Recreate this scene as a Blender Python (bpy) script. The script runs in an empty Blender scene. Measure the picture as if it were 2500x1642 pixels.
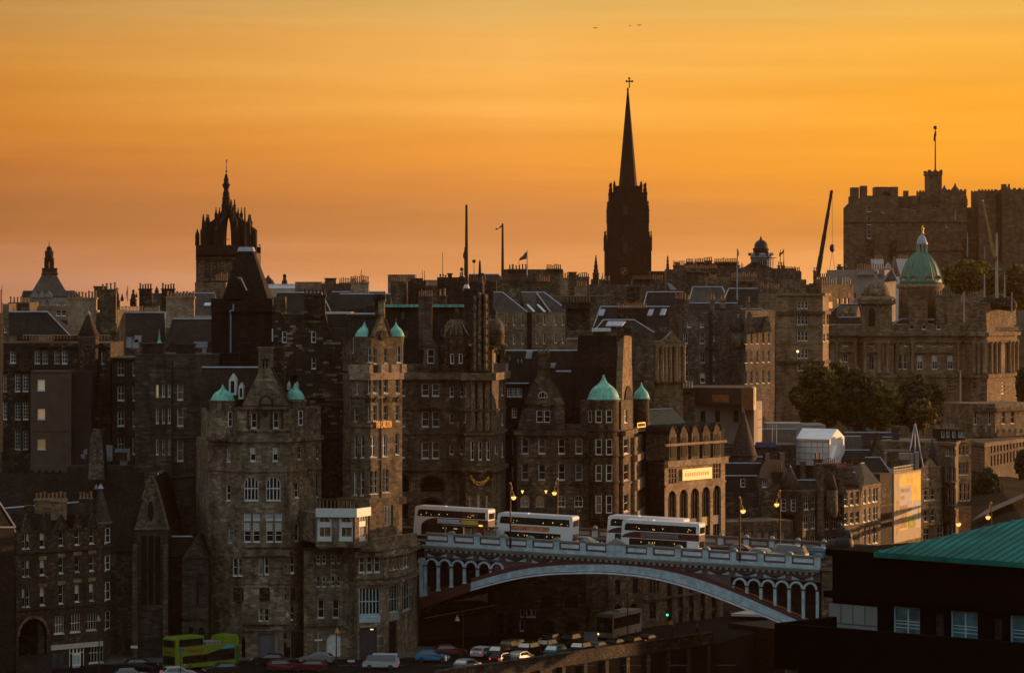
import bpy, math, random
from mathutils import Vector
R = math.radians
random.seed(7)
scene = bpy.context.scene
col = scene.collection
F = 8460.0; CX = 1250.0; HY = 700.0      # focal length and horizon of the telephoto view, in photo pixels
cam_d = bpy.data.cameras.new('camera'); cam = bpy.data.objects.new('camera', cam_d); col.objects.link(cam)
cam.location = (0, 0, 0); cam.rotation_euler = (R(90), 0, 0)
cam_d.sensor_width = 36; cam_d.lens = 36 * F / 2500; cam_d.shift_y = -(821 - HY) / 2500
cam_d.clip_start = 1; cam_d.clip_end = 20000
scene.camera = cam
scene.view_settings.view_transform = 'Standard'; scene.view_settings.look = 'None'
scene.view_settings.exposure = 0; scene.view_settings.gamma = 1
scene.cycles.max_bounces = 6; scene.cycles.volume_bounces = 0
scene.cycles.sample_clamp_indirect = 4
SAZ, SEL = 58.0, 4.2
sd = bpy.data.lights.new('sun', 'SUN'); sun = bpy.data.objects.new('sun', sd); col.objects.link(sun)
sd.energy = 5.0; sd.angle = R(0.6); sd.color = (1.0, 0.52, 0.22)
dv = Vector((math.sin(R(SAZ)) * math.cos(R(SEL)), math.cos(R(SAZ)) * math.cos(R(SEL)), math.sin(R(SEL))))
sun.rotation_euler = dv.to_track_quat('Z', 'Y').to_euler()
sun.location = (300, 300, 100)
def s2l(c):
 return tuple(((x / 255) / 12.92 if x / 255 <= 0.04045 else ((x / 255 + 0.055) / 1.055) ** 2.4) for x in c)
world = bpy.data.worlds.new('World'); scene.world = world; world.use_nodes = True
nt = world.node_tree; nt.nodes.clear()
def N(t, **k):
 n = nt.nodes.new(t)
 for a, b in k.items(): setattr(n, a, b)
 return n
def L(a, b): nt.links.new(a, b)
def mth(op, a, b=None, c=None, clamp=False):
 n = N('ShaderNodeMath', operation=op); n.use_clamp = clamp
 for i, v in enumerate((a, b, c)):
  if v is None: continue
  if isinstance(v, (int, float)): n.inputs[i].default_value = v
  else: L(v, n.inputs[i])
 return n.outputs[0]
def mixc(f, a, b):
 n = N('ShaderNodeMix', data_type='RGBA')
 for s, v in ((n.inputs[0], f), (n.inputs[6], a), (n.inputs[7], b)):
  if isinstance(v, (int, float)): s.default_value = v
  elif isinstance(v, tuple): s.default_value = (*v, 1)
  else: L(v, s)
 return n.outputs[2]
def ramp(f, stops, interp='EASE'):
 n = N('ShaderNodeValToRGB'); cr = n.color_ramp; cr.interpolation = interp
 while len(cr.elements) < len(stops): cr.elements.new(0.5)
 for e, (p, c) in zip(cr.elements, stops):
  e.position = p; e.color = (*c, 1)
 L(f, n.inputs[0]); return n.outputs[0]
tc = N('ShaderNodeTexCoord'); sp = N('ShaderNodeSeparateXYZ'); L(tc.outputs['Generated'], sp.inputs[0])
X, Yd, Z = sp.outputs
az = mth('ARCTAN2', X, Yd)                 # 0 ahead, + to the right
nz = N('ShaderNodeTexNoise'); mp = N('ShaderNodeMapping'); L(tc.outputs['Generated'], mp.inputs[0])
mp.inputs['Scale'].default_value = (6, 6, 70); mp.inputs['Rotation'].default_value = (0, R(1.8), 0); L(mp.outputs[0], nz.inputs[0])
nz.inputs['Scale'].default_value = 1.0; nz.inputs['Detail'].default_value = 5; nz.inputs['Roughness'].default_value = 0.55
wob = mth('MULTIPLY', mth('SUBTRACT', nz.outputs[0], 0.5), 0.017)
el = mth('ADD', mth('ADD', mth('DIVIDE', Z, mth('SQRT', mth('ADD', mth('MULTIPLY', X, X), mth('MULTIPLY', Yd, Yd)))), wob), mth('MULTIPLY', az, 0.012))
ef = mth('MULTIPLY', el, 10.0, clamp=True)  # 0..1 over elevation 0..0.1
def E(y): return max(0.0, (HY - y) / F * 10)
def col_ramp(lst): return ramp(ef, [(E(y), s2l(c)) for y, c in lst])
left = col_ramp([(700, (190, 132, 100)), (655, (192, 130, 90)), (610, (184, 120, 72)), (540, (176, 114, 64)), (440, (188, 116, 58)), (320, (209, 131, 52)), (180, (212, 142, 60)), (0, (197, 146, 80))])
cen = col_ramp([(700, (236, 165, 108)), (650, (226, 153, 92)), (560, (209, 137, 76)), (440, (228, 146, 66)), (380, (243, 158, 64)), (250, (255, 180, 82)), (110, (248, 181, 90)), (0, (228, 180, 100))])
rgt = col_ramp([(700, (254, 186, 118)), (650, (250, 172, 95)), (540, (228, 147, 62)), (470, (243, 157, 56)), (380, (254, 167, 50)), (250, (254, 172, 52)), (120, (252, 180, 70)), (0, (238, 180, 84))])
f1 = mth('DIVIDE', mth('ADD', az, 0.148), 0.15, clamp=True)
f2 = mth('DIVIDE', az, 0.12, clamp=True)
glow = mixc(f2, mixc(f1, left, cen), rgt)
n4 = N('ShaderNodeTexNoise'); m4 = N('ShaderNodeMapping'); L(tc.outputs['Generated'], m4.inputs[0]); m4.inputs['Scale'].default_value = (7, 7, 150); m4.inputs['Rotation'].default_value = (0, R(-2.5), 0)
L(m4.outputs[0], n4.inputs[0]); n4.inputs['Scale'].default_value = 1.0; n4.inputs['Detail'].default_value = 6
stk = mth('ADD', 1.0, mth('MULTIPLY', mth('SUBTRACT', n4.outputs[0], .5), .34)); cb_ = N('ShaderNodeCombineXYZ')
L(mth('POWER', stk, .6), cb_.inputs[0]); L(stk, cb_.inputs[1]); L(mth('POWER', stk, 1.8), cb_.inputs[2])
gm = N('ShaderNodeMix', data_type='RGBA', blend_type='MULTIPLY'); gm.inputs[0].default_value = 1; L(glow, gm.inputs[6]); L(cb_.outputs[0], gm.inputs[7]); glow = gm.outputs[2]
# brighter towards the set sun further right, fading behind the viewer into the blue dusk
sund = mth('SUBTRACT', 1.0, mth('DIVIDE', mth('ABSOLUTE', mth('SUBTRACT', az, R(70))), R(60)), clamp=True)
glow = mixc(mth('MULTIPLY', sund, 0.9, clamp=True), glow, (1.5, 0.72, 0.2))
nish = N('ShaderNodeTexSky', sky_type='NISHITA'); nish.sun_disc = False
nish.sun_elevation = R(SEL); nish.sun_rotation = R(SAZ)
upper = N('ShaderNodeMix', data_type='RGBA', blend_type='ADD'); upper.inputs[0].default_value = 1
sc_ = N('ShaderNodeMix', data_type='RGBA', blend_type='MULTIPLY'); sc_.inputs[0].default_value = 1
L(nish.outputs[0], sc_.inputs[6]); sc_.inputs[7].default_value = (0.06, 0.06, 0.06, 1)
L(sc_.outputs[2], upper.inputs[6]); L(mixc(mth('MULTIPLY', Z, 1.7, clamp=True), (.11, .115, .12), (.37, .42, .455)), upper.inputs[7])
high = mth('DIVIDE', mth('SUBTRACT', Z, 0.10), 0.45, clamp=True)
back = mth('MULTIPLY', mth('SUBTRACT', mth('ABSOLUTE', az), 1.0), 0.9, clamp=True)
w = mth('MAXIMUM', high, back)
bg = N('ShaderNodeBackground'); L(mixc(w, glow, upper.outputs[2]), bg.inputs[0]); bg.inputs[1].default_value = 1.0
out = N('ShaderNodeOutputWorld'); L(bg.outputs[0], out.inputs[0])
CR = {'0': (0, 0, 1), 'A': (0, 560, 4.577), 'B': (420, 380, 4.577), 'C': (480, 680, 4.577), 'D': (960, 600, 4.577),
      'E': (1440, 180, 3.126), 'F': (1440, 600, 4.577), 'G': (1940, 280, 3.7214), 'H': (1900, 640, 3.907),
      'I': (0, 860, 4.577), 'J': (0, 1180, 3.383), 'K': (400, 900, 3.908), 'L': (500, 1240, 3.888),
      'M': (740, 740, 2.894), 'N': (1200, 820, 3.5525), 'O': (1560, 900, 3.908), 'P': (1900, 980, 3.967),
      'Q': (980, 1200, 4.577), 'R': (1440, 1220, 3.967), 'S': (1040, 1420, 3.4), 'T': (1860, 1240, 3.719)}
ox = oy = 0.0; sc = 1.0
def use(k):
 global ox, oy, sc
 ox, oy, sc = CR[k]
def PX(x): return ox + x / sc
def PY(y): return oy + y / sc
def WX(x, Y): return (PX(x) - CX) / F * Y
def WZ(y, Y): return (HY - PY(y)) / F * Y
def W(x, y, Y): return Vector((WX(x, Y), Y, WZ(y, Y)))
def tag(o, label, cat, group=None, kind=None):
 o['label'] = label; o['category'] = cat
 if group: o['group'] = group
 if kind: o['kind'] = kind
 return o
ORG = {}
def thing(name, label, cat, loc, group=None):
 o = bpy.data.objects.new(name, None); col.objects.link(o); o.location = loc; o.empty_display_size = 0.5
 ORG[o.name] = Vector(loc); tag(o, label, cat, group); return o
class MB:
 def __init__(s): s.v = []; s.f = []; s.mi = []; s.sm = []; s.m = 0; s.smooth = False
 def add(s, vs, fs):
  b = len(s.v); s.v += [tuple(v) for v in vs]
  for f in fs: s.f.append([b + i for i in f]); s.mi.append(s.m); s.sm.append(s.smooth)
  return s
 def hexa(s, p):   # p: 8 points, bottom 4 then top 4
  return s.add(p, [(3, 2, 1, 0), (4, 5, 6, 7), (0, 1, 5, 4), (1, 2, 6, 5), (2, 3, 7, 6), (3, 0, 4, 7)])
 def box(s, x0, x1, y0, y1, z0, z1):
  return s.hexa([(x0, y0, z0), (x1, y0, z0), (x1, y1, z0), (x0, y1, z0), (x0, y0, z1), (x1, y0, z1), (x1, y1, z1), (x0, y1, z1)])
 def prism(s, pts, z0, z1):
  n = len(pts)
  return s.add([(p[0], p[1], z0) for p in pts] + [(p[0], p[1], z1) for p in pts],
                     [tuple(range(n - 1, -1, -1)), tuple(range(n, 2 * n))] + [(i, (i + 1) % n, n + (i + 1) % n, n + i) for i in range(n)])
 def extr(s, pts, vec):   # polygon in 3D pushed along vec
  n = len(pts); vec = Vector(vec)
  q = [Vector(p) + vec for p in pts]
  return s.add(list(pts) + q, [tuple(range(n - 1, -1, -1)), tuple(range(n, 2 * n))] + [(i, (i + 1) % n, n + (i + 1) % n, n + i) for i in range(n)])
 def lathe(s, cx, cy, prof, seg=16, a0=0.0, a1=2 * math.pi, cap=True):
  full = abs(a1 - a0 - 2 * math.pi) < 1e-4; vs = []; fs = []; n = seg if full else seg + 1
  for r, z in prof:
   for k in range(n):
    a = a0 + (a1 - a0) * k / seg
    vs.append((cx + r * math.cos(a), cy + r * math.sin(a), z))
  for j in range(len(prof) - 1):
   for k in range(seg):
    k2 = (k + 1) % n
    fs.append((j * n + k, j * n + k2, (j + 1) * n + k2, (j + 1) * n + k))
  if cap:
   fs.append(tuple(range(n - 1, -1, -1))); m = (len(prof) - 1) * n; fs.append(tuple(range(m, m + n)))
  return s.add(vs, fs)
 def tube(s, p, q, r0, r1=None, seg=6):
  r1 = r0 if r1 is None else r1; p = Vector(p); q = Vector(q); d = (q - p).normalized()
  a = d.cross(Vector((0, 0, 1)) if abs(d.z) < 0.9 else Vector((1, 0, 0))).normalized(); b = d.cross(a)
  vs = [p + (a * math.cos(t) + b * math.sin(t)) * r0 for t in [2 * math.pi * k / seg for k in range(seg)]]
  vs += [q + (a * math.cos(t) + b * math.sin(t)) * r1 for t in [2 * math.pi * k / seg for k in range(seg)]]
  return s.add(vs, [(k, (k + 1) % seg, seg + (k + 1) % seg, seg + k) for k in range(seg)] + [tuple(range(seg - 1, -1, -1)), tuple(range(seg, 2 * seg))])
 def ball(s, c, r, seg=10, rings=6, sz=1.0):
  c = Vector(c)
  return s.lathe(c.x, c.y, [(max(0.001, r * math.sin(math.pi * i / rings)), c.z - sz * r * math.cos(math.pi * i / rings)) for i in range(rings + 1)], seg, cap=False)
 def build(s, name, mats, parent=None, label=None):
  if not isinstance(mats, (list, tuple)): mats = [mats]
  if parent is not None: off = ORG[parent.name]
  else:
   xs = [v[0] for v in s.v]; ys = [v[1] for v in s.v]; zs = [v[2] for v in s.v]
   off = Vector(((min(xs) + max(xs)) / 2, (min(ys) + max(ys)) / 2, min(zs)))
  me = bpy.data.meshes.new(name)
  me.from_pydata([(v[0] - off.x, v[1] - off.y, v[2] - off.z) for v in s.v], [], s.f)
  for m in mats: me.materials.append(m)
  me.polygons.foreach_set('material_index', s.mi); me.polygons.foreach_set('use_smooth', s.sm)
  uv = me.uv_layers.new(name='UVMap').data; k = 0; V = s.v
  for f in s.f:
   a = Vector(V[f[0]]); nn = Vector((0, 0, 0))
   for i in range(1, len(f) - 1): nn += (Vector(V[f[i]]) - a).cross(Vector(V[f[i + 1]]) - a)
   if nn.length > 1e-9: nn.normalize()
   if abs(nn.z) > 0.95 or (abs(nn.x) + abs(nn.y)) < 1e-5: t = Vector((1, 0, 0)); b = Vector((0, 1, 0))
   else:
    t = Vector((-nn.y, nn.x, 0)).normalized(); b = nn.cross(t)
   for i in f:
    p = V[i]; uv[k].uv = (p[0] * t.x + p[1] * t.y, p[0] * b.x + p[1] * b.y + p[2] * b.z); k += 1
  me.validate()
  o = bpy.data.objects.new(name, me); col.objects.link(o)
  if parent is not None: o.parent = parent; ORG[o.name] = off
  else: o.location = off; ORG[o.name] = off
  if label: o['label'] = label
  return o
MAT = {}
def newmat(name):
 global nt
 m = bpy.data.materials.new(name); m.use_nodes = True; nt = m.node_tree
 b = nt.nodes['Principled BSDF']; MAT[name] = m; return m, b
def plain(name, c, rough=0.6, metal=0.0, var=0.25, vs=0.6, spec=0.4):
 m, b = newmat(name)
 t = N('ShaderNodeTexCoord'); n = N('ShaderNodeTexNoise'); L(t.outputs['Object'], n.inputs[0])
 n.inputs['Scale'].default_value = vs; n.inputs['Detail'].default_value = 5
 lo = tuple(x * (1 - var) for x in c); hi = tuple(min(1, x * (1 + var)) for x in c)
 L(ramp(n.outputs[0], [(0.3, lo), (0.7, hi)], 'LINEAR'), b.inputs['Base Color'])
 b.inputs['Roughness'].default_value = rough; b.inputs['Metallic'].default_value = metal
 b.inputs['Specular IOR Level'].default_value = spec
 return m
def stone(name, dark, mid, light, lf=0.12, bw=0.62, bh=0.30, stain=0.55, bump=0.4, spec=0.25, soft=True):
 """sooty ashlar: blocks of three tones, with large damp stains"""
 m, b = newmat(name)
 t = N('ShaderNodeUVMap'); br = N('ShaderNodeTexBrick'); L(t.outputs[0], br.inputs[0])
 br.offset = 0.5; br.inputs['Scale'].default_value = 1.0
 br.inputs['Brick Width'].default_value = bw; br.inputs['Row Height'].default_value = bh
 br.inputs['Mortar Size'].default_value = 0.018; br.inputs['Mortar Smooth'].default_value = 0.3
 br.inputs['Color1'].default_value = (0, 0, 0, 1); br.inputs['Color2'].default_value = (1, 1, 1, 1); br.inputs['Mortar'].default_value = (0.2, 0.2, 0.2, 1)
 n2 = N('ShaderNodeTexNoise'); L(t.outputs[0], n2.inputs[0]); n2.inputs['Scale'].default_value = 0.16; n2.inputs['Detail'].default_value = 3
 # large patches decide where replaced light blocks gather
 v = mth('ADD', br.outputs[0], mth('MULTIPLY', mth('SUBTRACT', n2.outputs[0], 0.5), 1.5))
 dk = tuple(a * .8 + b_ * .2 for a, b_ in zip(dark, mid)) if soft else dark
 c = ramp(v, [(0.0, dk), (0.4, mid), (1 - lf - 0.02, tuple(x * 1.3 for x in mid)), (1.12 - lf, tuple(a * .2 + b_ * .8 for a, b_ in zip(mid, light)) if soft else light)], 'LINEAR')
 n3 = N('ShaderNodeTexNoise'); mp = N('ShaderNodeMapping'); L(t.outputs[0], mp.inputs[0]); mp.inputs['Scale'].default_value = (0.8, 0.22, 1)
 L(mp.outputs[0], n3.inputs[0]); n3.inputs['Scale'].default_value = 1.0; n3.inputs['Detail'].default_value = 6; n3.inputs['Roughness'].default_value = 0.6
 st = ramp(n3.outputs[0], [(0.36, (1 - stain,) * 3), (0.62, (1.1,) * 3)], 'LINEAR')
 mu = N('ShaderNodeMix', data_type='RGBA', blend_type='MULTIPLY'); mu.inputs[0].default_value = 1; L(c, mu.inputs[6]); L(st, mu.inputs[7])
 L(mu.outputs[2], b.inputs['Base Color']); b.inputs['Roughness'].default_value = 0.85; b.inputs['Specular IOR Level'].default_value = spec
 bp = N('ShaderNodeBump'); bp.inputs['Strength'].default_value = bump; bp.inputs['Distance'].default_value = 0.05
 L(br.outputs[0], bp.inputs['Height']); L(bp.outputs[0], b.inputs['Normal'])
 return m
def glass(name, c, rough=0.12, spec=0.6):
 m, b = newmat(name)
 t = N('ShaderNodeTexCoord'); n = N('ShaderNodeTexNoise'); L(t.outputs['Object'], n.inputs[0]); n.inputs['Scale'].default_value = 0.9
 L(ramp(n.outputs[0], [(0.35, tuple(x * 0.4 for x in c)), (0.7, tuple(x * 1.6 for x in c))], 'LINEAR'), b.inputs['Base Color'])
 b.inputs['Roughness'].default_value = rough; b.inputs['Specular IOR Level'].default_value = spec; return m
def emit(name, c, s):
 m, b = newmat(name); b.inputs['Base Color'].default_value = (*c, 1)
 b.inputs['Emission Color'].default_value = (*c, 1); b.inputs['Emission Strength'].default_value = s; return m
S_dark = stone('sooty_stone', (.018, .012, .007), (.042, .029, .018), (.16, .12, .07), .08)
S_brown = stone('brown_stone', (.052, .037, .022), (.115, .082, .050), (.28, .21, .12), .12)
S_patch = stone('patched_stone', (.014, .010, .006), (.036, .026, .015), (.26, .22, .12), .08, bw=.8, bh=0.32, soft=False)
S_tan = stone('tan_stone', (.085, .06, .033), (.18, .127, .075), (.31, .225, .135), .14, bw=.8, bh=.36, stain=.45)
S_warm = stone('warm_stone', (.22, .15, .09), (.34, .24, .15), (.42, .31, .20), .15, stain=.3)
S_pale = stone('pale_stone', (.15, .098, .052), (.25, .168, .092), (.34, .25, .145), .12, bw=1.0, stain=.4)
S_rubble = stone('rubble_stone', (.05, .038, .027), (.12, .092, .064), (.26, .21, .14), .15, bw=.42, bh=.26, bump=.8)
S_grey = stone('grey_stone', (.026, .020, .016), (.060, .047, .037), (.16, .13, .09), .09, bw=.95, bh=.3)
S_castle = stone('castle_stone', (.10, .062, .031), (.135, .082, .042), (.20, .125, .07), .1, bw=1.4, bh=.7, stain=.28, bump=.15)
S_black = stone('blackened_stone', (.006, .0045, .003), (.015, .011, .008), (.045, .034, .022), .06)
S_hot = stone('hotel_stone', (.085, .064, .040), (.185, .142, .092), (.40, .32, .21), .14, bw=.75, bh=.32)
S_low = stone('shaded_rubble', (.025, .018, .012), (.055, .041, .028), (.17, .135, .09), .12, bw=.42, bh=.26, bump=.8)  # darker copy of the rubble, painting the shade low in the street
M_harl = plain('brown_harling', (.10, .066, .046), .9, var=.2, vs=.8)
M_render = plain('cream_render', (.42, .33, .24), .85, var=.12, vs=.4)
M_rendergrey = plain('grey_render', (.27, .235, .20), .85, var=.15, vs=.4)
M_slate = stone('slate', (.009, .007, .005), (.020, .0145, .010), (.044, .032, .022), .08, bw=.32, bh=.24, stain=.35, bump=.25, spec=.1)
M_slatew = stone('brown_slate', (.03, .024, .019), (.058, .045, .034), (.10, .078, .055), .1, bw=.32, bh=.24, stain=.35, bump=.25)
M_lead = plain('lead_flashing', (.30, .33, .38), .35, .0, .2, 1.0)
M_copper = plain('verdigris_copper', (.16, .46, .36), .5, 0, .45, .7)
M_copper2 = plain('dull_copper', (.08, .19, .12), .55, 0, .25, .5)
M_white = plain('white_paint', (.62, .64, .62), .45, var=.08, vs=2)
M_frame = plain('sash_paint', (.74, .72, .64), .5, var=.15, vs=2)
M_fr2 = plain('weathered_sash_paint', (.42, .38, .30), .6, var=.25, vs=2); M_fr3 = plain('grey_sash_paint', (.52, .53, .50), .6, var=.2, vs=2)
M_cream = plain('cream_paint', (.5, .46, .38), .5, var=.1, vs=2)
M_sill = plain('pale_sill', (.30, .27, .22), .8, var=.15, vs=2)
M_dark = plain('dark_paint', (.012, .011, .011), .6, var=.3, vs=1)
M_pot = plain('terracotta_pot', (.28, .15, .07), .85, var=.35, vs=1.5)
M_potd = plain('sooty_pot', (.06, .035, .022), .9, var=.35, vs=1.5)
M_gold = plain('gilding', (.85, .48, .10), .35, 0.6, .1, 2)
G_dark = glass('dark_glass', (.012, .011, .011))
G_curt = glass('curtained_glass', (.045, .037, .03), .25, .4)
G_blind = glass('blind_behind_glass', (.20, .20, .17), .3, .4)
G_amber = glass('amber_glass', (.16, .10, .045), .2, .4)
G_sky = plain('bright_reflecting_glass', (.7, .6, .5), .08, .85, .1)
G_lit = emit('lit_window', (1.0, .58, .2), 0.2)
LAMP = emit('lamp_glow', (1.0, .52, .12), 1.6)
LAMPW = emit('lamp_glow_pale', (1.0, .80, .45), 1.6)
for nm_ in ('verdigris_copper', 'dull_copper'):
 nt = bpy.data.materials[nm_].node_tree; tx = [n for n in nt.nodes if n.type == 'TEX_NOISE'][0]; mp = N('ShaderNodeMapping'); mp.inputs['Scale'].default_value = (3.2, 3.2, .55)
 L([n for n in nt.nodes if n.type == 'TEX_COORD'][0].outputs['Object'], mp.inputs[0]); L(mp.outputs[0], tx.inputs[0])
class Face:
 def __init__(s, a, b):
  s.p = Vector((a[0], a[1], 0)); q = Vector((b[0], b[1], 0)); s.len = (q - s.p).length
  s.d = (q - s.p) / s.len; s.n = Vector((s.d.y, -s.d.x, 0))
 def at(s, u, t, z): return (s.p.x + s.d.x * u + s.n.x * t, s.p.y + s.d.y * u + s.n.y * t, z)
 def hit(s, x, y=None):
  a = (PX(x) - CX) / F    # ray (a,1)*T
  det = a * s.d.y - s.d.x
  u = (s.p.x - a * s.p.y) / det
  T = s.p.y + s.d.y * u
  return u, (None if y is None else (HY - PY(y)) / F * T)
 def box(s, mb, u0, u1, z0, z1, t0, t1):
  return mb.hexa([s.at(u0, t1, z0), s.at(u1, t1, z0), s.at(u1, t0, z0), s.at(u0, t0, z0), s.at(u0, t1, z1), s.at(u1, t1, z1), s.at(u1, t0, z1), s.at(u0, t0, z1)])
 def slab(s, mb, pts, t0, t1):
  return mb.extr([s.at(u, t0, z) for u, z in pts], s.n * (t1 - t0))
def F2(x0, Y0, x1, Y1): return Face((WX(x0, Y0), Y0), (WX(x1, Y1), Y1))
def arch_pts(u0, u1, z0, z1, seg=8):
 r = (u1 - u0) / 2; c = (u0 + u1) / 2; zs = z1 - r
 return [(c + r * math.cos(math.pi * k / seg), zs + r * math.sin(math.pi * k / seg)) for k in range(seg + 1)]
def window(face, u0, u1, z0, z1, parent, t=-0.22, nx=1, ny=2, arch=False, pane=None, fm=None, b=0.09, bar=0.05, sill=True, blind=False):
 """white sash: frame with glazing bars, dark pane behind"""
 fm = fm or random.choice((M_frame, M_frame, M_frame, M_fr2, M_fr3))
 if pane is None:
  q = random.random(); pane = G_dark if q < .74 else (G_curt if q < .9 else G_amber if q < .965 else G_blind if q < .99 else G_lit)
 m = MB(); zt = z1
 if arch:
  r = (u1 - u0) / 2; zt = z1 - r
  po = arch_pts(u0, u1, z0, z1); pi = arch_pts(u0 + b, u1 - b, z0, z1 - b)
  for k in range(len(po) - 1): face.slab(m, [po[k], po[k + 1], pi[k + 1], pi[k]], t, t + .08)
  face.box(m, u0, u0 + b, z0, zt, t, t + .08); face.box(m, u1 - b, u1, z0, zt, t, t + .08); face.box(m, u0 + b, u1 - b, z0, z0 + b, t, t + .08)
 else:
  b2 = b * .5; face.box(m, u0, u0 + b * 1.15, z0, z1, t, t + .08); face.box(m, u1 - b2, u1, z0, z1, t, t + .08)
  face.box(m, u0 + b * 1.15, u1 - b2, z0, z0 + b * 1.5, t, t + .08); face.box(m, u0 + b * 1.15, u1 - b2, z1 - b2, z1, t, t + .08)
 for k in range(1, nx):
  u = u0 + (u1 - u0) * k / nx; h = z1 - b
  if arch: r = (u1 - u0) / 2; h = zt + math.sqrt(max(0, (r - b) ** 2 - (u - (u0 + u1) / 2) ** 2))
  face.box(m, u - bar / 2, u + bar / 2, z0 + b, h, t + .005, t + .065)
 for k in range(1, ny):
  z = z0 + (z1 - z0) * k / ny
  if z < zt: face.box(m, u0 + b, u1 - b, z - bar * .6, z + bar * .6, t + .01, t + .075)
 if sill: face.box(m, u0 - .04, u1 + .04, z0 - .1, z0 - .003, t, 0.05)
 w = m.build('window', fm, parent)
 p = MB()
 if arch: face.slab(p, [(u0 + .01, z0)] + [(u1 - .01, z0)] + arch_pts(u0 + .01, u1 - .01, z0, z1 - .01), t - .03, t + .02)
 else: face.box(p, u0 + .01, u1 - .01, z0 + .01, z1 - .01, t - .03, t + .02)
 p.build('pane', pane, w)
 if blind:
  q = MB(); face.box(q, u0 + b, u1 - b, z0 + (z1 - z0) * .52, z1 - b, t + .022, t + .03); q.build('blind', M_cream, w)
 return w
class Bld:
 """a building (or a wing of one): a chain of facades measured in the photo, closed behind"""
 def __init__(s, name, label, cat, chain, ytop, zb, mat, dep=12, root=None, group=None, wname='wall', zt=None):
  s.pts = [(WX(x, Y), Y) for x, Y in chain]; s.fs = [Face(s.pts[i], s.pts[i + 1]) for i in range(len(s.pts) - 1)]
  s.zt = WZ(ytop, chain[0][1]) if zt is None else zt; s.zb = zb; s.mat = mat; s.dep = dep; s.wname = wname
  cx = sum(p[0] for p in s.pts) / len(s.pts); cy = sum(p[1] for p in s.pts) / len(s.pts)
  s.root = root or thing(name, label, cat, (cx, cy, zb), group); s.holes = [[] for _ in s.fs]
 def win(s, fi, xs, rows, w, proud=False, arch=False, nx=1, ny=2, pane=None, fm=None, blind=0.0, b=.09, bar=.05, sill=True, skip=(), t=-.22):
  f = s.fs[fi]
  for ri, (y0, y1) in enumerate(rows):
   uc, z1 = f.hit(xs[0], y0); _, z0 = f.hit(xs[0], y1)
   for ci, x in enumerate(xs):
    if (ri, ci) in skip: continue
    u0, _ = f.hit(x - w / 2); u1, _ = f.hit(x + w / 2)
    if proud:
     m = window(f, u0, u1, z0, z1, s.root, t=.02, nx=nx, ny=ny, arch=arch, pane=pane, fm=fm, b=b, bar=bar, sill=False, blind=random.random() < blind)
    else:
     s.holes[fi].append((u0, u1, z0, z1, arch))
     window(f, u0, u1, z0, z1, s.root, t=t, nx=nx, ny=ny, arch=arch, pane=pane, fm=fm, b=b, bar=bar, sill=sill, blind=random.random() < blind)
  return s
 def hole(s, fi, x0, x1, y0, y1, arch=False):
  f = s.fs[fi]; u0, z1 = f.hit(x0, y0); u1, _ = f.hit(x1); _, z0 = f.hit(x0, y1)
  s.holes[fi].append((u0, u1, z0, z1, arch)); return u0, u1, z0, z1
 def band(s, y, h, p, fi0=0, fi1=None, mat=None, name='string_course', Yref=None, z=None):
  """moulding following facades fi0..fi1, mitred at the corners"""
  fi1 = len(s.fs) if fi1 is None else fi1
  z1 = z if z is not None else WZ(y, Yref or s.fs[fi0].p.y)
  ps = s.pts[fi0:fi1 + 1]; fs = s.fs[fi0:fi1]; o = []
  for i, q in enumerate(ps):
   if i == 0: d = fs[0].n * p
   elif i == len(ps) - 1: d = fs[-1].n * p
   else:
    nn = (fs[i - 1].n + fs[i].n).normalized(); d = nn * (p / max(.3, nn.dot(fs[i].n)))
   o.append((q[0] + d.x, q[1] + d.y))
  m = MB()
  for i in range(len(ps) - 1):
   a, b_, c, e = ps[i], ps[i + 1], o[i + 1], o[i]; k = -.06
   n0 = fs[i].n * k
   m.hexa([(e[0], e[1], z1 - h), (c[0], c[1], z1 - h), (b_[0], b_[1], z1 - h), (a[0], a[1], z1 - h), (e[0], e[1], z1), (c[0], c[1], z1), (b_[0], b_[1], z1), (a[0], a[1], z1)])
  return m.build(name, mat or s.mat, s.root)
 def wall(s, back=None):
  m = MB()
  for f, hs in zip(s.fs, s.holes):
   zs = sorted({s.zb, s.zt} | {h[2] for h in hs} | {h[3] for h in hs})
   zs = [z for z in zs if s.zb <= z <= s.zt]
   for z0, z1 in zip(zs, zs[1:]):
    if z1 - z0 < 1e-4: continue
    zm = (z0 + z1) / 2; cut = sorted((max(0, h[0]), min(f.len, h[1])) for h in hs if h[2] < zm < h[3]); u = 0.0
    for a, b in cut:
     if a > u: m.add([f.at(u, 0, z0), f.at(a, 0, z0), f.at(a, 0, z1), f.at(u, 0, z1)], [(0, 1, 2, 3)])
     u = max(u, b)
    if u < f.len: m.add([f.at(u, 0, z0), f.at(f.len, 0, z0), f.at(f.len, 0, z1), f.at(u, 0, z1)], [(0, 1, 2, 3)])
   for (u0, u1, z0, z1, ar) in hs:
    t = -.35
    m.add([f.at(u0, 0, z0), f.at(u1, 0, z0), f.at(u1, 0, z1), f.at(u0, 0, z1), f.at(u0, t, z0), f.at(u1, t, z0), f.at(u1, t, z1), f.at(u0, t, z1)],
                      [(0, 1, 5, 4), (1, 2, 6, 5), (2, 3, 7, 6), (3, 0, 4, 7)])
    if ar:
     ap = arch_pts(u0, u1, z0, z1); r = (u1 - u0) / 2; h = len(ap) // 2
     for half, cor in ((ap[:h + 1], (u1, z1)), (ap[h:], (u0, z1))):
      for k in range(len(half) - 1): f.slab(m, [cor, half[k], half[k + 1]], -.34, -.001)
  a, b = s.pts[0], s.pts[-1]; na = nb = Face(a, b).n
  qa = (a[0] - na.x * s.dep, a[1] - na.y * s.dep); qb = (b[0] - nb.x * s.dep, b[1] - nb.y * s.dep)
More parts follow.
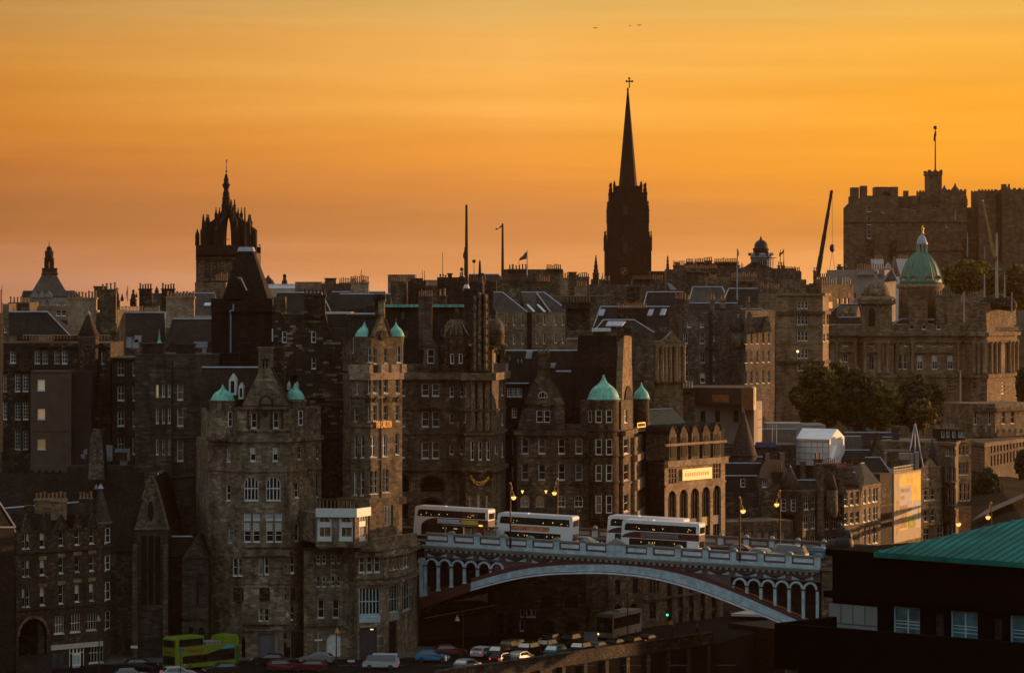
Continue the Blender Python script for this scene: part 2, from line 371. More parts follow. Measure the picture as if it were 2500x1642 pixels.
  if back: qa, qb = back
  m.add([(*a, s.zb), (*qa, s.zb), (*qa, s.zt), (*a, s.zt)], [(0, 3, 2, 1)])
  m.add([(*b, s.zb), (*qb, s.zb), (*qb, s.zt), (*b, s.zt)], [(0, 1, 2, 3)])
  m.add([(*qb, s.zb), (*qa, s.zb), (*qa, s.zt), (*qb, s.zt)], [(0, 1, 2, 3)])
  m.add([(*p, s.zt) for p in s.pts] + [(*qb, s.zt), (*qa, s.zt)], [tuple(range(len(s.pts) + 2))])
  s.wobj = m.build(s.wname, s.mat, s.root); return s
def roof(parent, e, r, run, mat=None, over=0.0, ridge=True, hipb=None, name='roof', back=True):
 """pitched roof: e=(x0,Y0,x1,Y1,y) eaves line, r=(x0,x1,y) ridge seen in the photo, run metres behind"""
 x0, Y0, x1, Y1, y = e; f = F2(x0, Y0, x1, Y1)
 z0 = WZ(y, Y0); g = Face(tuple(f.at(0, -run, 0)[:2]), tuple(f.at(f.len, -run, 0)[:2]))
 ua, zr = g.hit(r[0], r[2]); ub, _ = g.hit(r[1])
 A = f.at(0, over, z0); B = f.at(f.len, over, z0); C = f.at(ua, -run, zr); D = f.at(ub, -run, zr)
 G = f.at(0, -2 * run, z0); H = f.at(f.len, -2 * run, z0)
 m = MB(); m.add([A, B, D, C, G, H], [(0, 1, 2, 3), (1, 5, 2), (4, 0, 3), (5, 4, 3, 2), (0, 4, 5, 1)])
 o = m.build(name, mat or M_slate, parent)
 if ridge:
  k = MB(); k.tube(C, D, .16, seg=5)
  if ua > 1: k.tube(A, C, .1, seg=4)
  if ub < f.len - 1: k.tube(B, D, .1, seg=4)
  k.build('ridge', M_lead, o)
 return o
def chimney(parent, x0, x1, yt, yb, Y, n=0, dep=1.2, mat=None, pm=None, ph=None, name='chimney', cap=True):
 """stack between photo columns x0..x1 with n pots; yt = top of masonry; pots stand above it"""
 mat = mat or S_brown; a = WX(x0, Y); b = WX(x1, Y); zt = WZ(yt, Y); zb = WZ(yb, Y); m = MB()
 m.box(a + .08, b - .08, Y, Y + dep, zb, zt - .25)
 if cap: m.box(a - .06, b + .06, Y - .12, Y + dep + .12, zt - .25, zt)
 else: m.box(a + .08, b - .08, Y, Y + dep, zt - .25, zt)
 c = m.build(name, mat, parent)
 if n:
  h = ph or .75; st = (b - a) / n; r = min(.17, st * .34)
  for k in range(n):
   q = MB(); cx = a + st * (k + .5); hh = h * random.choice((.85, 1, 1, 1.15))
   q.lathe(cx, Y + dep / 2, [(r, zt), (r * .8, zt + hh * .8), (r * 1.15, zt + hh * .82), (r * 1.1, zt + hh)], 7)
   q.build('chimney_pot', pm or M_pot, c)
 return c
def lathe_px(cx, Y, prof, seg=16, a0=0.0, mb=None, smooth=True):
 """turned shape from half widths and heights read off the photo"""
 m = mb or MB(); m.smooth = smooth
 m.lathe(WX(cx, Y), Y, [(max(.01, hw / sc / F * Y), WZ(y, Y)) for hw, y in prof], seg, a0)
 m.smooth = False; return m
def gable(parent, face, pts, thick=.5, run=0, mat=None, name='gable', rmat=None, cope=None):
 """raised gable wall drawn as a polygon on a facade, roof running back behind it"""
 ps = [face.hit(x, y) for x, y in pts]; m = MB(); face.slab(m, ps, -thick, 0)
 o = m.build(name, mat or S_brown, parent)
 if run:
  cx = sum(p[0] for p in ps) / len(ps); zb = min(p[1] for p in ps)
  q = [(cx + (u - cx) * .96, zb + (z - zb) * .96) for u, z in ps]
  k = MB(); face.slab(k, q, -thick - run, -thick - .01); k.build('roof', rmat or M_slate, parent)
 if cope:
  k = MB()
  for i in range(len(ps) - 1):
   (ua, za), (ub, zb2) = ps[i], ps[i + 1]
   if abs(ua - ub) < .3 or min(za, zb2) < min(p[1] for p in ps) - 1: continue
   L_ = math.hypot(ub - ua, zb2 - za); n_ = (-(zb2 - za) / L_, (ub - ua) / L_)
   if n_[1] < 0: n_ = (-n_[0], -n_[1])
   if n_[1] < .15: continue
   face.slab(k, [(ua, za + .003), (ub, zb2 + .003), (ub + n_[0] * .2, zb2 + n_[1] * .2), (ua + n_[0] * .2, za + n_[1] * .2)], -thick - .1, .1)
  if k.f: k.build('coping', cope, o)
 return o
def pwin(parent, face, x, y0, y1, w, **k):
 u0, z1 = face.hit(x - w / 2, y0); u1, _ = face.hit(x + w / 2); _, z0 = face.hit(x, y1)
 k.setdefault('t', .02); k.setdefault('sill', False)
 return window(face, u0, u1, z0, z1, parent, **k)
def tface(cx, Y, hw, x):
 """small facade tangent to a round turret of half width hw px at photo column x"""
 r = hw / sc / F * Y; s_ = max(-.97, min(.97, (x - cx) / hw)); a = math.asin(s_)
 n = Vector((math.sin(a), -math.cos(a), 0)); d = Vector((-n.y, n.x, 0)); c = Vector((WX(cx, Y), Y, 0)) + n * r
 return Face(tuple((c - d * 3)[:2]), tuple((c + d * 3)[:2]))
def twin(parent, cx, Y, hw, xs, rows, w, **k):
 for x in xs:
  f = tface(cx, Y, hw, x); a = math.cos(math.asin(max(-.97, min(.97, (x - cx) / hw))))
  for y0, y1 in rows:
   uc, z1 = f.hit(x, y0); _, z0 = f.hit(x, y1); ww = w / sc / F * Y / max(.35, a)
   window(f, uc - ww / 2, uc + ww / 2, z0, z1, parent, t=.01, sill=False, **k)
FONT = None
def text(face, u, z, s, h, mat, parent, t=.05, wid=None, name='lettering', arc=None):
 cu = bpy.data.curves.new('t', 'FONT'); cu.body = s; cu.size = h * 1.35; cu.align_x = 'CENTER'; cu.extrude = .03
 ob = bpy.data.objects.new('t', cu); col.objects.link(ob)
 me = bpy.data.meshes.new_from_object(ob.evaluated_get(bpy.context.evaluated_depsgraph_get()))
 bpy.data.objects.remove(ob); bpy.data.curves.remove(cu)
 vs = [v.co.copy() for v in me.vertices]; fs = [tuple(p.vertices) for p in me.polygons]; bpy.data.meshes.remove(me)
 if not vs: return
 xm = max(abs(v.x) for v in vs); k = (wid / 2 / xm) if wid else 1.0; m = MB()
 pts = []
 for v in vs:
  uu, zz = v.x * k, v.y
  if arc: zz += arc * (uu / (wid / 2)) ** 2
  pts.append(face.at(u + uu, t + v.z, z + zz))
 m.add(pts, fs); return m.build(name, mat, parent)
def dup(root, loc, rz=0, label=None, group=None):
 r = root.copy(); col.objects.link(r); r.location = loc; r.rotation_euler = (0, 0, rz)
 if label: r['label'] = label
 if group: r['group'] = group
 for ch in list(root.children):
  c = ch.copy(); col.objects.link(c); c.parent = r
  for g in ch.children:
   d = g.copy(); col.objects.link(d); d.parent = c
 return r
def gz(x, y):
 if y < 192: return -1.8 - 55.2 * max(0, y) / 192 if y > 0 else -1.8
 pts = [(192, -57), (500, -57), (530, -48), (600, -46.5), (700, -42), (780, -36), (900, -27), (1100, -16), (1200, -12), (1600, -12), (2500, -30), (9000, -60)]
 for (a, za), (b, zb) in zip(pts, pts[1:]):
  if a <= y <= b: return za + (zb - za) * (y - a) / (b - a)
 return -60
m = MB(); xs = [-2500, -1200, -600, -300, -200] + list(range(-150, 151, 15)) + [200, 300, 600, 1200, 2500]
ys = [-60, 0, 60, 120, 192, 300, 400, 450, 500, 530, 560, 600, 650, 700, 740, 780, 840, 900, 1000, 1100, 1200, 1400, 1600, 2000]
m.add([(x, y, gz(x, y)) for y in ys for x in xs], [(j * len(xs) + i, j * len(xs) + i + 1, (j + 1) * len(xs) + i + 1, (j + 1) * len(xs) + i) for j in range(len(ys) - 1) for i in range(len(xs) - 1)])
M_ground = plain('earth_and_grass', (.035, .028, .015), 1, var=.5, vs=.05, spec=.02)
M_asph = plain('asphalt', (.014, .012, .011), 1, var=.3, vs=.5, spec=.02)
M_pave = stone('paving', (.08, .07, .06), (.12, .105, .085), (.16, .14, .12), .1, bw=.9, bh=.6, bump=.2)
M_mark = plain('road_paint', (.2, .2, .18), .6, var=.2)
g = m.build('ground', M_ground); g['kind'] = 'structure'
m = MB(); m.prism([(-62, 419), (-8.5, 420.6), (27.5, 466.6), (52, 528.5), (-62, 528.5)], -58, -47.99)
g = m.build('road', M_asph); g['kind'] = 'structure'
m = MB()
for k in range(12):
 x = -40 + k * 6; m.box(x, x + 2.4, 440, 440.15, -47.986, -47.982)
g = m.build('lane_markings', M_mark); g['kind'] = 'structure'
# pavement along the building fronts, a real kerb
m = MB(); m.prism([(-62, 437.5), (-38, 444.5), (-10, 449), (-10, 462), (-62, 462)], -47.98, -47.86)
g = m.build('pavement', M_pave); g['kind'] = 'structure'
use('S')
wr = thing('retaining_wall', 'long sooty stone parapet wall with buttresses below the queue of cars', 'wall', (5, 440, -60))
f = F2(180, 421, 2390, 467)
m = MB(); u = 0
u0, zz0 = f.hit(440, 715); u1, zz1 = f.hit(1800, 540)
zt = -46.6
f.box(m, -2, f.len, -60, zt, -.5, 0); f.box(m, -2, f.len, zt, zt + .18, -.6, .12)
f.box(m, -2, f.len, zt - 1.5, zt - 1.3, 0, .1)
m.build('wall', S_low, wr)
for k in range(12):
 u = 4 + k * (f.len - 4) / 11.5; m = MB(); f.box(m, u, u + .7, -60, zt - 1.5, .0, .55); m.build('buttress', S_low, wr)
P_blue = plain('pale_blue_iron_paint', (.37, .49, .54), .5, var=.28, vs=1.3, spec=.5)
P_white = plain('pale_panel_paint', (.62, .69, .73), .5, var=.22, vs=1.1, spec=.5)
P_grey = plain('stone_grey_iron_paint', (.24, .25, .22), .5, var=.25, vs=.5)
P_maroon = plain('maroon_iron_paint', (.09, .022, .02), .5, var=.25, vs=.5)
P_mar2 = plain('dusty_maroon_paint', (.10, .065, .065), .55, var=.25, vs=.5)
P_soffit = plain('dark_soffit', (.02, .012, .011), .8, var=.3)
use('0')
BF = F2(1020, 462, 2010, 442)
ua, za = BF.hit(1046, 1299); ub, zb_ = BF.hit(2003, 1357)
def zr(u): return za + (zb_ - za) * (u - ua) / (ub - ua)
br = thing('arch_bridge', 'pale blue iron arch bridge with panelled parapet carrying four double decker buses', 'bridge', tuple(BF.at(BF.len / 2, -11, -48)))
def bslab(m, u0, u1, d0, d1, t0, t1, F_=None):     # box following the slope, depths below rail top
 f = F_ or BF
 m.hexa([f.at(u0, t1, zr(u0) - d1), f.at(u1, t1, zr(u1) - d1), f.at(u1, t0, zr(u1) - d1), f.at(u0, t0, zr(u0) - d1),
   f.at(u0, t1, zr(u0) - d0), f.at(u1, t1, zr(u1) - d0), f.at(u1, t0, zr(u1) - d0), f.at(u0, t0, zr(u0) - d0)])
U0, _ = BF.hit(1040); U1, _ = BF.hit(2003)
m = MB(); bslab(m, U0 - 34, U1 + 14, 1.35, 2.5, -22, -.2); m.build('deck', M_asph, br)
m = MB(); bslab(m, U0 - 34, U1 + 14, 1.2, 1.346, -3.2, -.4); bslab(m, U0 - 34, U1 + 14, 1.2, 1.346, -21.8, -18.9); m.build('footway', M_pave, br)
posts_px = [(555, 'Q'), (845, 'Q'), (1140, 'Q'), (1435, 'Q'), (1735, 'Q'), (2030, 'Q'), (585, 'R'), (855, 'R'), (1122, 'R'), (1390, 'R'), (1655, 'R'), (1928, 'R'), (2205, 'R')]
pu = []
for x, c in posts_px:
 use(c); pu.append(BF.hit(x)[0])
use('0'); pa = BF.hit(1481.5)[0]; pb = BF.hit(1528)[0]
m = MB(); bslab(m, U0, U1 + .3, 0, .12, -.36, .16); bslab(m, U0, U1 + .3, .123, .27, -.3, .08); m.build('coping_rail', P_grey, br)
ends = [U0] + [x for x in pu[:6]] + [pa, pb] + pu[6:]
m = MB(); bslab(m, U0, U1, 1.2, 1.65, -.25, .1); m.build('plinth', P_blue, br)
def panel(u0, u1, tf, tb, white, frame):
 mm = MB(); h = .10
 bslab(mm, u0, u1, .273, .273 + h, tb, tf); bslab(mm, u0, u1, .93, 1.197, tb, tf)
 bslab(mm, u0, u0 + .16, .273 + h + .001, .929, tb, tf); bslab(mm, u1 - .16, u1, .273 + h + .001, .929, tb, tf)
 p = mm.build('parapet_panel', frame, br)
 mm = MB(); bslab(mm, u0 + .16, u1 - .16, .273 + h, .93, tb + .05, tf - .07); mm.build('panel_plate', white, p)
for a, b in zip(ends, ends[1:]):
 if abs(a - pa) < .01: continue
 a_ = a + (.42 if a in pu else 0.05); b_ = b - (.42 if b in pu else .05)
 if b_ - a_ > .5: panel(a_, b_, 0, -.2, P_white, P_mar2)
for u in pu:
 mm = MB(); bslab(mm, u - .4, u + .4, .13, 1.66, -.28, .13); 
 mm.smooth = False
 p = mm.build('parapet_post', P_blue, br)
 c = BF.at(u, -.08, zr(u)); mm = MB(); n8 = 8
 pts = [BF.at(u + .52 * math.cos(math.pi * k / n8), .2, zr(u) + .36 * math.sin(math.pi * k / n8)) for k in range(n8 + 1)]
 mm.extr(pts, BF.n * -.6); mm.build('post_cap', P_grey, p)
# central pedimented panel
mm = MB(); bslab(mm, pa, pb, .13, 1.66, -.3, .16); p = mm.build('centre_pedestal', P_blue, br)
mm = MB(); um = (pa + pb) / 2; mm.extr([BF.at(pa - .15, .24, zr(pa) - .1), BF.at(pb + .15, .24, zr(pb) - .1), BF.at(um, .24, zr(um) + .75)], BF.n * -.7); mm.build('pediment', P_grey, p)
# cornice and modillions
m = MB(); bslab(m, U0 - .5, U1, 1.655, 1.8, -.3, .62); bslab(m, U0 - .8, U1, 1.803, 2.0, -.3, .5); bslab(m, U0 - .8, U1, 2.003, 2.15, -.3, .34); m.build('cornice', P_grey, br)
m = MB(); u = U0
while u < U1 - .3:
 bslab(m, u, u + .34, 2.153, 2.42, -.1, .42); u += .82
m.build('modillions', P_grey, br)
# frieze with hanging garlands
m = MB(); bslab(m, U0 - .3, U1, 2.153, 3.35, -.5, -.02); m.build('frieze', P_mar2, br)
use('Q'); gl = [BF.hit(x)[0] for x in (400, 695, 985, 1280, 1575)]
use('R'); gl += [BF.hit(x)[0] for x in (985, 1248, 1515, 1790, 2060)]
for u in gl:
 mm = MB(); w_ = 1.45; n_ = 8
 up = [(u - w_ + 2 * w_ * k / n_, zr(u) - 2.62 - .42 * math.sin(math.pi * k / n_)) for k in range(n_ + 1)]
 dn = [(u + w_ - 2 * w_ * k / n_, zr(u) - 2.60 - .20 * math.sin(math.pi * k / n_)) for k in range(1, n_)]
 BF.slab(mm, up + dn, .0, .16); p = mm.build('garland', M_dark, br)
 for s_ in (-1, 1):
  mm = MB(); BF.slab(mm, [(u + s_ * w_ * .98, zr(u) - 2.62), (u + s_ * w_ * .98, zr(u) - 3.12), (u + s_ * w_ * .2, zr(u) - 3.12)], .0, .06); mm.build('garland_panel', P_blue, p)
# main rib
up = [('Q', 785, 1010), ('Q', 1000, 945), ('Q', 1200, 893), ('Q', 1400, 852), ('Q', 1650, 824), ('Q', 1900, 810), ('Q', 2380, 805), ('R', 250, 626), ('R', 500, 642), ('R', 700, 672), ('R', 900, 716), ('R', 1100, 775), ('R', 1300, 850), ('R', 1600, 975), ('R', 1900, 1110), ('R', 2150, 1225)]
lo = [('Q', 785, 1078), ('Q', 1100, 988), ('Q', 1400, 925), ('Q', 1700, 893), ('Q', 2050, 884), ('Q', 2380, 884), ('R', 250, 696), ('R', 500, 716), ('R', 700, 752), ('R', 900, 808), ('R', 1100, 868), ('R', 1300, 945), ('R', 1600, 1068), ('R', 1850, 1160), ('R', 2060, 1262)]
def curve(pts):
 o = []
 for c, x, y in pts:
  use(c); o.append(BF.hit(x, y))
 return o
def resamp(o, us):
 r = []
 for u in us:
  for (a, za_), (b, zb2) in zip(o, o[1:]):
   if a <= u <= b + 1e-6: r.append((u, za_ + (zb2 - za_) * (u - a) / (b - a))); break
  else:
   (a, za_), (b, zb2) = (o[0], o[1]) if u < o[0][0] else (o[-2], o[-1]); r.append((u, za_ + (zb2 - za_) * (u - a) / (b - a)))
 return r
def smooth_curve(o):   # quadratic-ish smoothing
 us = [o[0][0] + (o[-1][0] - o[0][0]) * k / 40 for k in range(41)]; r = resamp(o, us)
 for _ in range(3): r = [r[0]] + [(r[i][0], (r[i - 1][1] + 2 * r[i][1] + r[i + 1][1]) / 4) for i in range(1, 40)] + [r[40]]
 return us, r
us, cu_ = smooth_curve(curve(up)); _, cl_ = smooth_curve([(us[0], curve(lo)[0][1])] + curve(lo)[1:]); cl_ = resamp(cl_, us)
def ribbon(name, A, B, t0, t1, mat, par=br):
 mm = MB()
 for i in range(len(A) - 1):
  mm.hexa([BF.at(B[i][0], t1, B[i][1]), BF.at(B[i + 1][0], t1, B[i + 1][1]), BF.at(B[i + 1][0], t0, B[i + 1][1]), BF.at(B[i][0], t0, B[i][1]),
                 BF.at(A[i][0], t1, A[i][1]), BF.at(A[i + 1][0], t1, A[i + 1][1]), BF.at(A[i + 1][0], t0, A[i + 1][1]), BF.at(A[i][0], t0, A[i][1])])
 return mm.build(name, mat, par)
off = lambda c, d: [(u, z + d) for u, z in c]
rib = ribbon('arch_rib', cu_, cl_, -.6, .3, P_blue)
ribbon('rib_line', off(cl_, -.003), off(cl_, -.10), -.6, .26, P_maroon, rib)
ribbon('rib_flange', off(cl_, -.103), off(cl_, -.30), -.6, .5, P_white, rib)
ribbon('rib_crown', off(cu_, .55), off(cu_, .003), -.6, .2, P_maroon, rib)
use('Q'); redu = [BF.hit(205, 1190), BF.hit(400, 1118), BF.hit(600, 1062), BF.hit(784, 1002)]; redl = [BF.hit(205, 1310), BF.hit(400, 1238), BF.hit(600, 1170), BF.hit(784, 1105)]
ribbon('shaded_springing_rib', redu, redl, -.6, .22, P_maroon)  # maroon stands in for the shade on this end of the arch
# soffit: further ribs across the width
full_u = redu[:-1] + cu_; full_l = redl[:-1] + off(cl_, -.1); full_l = resamp(full_l, [p[0] for p in full_u])
for k in range(6):
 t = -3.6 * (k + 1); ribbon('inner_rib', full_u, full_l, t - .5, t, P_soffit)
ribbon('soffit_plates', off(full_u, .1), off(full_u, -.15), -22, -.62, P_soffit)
# spandrel filling near the crown and the dark void behind the arcades
fu = resamp(off(full_u, .5), [U0 + (U1 - U0) * k / 50 for k in range(51)]); top = [(u, zr(u) - 3.35) for u, _ in fu]
fu = [(u, min(z, zr(u) - 3.36)) for u, z in fu]
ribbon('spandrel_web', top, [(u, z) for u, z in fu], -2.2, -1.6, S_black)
sel = [(a, b) for a, b in zip(top, fu) if a[1] - b[1] < 1.35]
ribbon('crown_spandrel', [s_[0] for s_ in sel], [s_[1] for s_ in sel], -.5, -.05, P_mar2)
def arcade(c, x0, x1, n, ytop_off):
 use(c); a = BF.hit(x0)[0]; b = BF.hit(x1)[0]; st = (b - a) / n
 for k in range(n):
  u0 = a + st * k; u1 = u0 + st; uc = (u0 + u1) / 2; zt_ = zr(uc) - 3.38; r = st / 2; zs = zt_ - r
  mm = MB(); po = [(uc + r * math.cos(math.pi * i / 12), zs + r * math.sin(math.pi * i / 12)) for i in range(13)]
  pi_ = [(uc + (r - .24) * math.cos(math.pi * i / 12), zs + (r - .24) * math.sin(math.pi * i / 12)) for i in range(13)]
  for i in range(12): BF.slab(mm, [po[i], po[i + 1], pi_[i + 1], pi_[i]], -.3, .14)
  p = mm.build('arcade_arch', P_blue, br)
  mm = MB()
  for i in range(12):
   q = [(uc + (r - .10) * math.cos(math.pi * j / 12), zs + (r - .10) * math.sin(math.pi * j / 12)) for j in (i, i + 1)] + [(uc + (r - .15) * math.cos(math.pi * j / 12), zs + (r - .15) * math.sin(math.pi * j / 12)) for j in (i + 1, i)]
   BF.slab(mm, q, .142, .16)
  mm.build('arch_moulding', P_white, p)
 for k in range(n + 1):
  u = a + st * k; zt_ = zr(u) - 3.38 - st / 2; zb2 = resamp(off(full_u, .12), [u])[0][1]
  if zb2 > zt_ - .25: continue
  mm = MB(); BF.box(mm, u - .19, u + .19, zb2 + .14, zt_ - .2, -.25, .1); p = mm.build('arcade_column', P_blue, br)
  mm = MB(); BF.box(mm, u - .25, u + .25, zt_ - .198, zt_ - .003, -.3, .16); mm.build('capital', P_maroon, p)
  mm = MB(); BF.box(mm, u - .27, u + .27, zb2 - .0, zb2 + .138, -.3, .16); mm.build('column_foot', P_white, p)
  if k in (0, n):
   pass
arcade('Q', 265, 1145, 6, 0); arcade('R', 1385, 2205, 6, 0)
# fan of thin bars beyond the last arch
for c, x, sgn in (('Q', 1150, 1), ('R', 1380, -1)):
 use(c); u = BF.hit(x)[0]; mm = MB()
 z0 = zr(u) - 4.1
 for k in range(7):
  a = R(4 + 7 * k); p0 = BF.at(u + sgn * .2, -.15, z0); p1 = BF.at(u + sgn * (3.6 - .35 * k), -.15, z0 + (3.6 - .35 * k) * math.tan(a) * .2)
  mm.tube(p0, p1, .05, seg=4)
 mm.build('spandrel_fan', P_grey, br)
use('Q'); uL = BF.hit(205)[0]; uR = BF.hit(262)[0]
mm = MB(); BF.box(mm, uL, uL + .5, BF.hit(205, 1170)[1], zr(uL) - 3.4, -.3, .12); BF.box(mm, uL + .52, uR, BF.hit(205, 1150)[1], zr(uL) - 3.4, -.3, -.05); mm.build('end_pilaster', P_blue, br)
# far parapet
FFu = 22
def fslab(m, u0, u1, d0, d1, t0, t1): bslab(m, u0, u1, d0, d1, t0 - 22, t1 - 22)
m = MB(); fslab(m, U0 - 6, U1 + 3, 0, .25, -.2, .3); m.build('far_coping_rail', P_mar2, br)
m = MB(); fslab(m, U0 - 6, U1 + 3, .253, 1.34, -.1, .06); m.build('far_parapet', P_mar2, br)
for k in range(15):
 u = U0 + 1.6 + 3.62 * k
 mm = MB(); fslab(mm, u - .4, u + .4, .1, 1.34, -.15, .16); p = mm.build('far_parapet_post', P_blue, br)
 mm = MB(); mm.smooth = True; c = BF.at(u, -22, zr(u) + .05); mm.ball(c, .34, 8, 6); mm.build('post_cap', P_grey, p)
 mm = MB(); fslab(mm, u + .75, u + 2.85, .45, .95, .063, .12); mm.build('panel_plate', P_grey, p)
# stone pier at the right end with a dark bronze group
pier = thing('bridge_pier', 'stone bridge end pier at the right end of the blue arch', 'pier', tuple(BF.at(U1 + 3, -2, -48)))
use('T'); m = MB()
u0 = U1 + .31; ut = BF.hit(640)[0] + 2.5; zp = BF.hit(560, 560)[1]
BF.box(m, u0, ut, -48, zp, -6, .5); m.build('shaft', S_brown, pier)
m = MB(); BF.box(m, u0 - .1, ut + .1, zp + .002, zp + .35, -6.1, .75); m.build('cornice', S_tan, pier)
m = MB(); BF.box(m, u0 + .5, ut, zp + .352, BF.hit(600, 400)[1], -5, .2); m.build('pedestal', S_brown, pier)
m = MB(); m.smooth = True
c = BF.hit(690, 370); zs_ = c[1]
for du, dz, r_, h_ in ((-1.0, 0.3, 1.1, .9), (0.4, .6, 1.3, 1.2), (.1, 1.9, .75, 1.1), (.9, 1.5, .6, .9), (-.2, 2.9, .38, .5)):
 m.ball(BF.at(c[0] + du, -1.5, zs_ + dz), r_, 9, 6, h_ / r_)
tag(m.build('statue', M_dark), 'dark seated statue group on the stone pier at the right end of the bridge', 'statue')
use('T')
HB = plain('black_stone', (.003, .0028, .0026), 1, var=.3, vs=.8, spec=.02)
hb = thing('office_building', 'black silhouetted office building with ribbed green copper roof, lower right', 'building', (24, 202, -48))
HF = F2(640, 208, 2560, 196.6)
zt = HF.hit(640, 367)[1]
m = MB()
holes = []
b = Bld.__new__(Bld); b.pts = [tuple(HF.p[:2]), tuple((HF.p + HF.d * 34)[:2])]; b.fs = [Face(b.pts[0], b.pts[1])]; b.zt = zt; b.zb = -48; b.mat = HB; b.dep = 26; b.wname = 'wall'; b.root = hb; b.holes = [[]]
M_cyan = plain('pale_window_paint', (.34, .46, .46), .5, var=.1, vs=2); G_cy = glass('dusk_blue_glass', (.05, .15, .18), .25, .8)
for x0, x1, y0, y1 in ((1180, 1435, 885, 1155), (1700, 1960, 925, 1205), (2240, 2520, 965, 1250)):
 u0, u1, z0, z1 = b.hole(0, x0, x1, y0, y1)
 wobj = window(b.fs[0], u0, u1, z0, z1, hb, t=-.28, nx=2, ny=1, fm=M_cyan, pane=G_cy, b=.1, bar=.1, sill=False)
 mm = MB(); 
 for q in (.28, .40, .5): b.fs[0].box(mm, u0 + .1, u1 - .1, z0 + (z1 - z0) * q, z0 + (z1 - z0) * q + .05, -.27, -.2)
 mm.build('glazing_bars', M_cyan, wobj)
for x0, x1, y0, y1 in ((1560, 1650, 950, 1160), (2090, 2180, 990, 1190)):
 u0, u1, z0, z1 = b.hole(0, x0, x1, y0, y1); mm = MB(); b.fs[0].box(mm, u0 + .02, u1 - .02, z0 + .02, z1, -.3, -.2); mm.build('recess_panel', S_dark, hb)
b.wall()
A_, _ = HF.hit(1050); A3 = Vector(HF.at(A_, .35, zt + .02)); back = -HF.n
bis = (HF.d + back).normalized()
Tt = None   # hip line from A seen through the photo's upper right corner
a = (2500 - CX) / F; k = (a * A3.y - A3.x) / (bis.x - a * bis.y); C3 = A3 + bis * k
zc = (HY - PY(90)) / F * C3.y; kb = (zc - A3.z) / ((C3 - A3).dot(back))
def rp(u, v, dz=0): p = A3 + HF.d * u + back * v; return (p.x, p.y, A3.z + kb * v + dz)
m = MB(); m.add([rp(0, 0), rp(34, 0), rp(20, 14), rp(14, 14), rp(0, 0, -.3), rp(34, 0, -.3)], [(0, 1, 2, 3), (0, 4, 5, 1)])
m.add([rp(0, 0), rp(14, 14), tuple(A3 + back * 28)], [(0, 2, 1)])
M_groof = plain('green_copper_sheet', (.007, .145, .11), .6, 0, .4, .45, .12)
ro = m.build('roof', M_groof, hb)
m = MB(); u = .3
while u < 34:
 v = min(u, 14, 34 - u)
 m.tube(rp(u, 0, .03), rp(u, v, .03), .055, seg=4); u += .62
m.build('standing_seams', plain('seam_copper', (.012, .10, .08), .4, 0, .2), ro)
m = MB(); HF.box(m, -.4, 34, zt - 2.9, zt - 2.5, .0, .35); HF.box(m, -.3, 34, zt - .4, zt + .0, .0, .3); m.build('cornice', HB, hb)
# lower wing in front
LF = F2(115, 199, 2700, 186)
zl = -19.28
m = MB(); LF.box(m, 0, 40, zl - 2.6, zl, -.4, 0); LF.box(m, 0, .4, zl - 2.6, zl, -5.4, -.402); m.build('lower_parapet', HB, hb)
m = MB(); LF.box(m, .402, 40, zl - 2.6, zl - 1.6, -9, -.402); m.build('lower_roof_slab', HB, hb)
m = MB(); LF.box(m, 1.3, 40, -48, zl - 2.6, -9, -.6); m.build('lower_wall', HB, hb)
m = MB(); m.lathe(*(LF.at(.75, -1.0, 0)[:2]), [(.62, zl - 8.4), (.62, zl - 2.6)], 12); m.build('pillar', plain('greenish_concrete', (.13, .13, .07), .9, var=.5, vs=1.2), hb)  # pillar in a pale greenish tone, varied by noise
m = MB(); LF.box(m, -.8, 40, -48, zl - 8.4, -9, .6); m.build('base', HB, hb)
f = F2(608, 207.8, 1045, 205.4); m = MB(); u0, z1 = f.hit(608, 862); u1, _ = f.hit(1045); z0 = f.hit(608, 1075)[1]
f.box(m, u0, u1, z0, z1, -.6, 0)
p = m.build('penthouse', plain('pale_cladding', (.17, .19, .18), .8, var=.12, vs=1), hb)
m = MB()
for q in (.25, .5, .75): f.box(m, u0 + (u1 - u0) * q, u0 + (u1 - u0) * q + .03, z0 + .3, z1, .001, .02)
f.box(m, u0, u1, z0 + .24, z0 + .28, .001, .02); m.build('cladding_joints', M_dark, p)
# ================================================================== lower left tenement
use('J')
t = Bld('tenement', 'five storey stone tenement with pointed corner turret and wide cart archway, lower left', 'building', [(132, 431), (840, 440), (915, 447)], 545, -48, S_low, 11)
t.zt = WZ(566, 431)
# attic storey and dormers
for x in (350, 505, 637, 757): pass
t.zt = WZ(400, 431)
t.win(0, [196, 232], [(412, 538), (636, 768), (866, 1018)], 27, blind=.2)
t.win(0, [350], [(400, 525), (628, 755), (852, 1003)], 40, blind=.9)
t.win(0, [505], [(390, 512), (612, 740), (836, 990)], 38, blind=.2)
t.win(0, [637], [(380, 505), (612, 728), (832, 975)], 38, blind=.5)
t.win(0, [757], [(372, 495), (600, 720), (822, 966)], 38, blind=.4)
t.win(1, [880], [(366, 487), (592, 712), (810, 958), (1052, 1198)], 36, blind=.2)
t.win(0, [488], [(1090, 1238)], 84, nx=4, ny=2, pane=G_curt); t.win(0, [621], [(1074, 1226)], 84, nx=4, ny=2, pane=G_dark); t.win(0, [755], [(1062, 1210)], 84, nx=4, ny=2, pane=G_dark)
t.win(0, [795], [(1308, 1478)], 122, nx=5, ny=2, pane=G_dark)
u0, u1, z0, z1 = t.hole(0, 156, 388, 1120, 1640, arch=True)
f = t.fs[0]; m = MB(); po = arch_pts(u0 - .35, u1 + .35, z0, z1 + .35); pi_ = arch_pts(u0, u1, z0, z1)
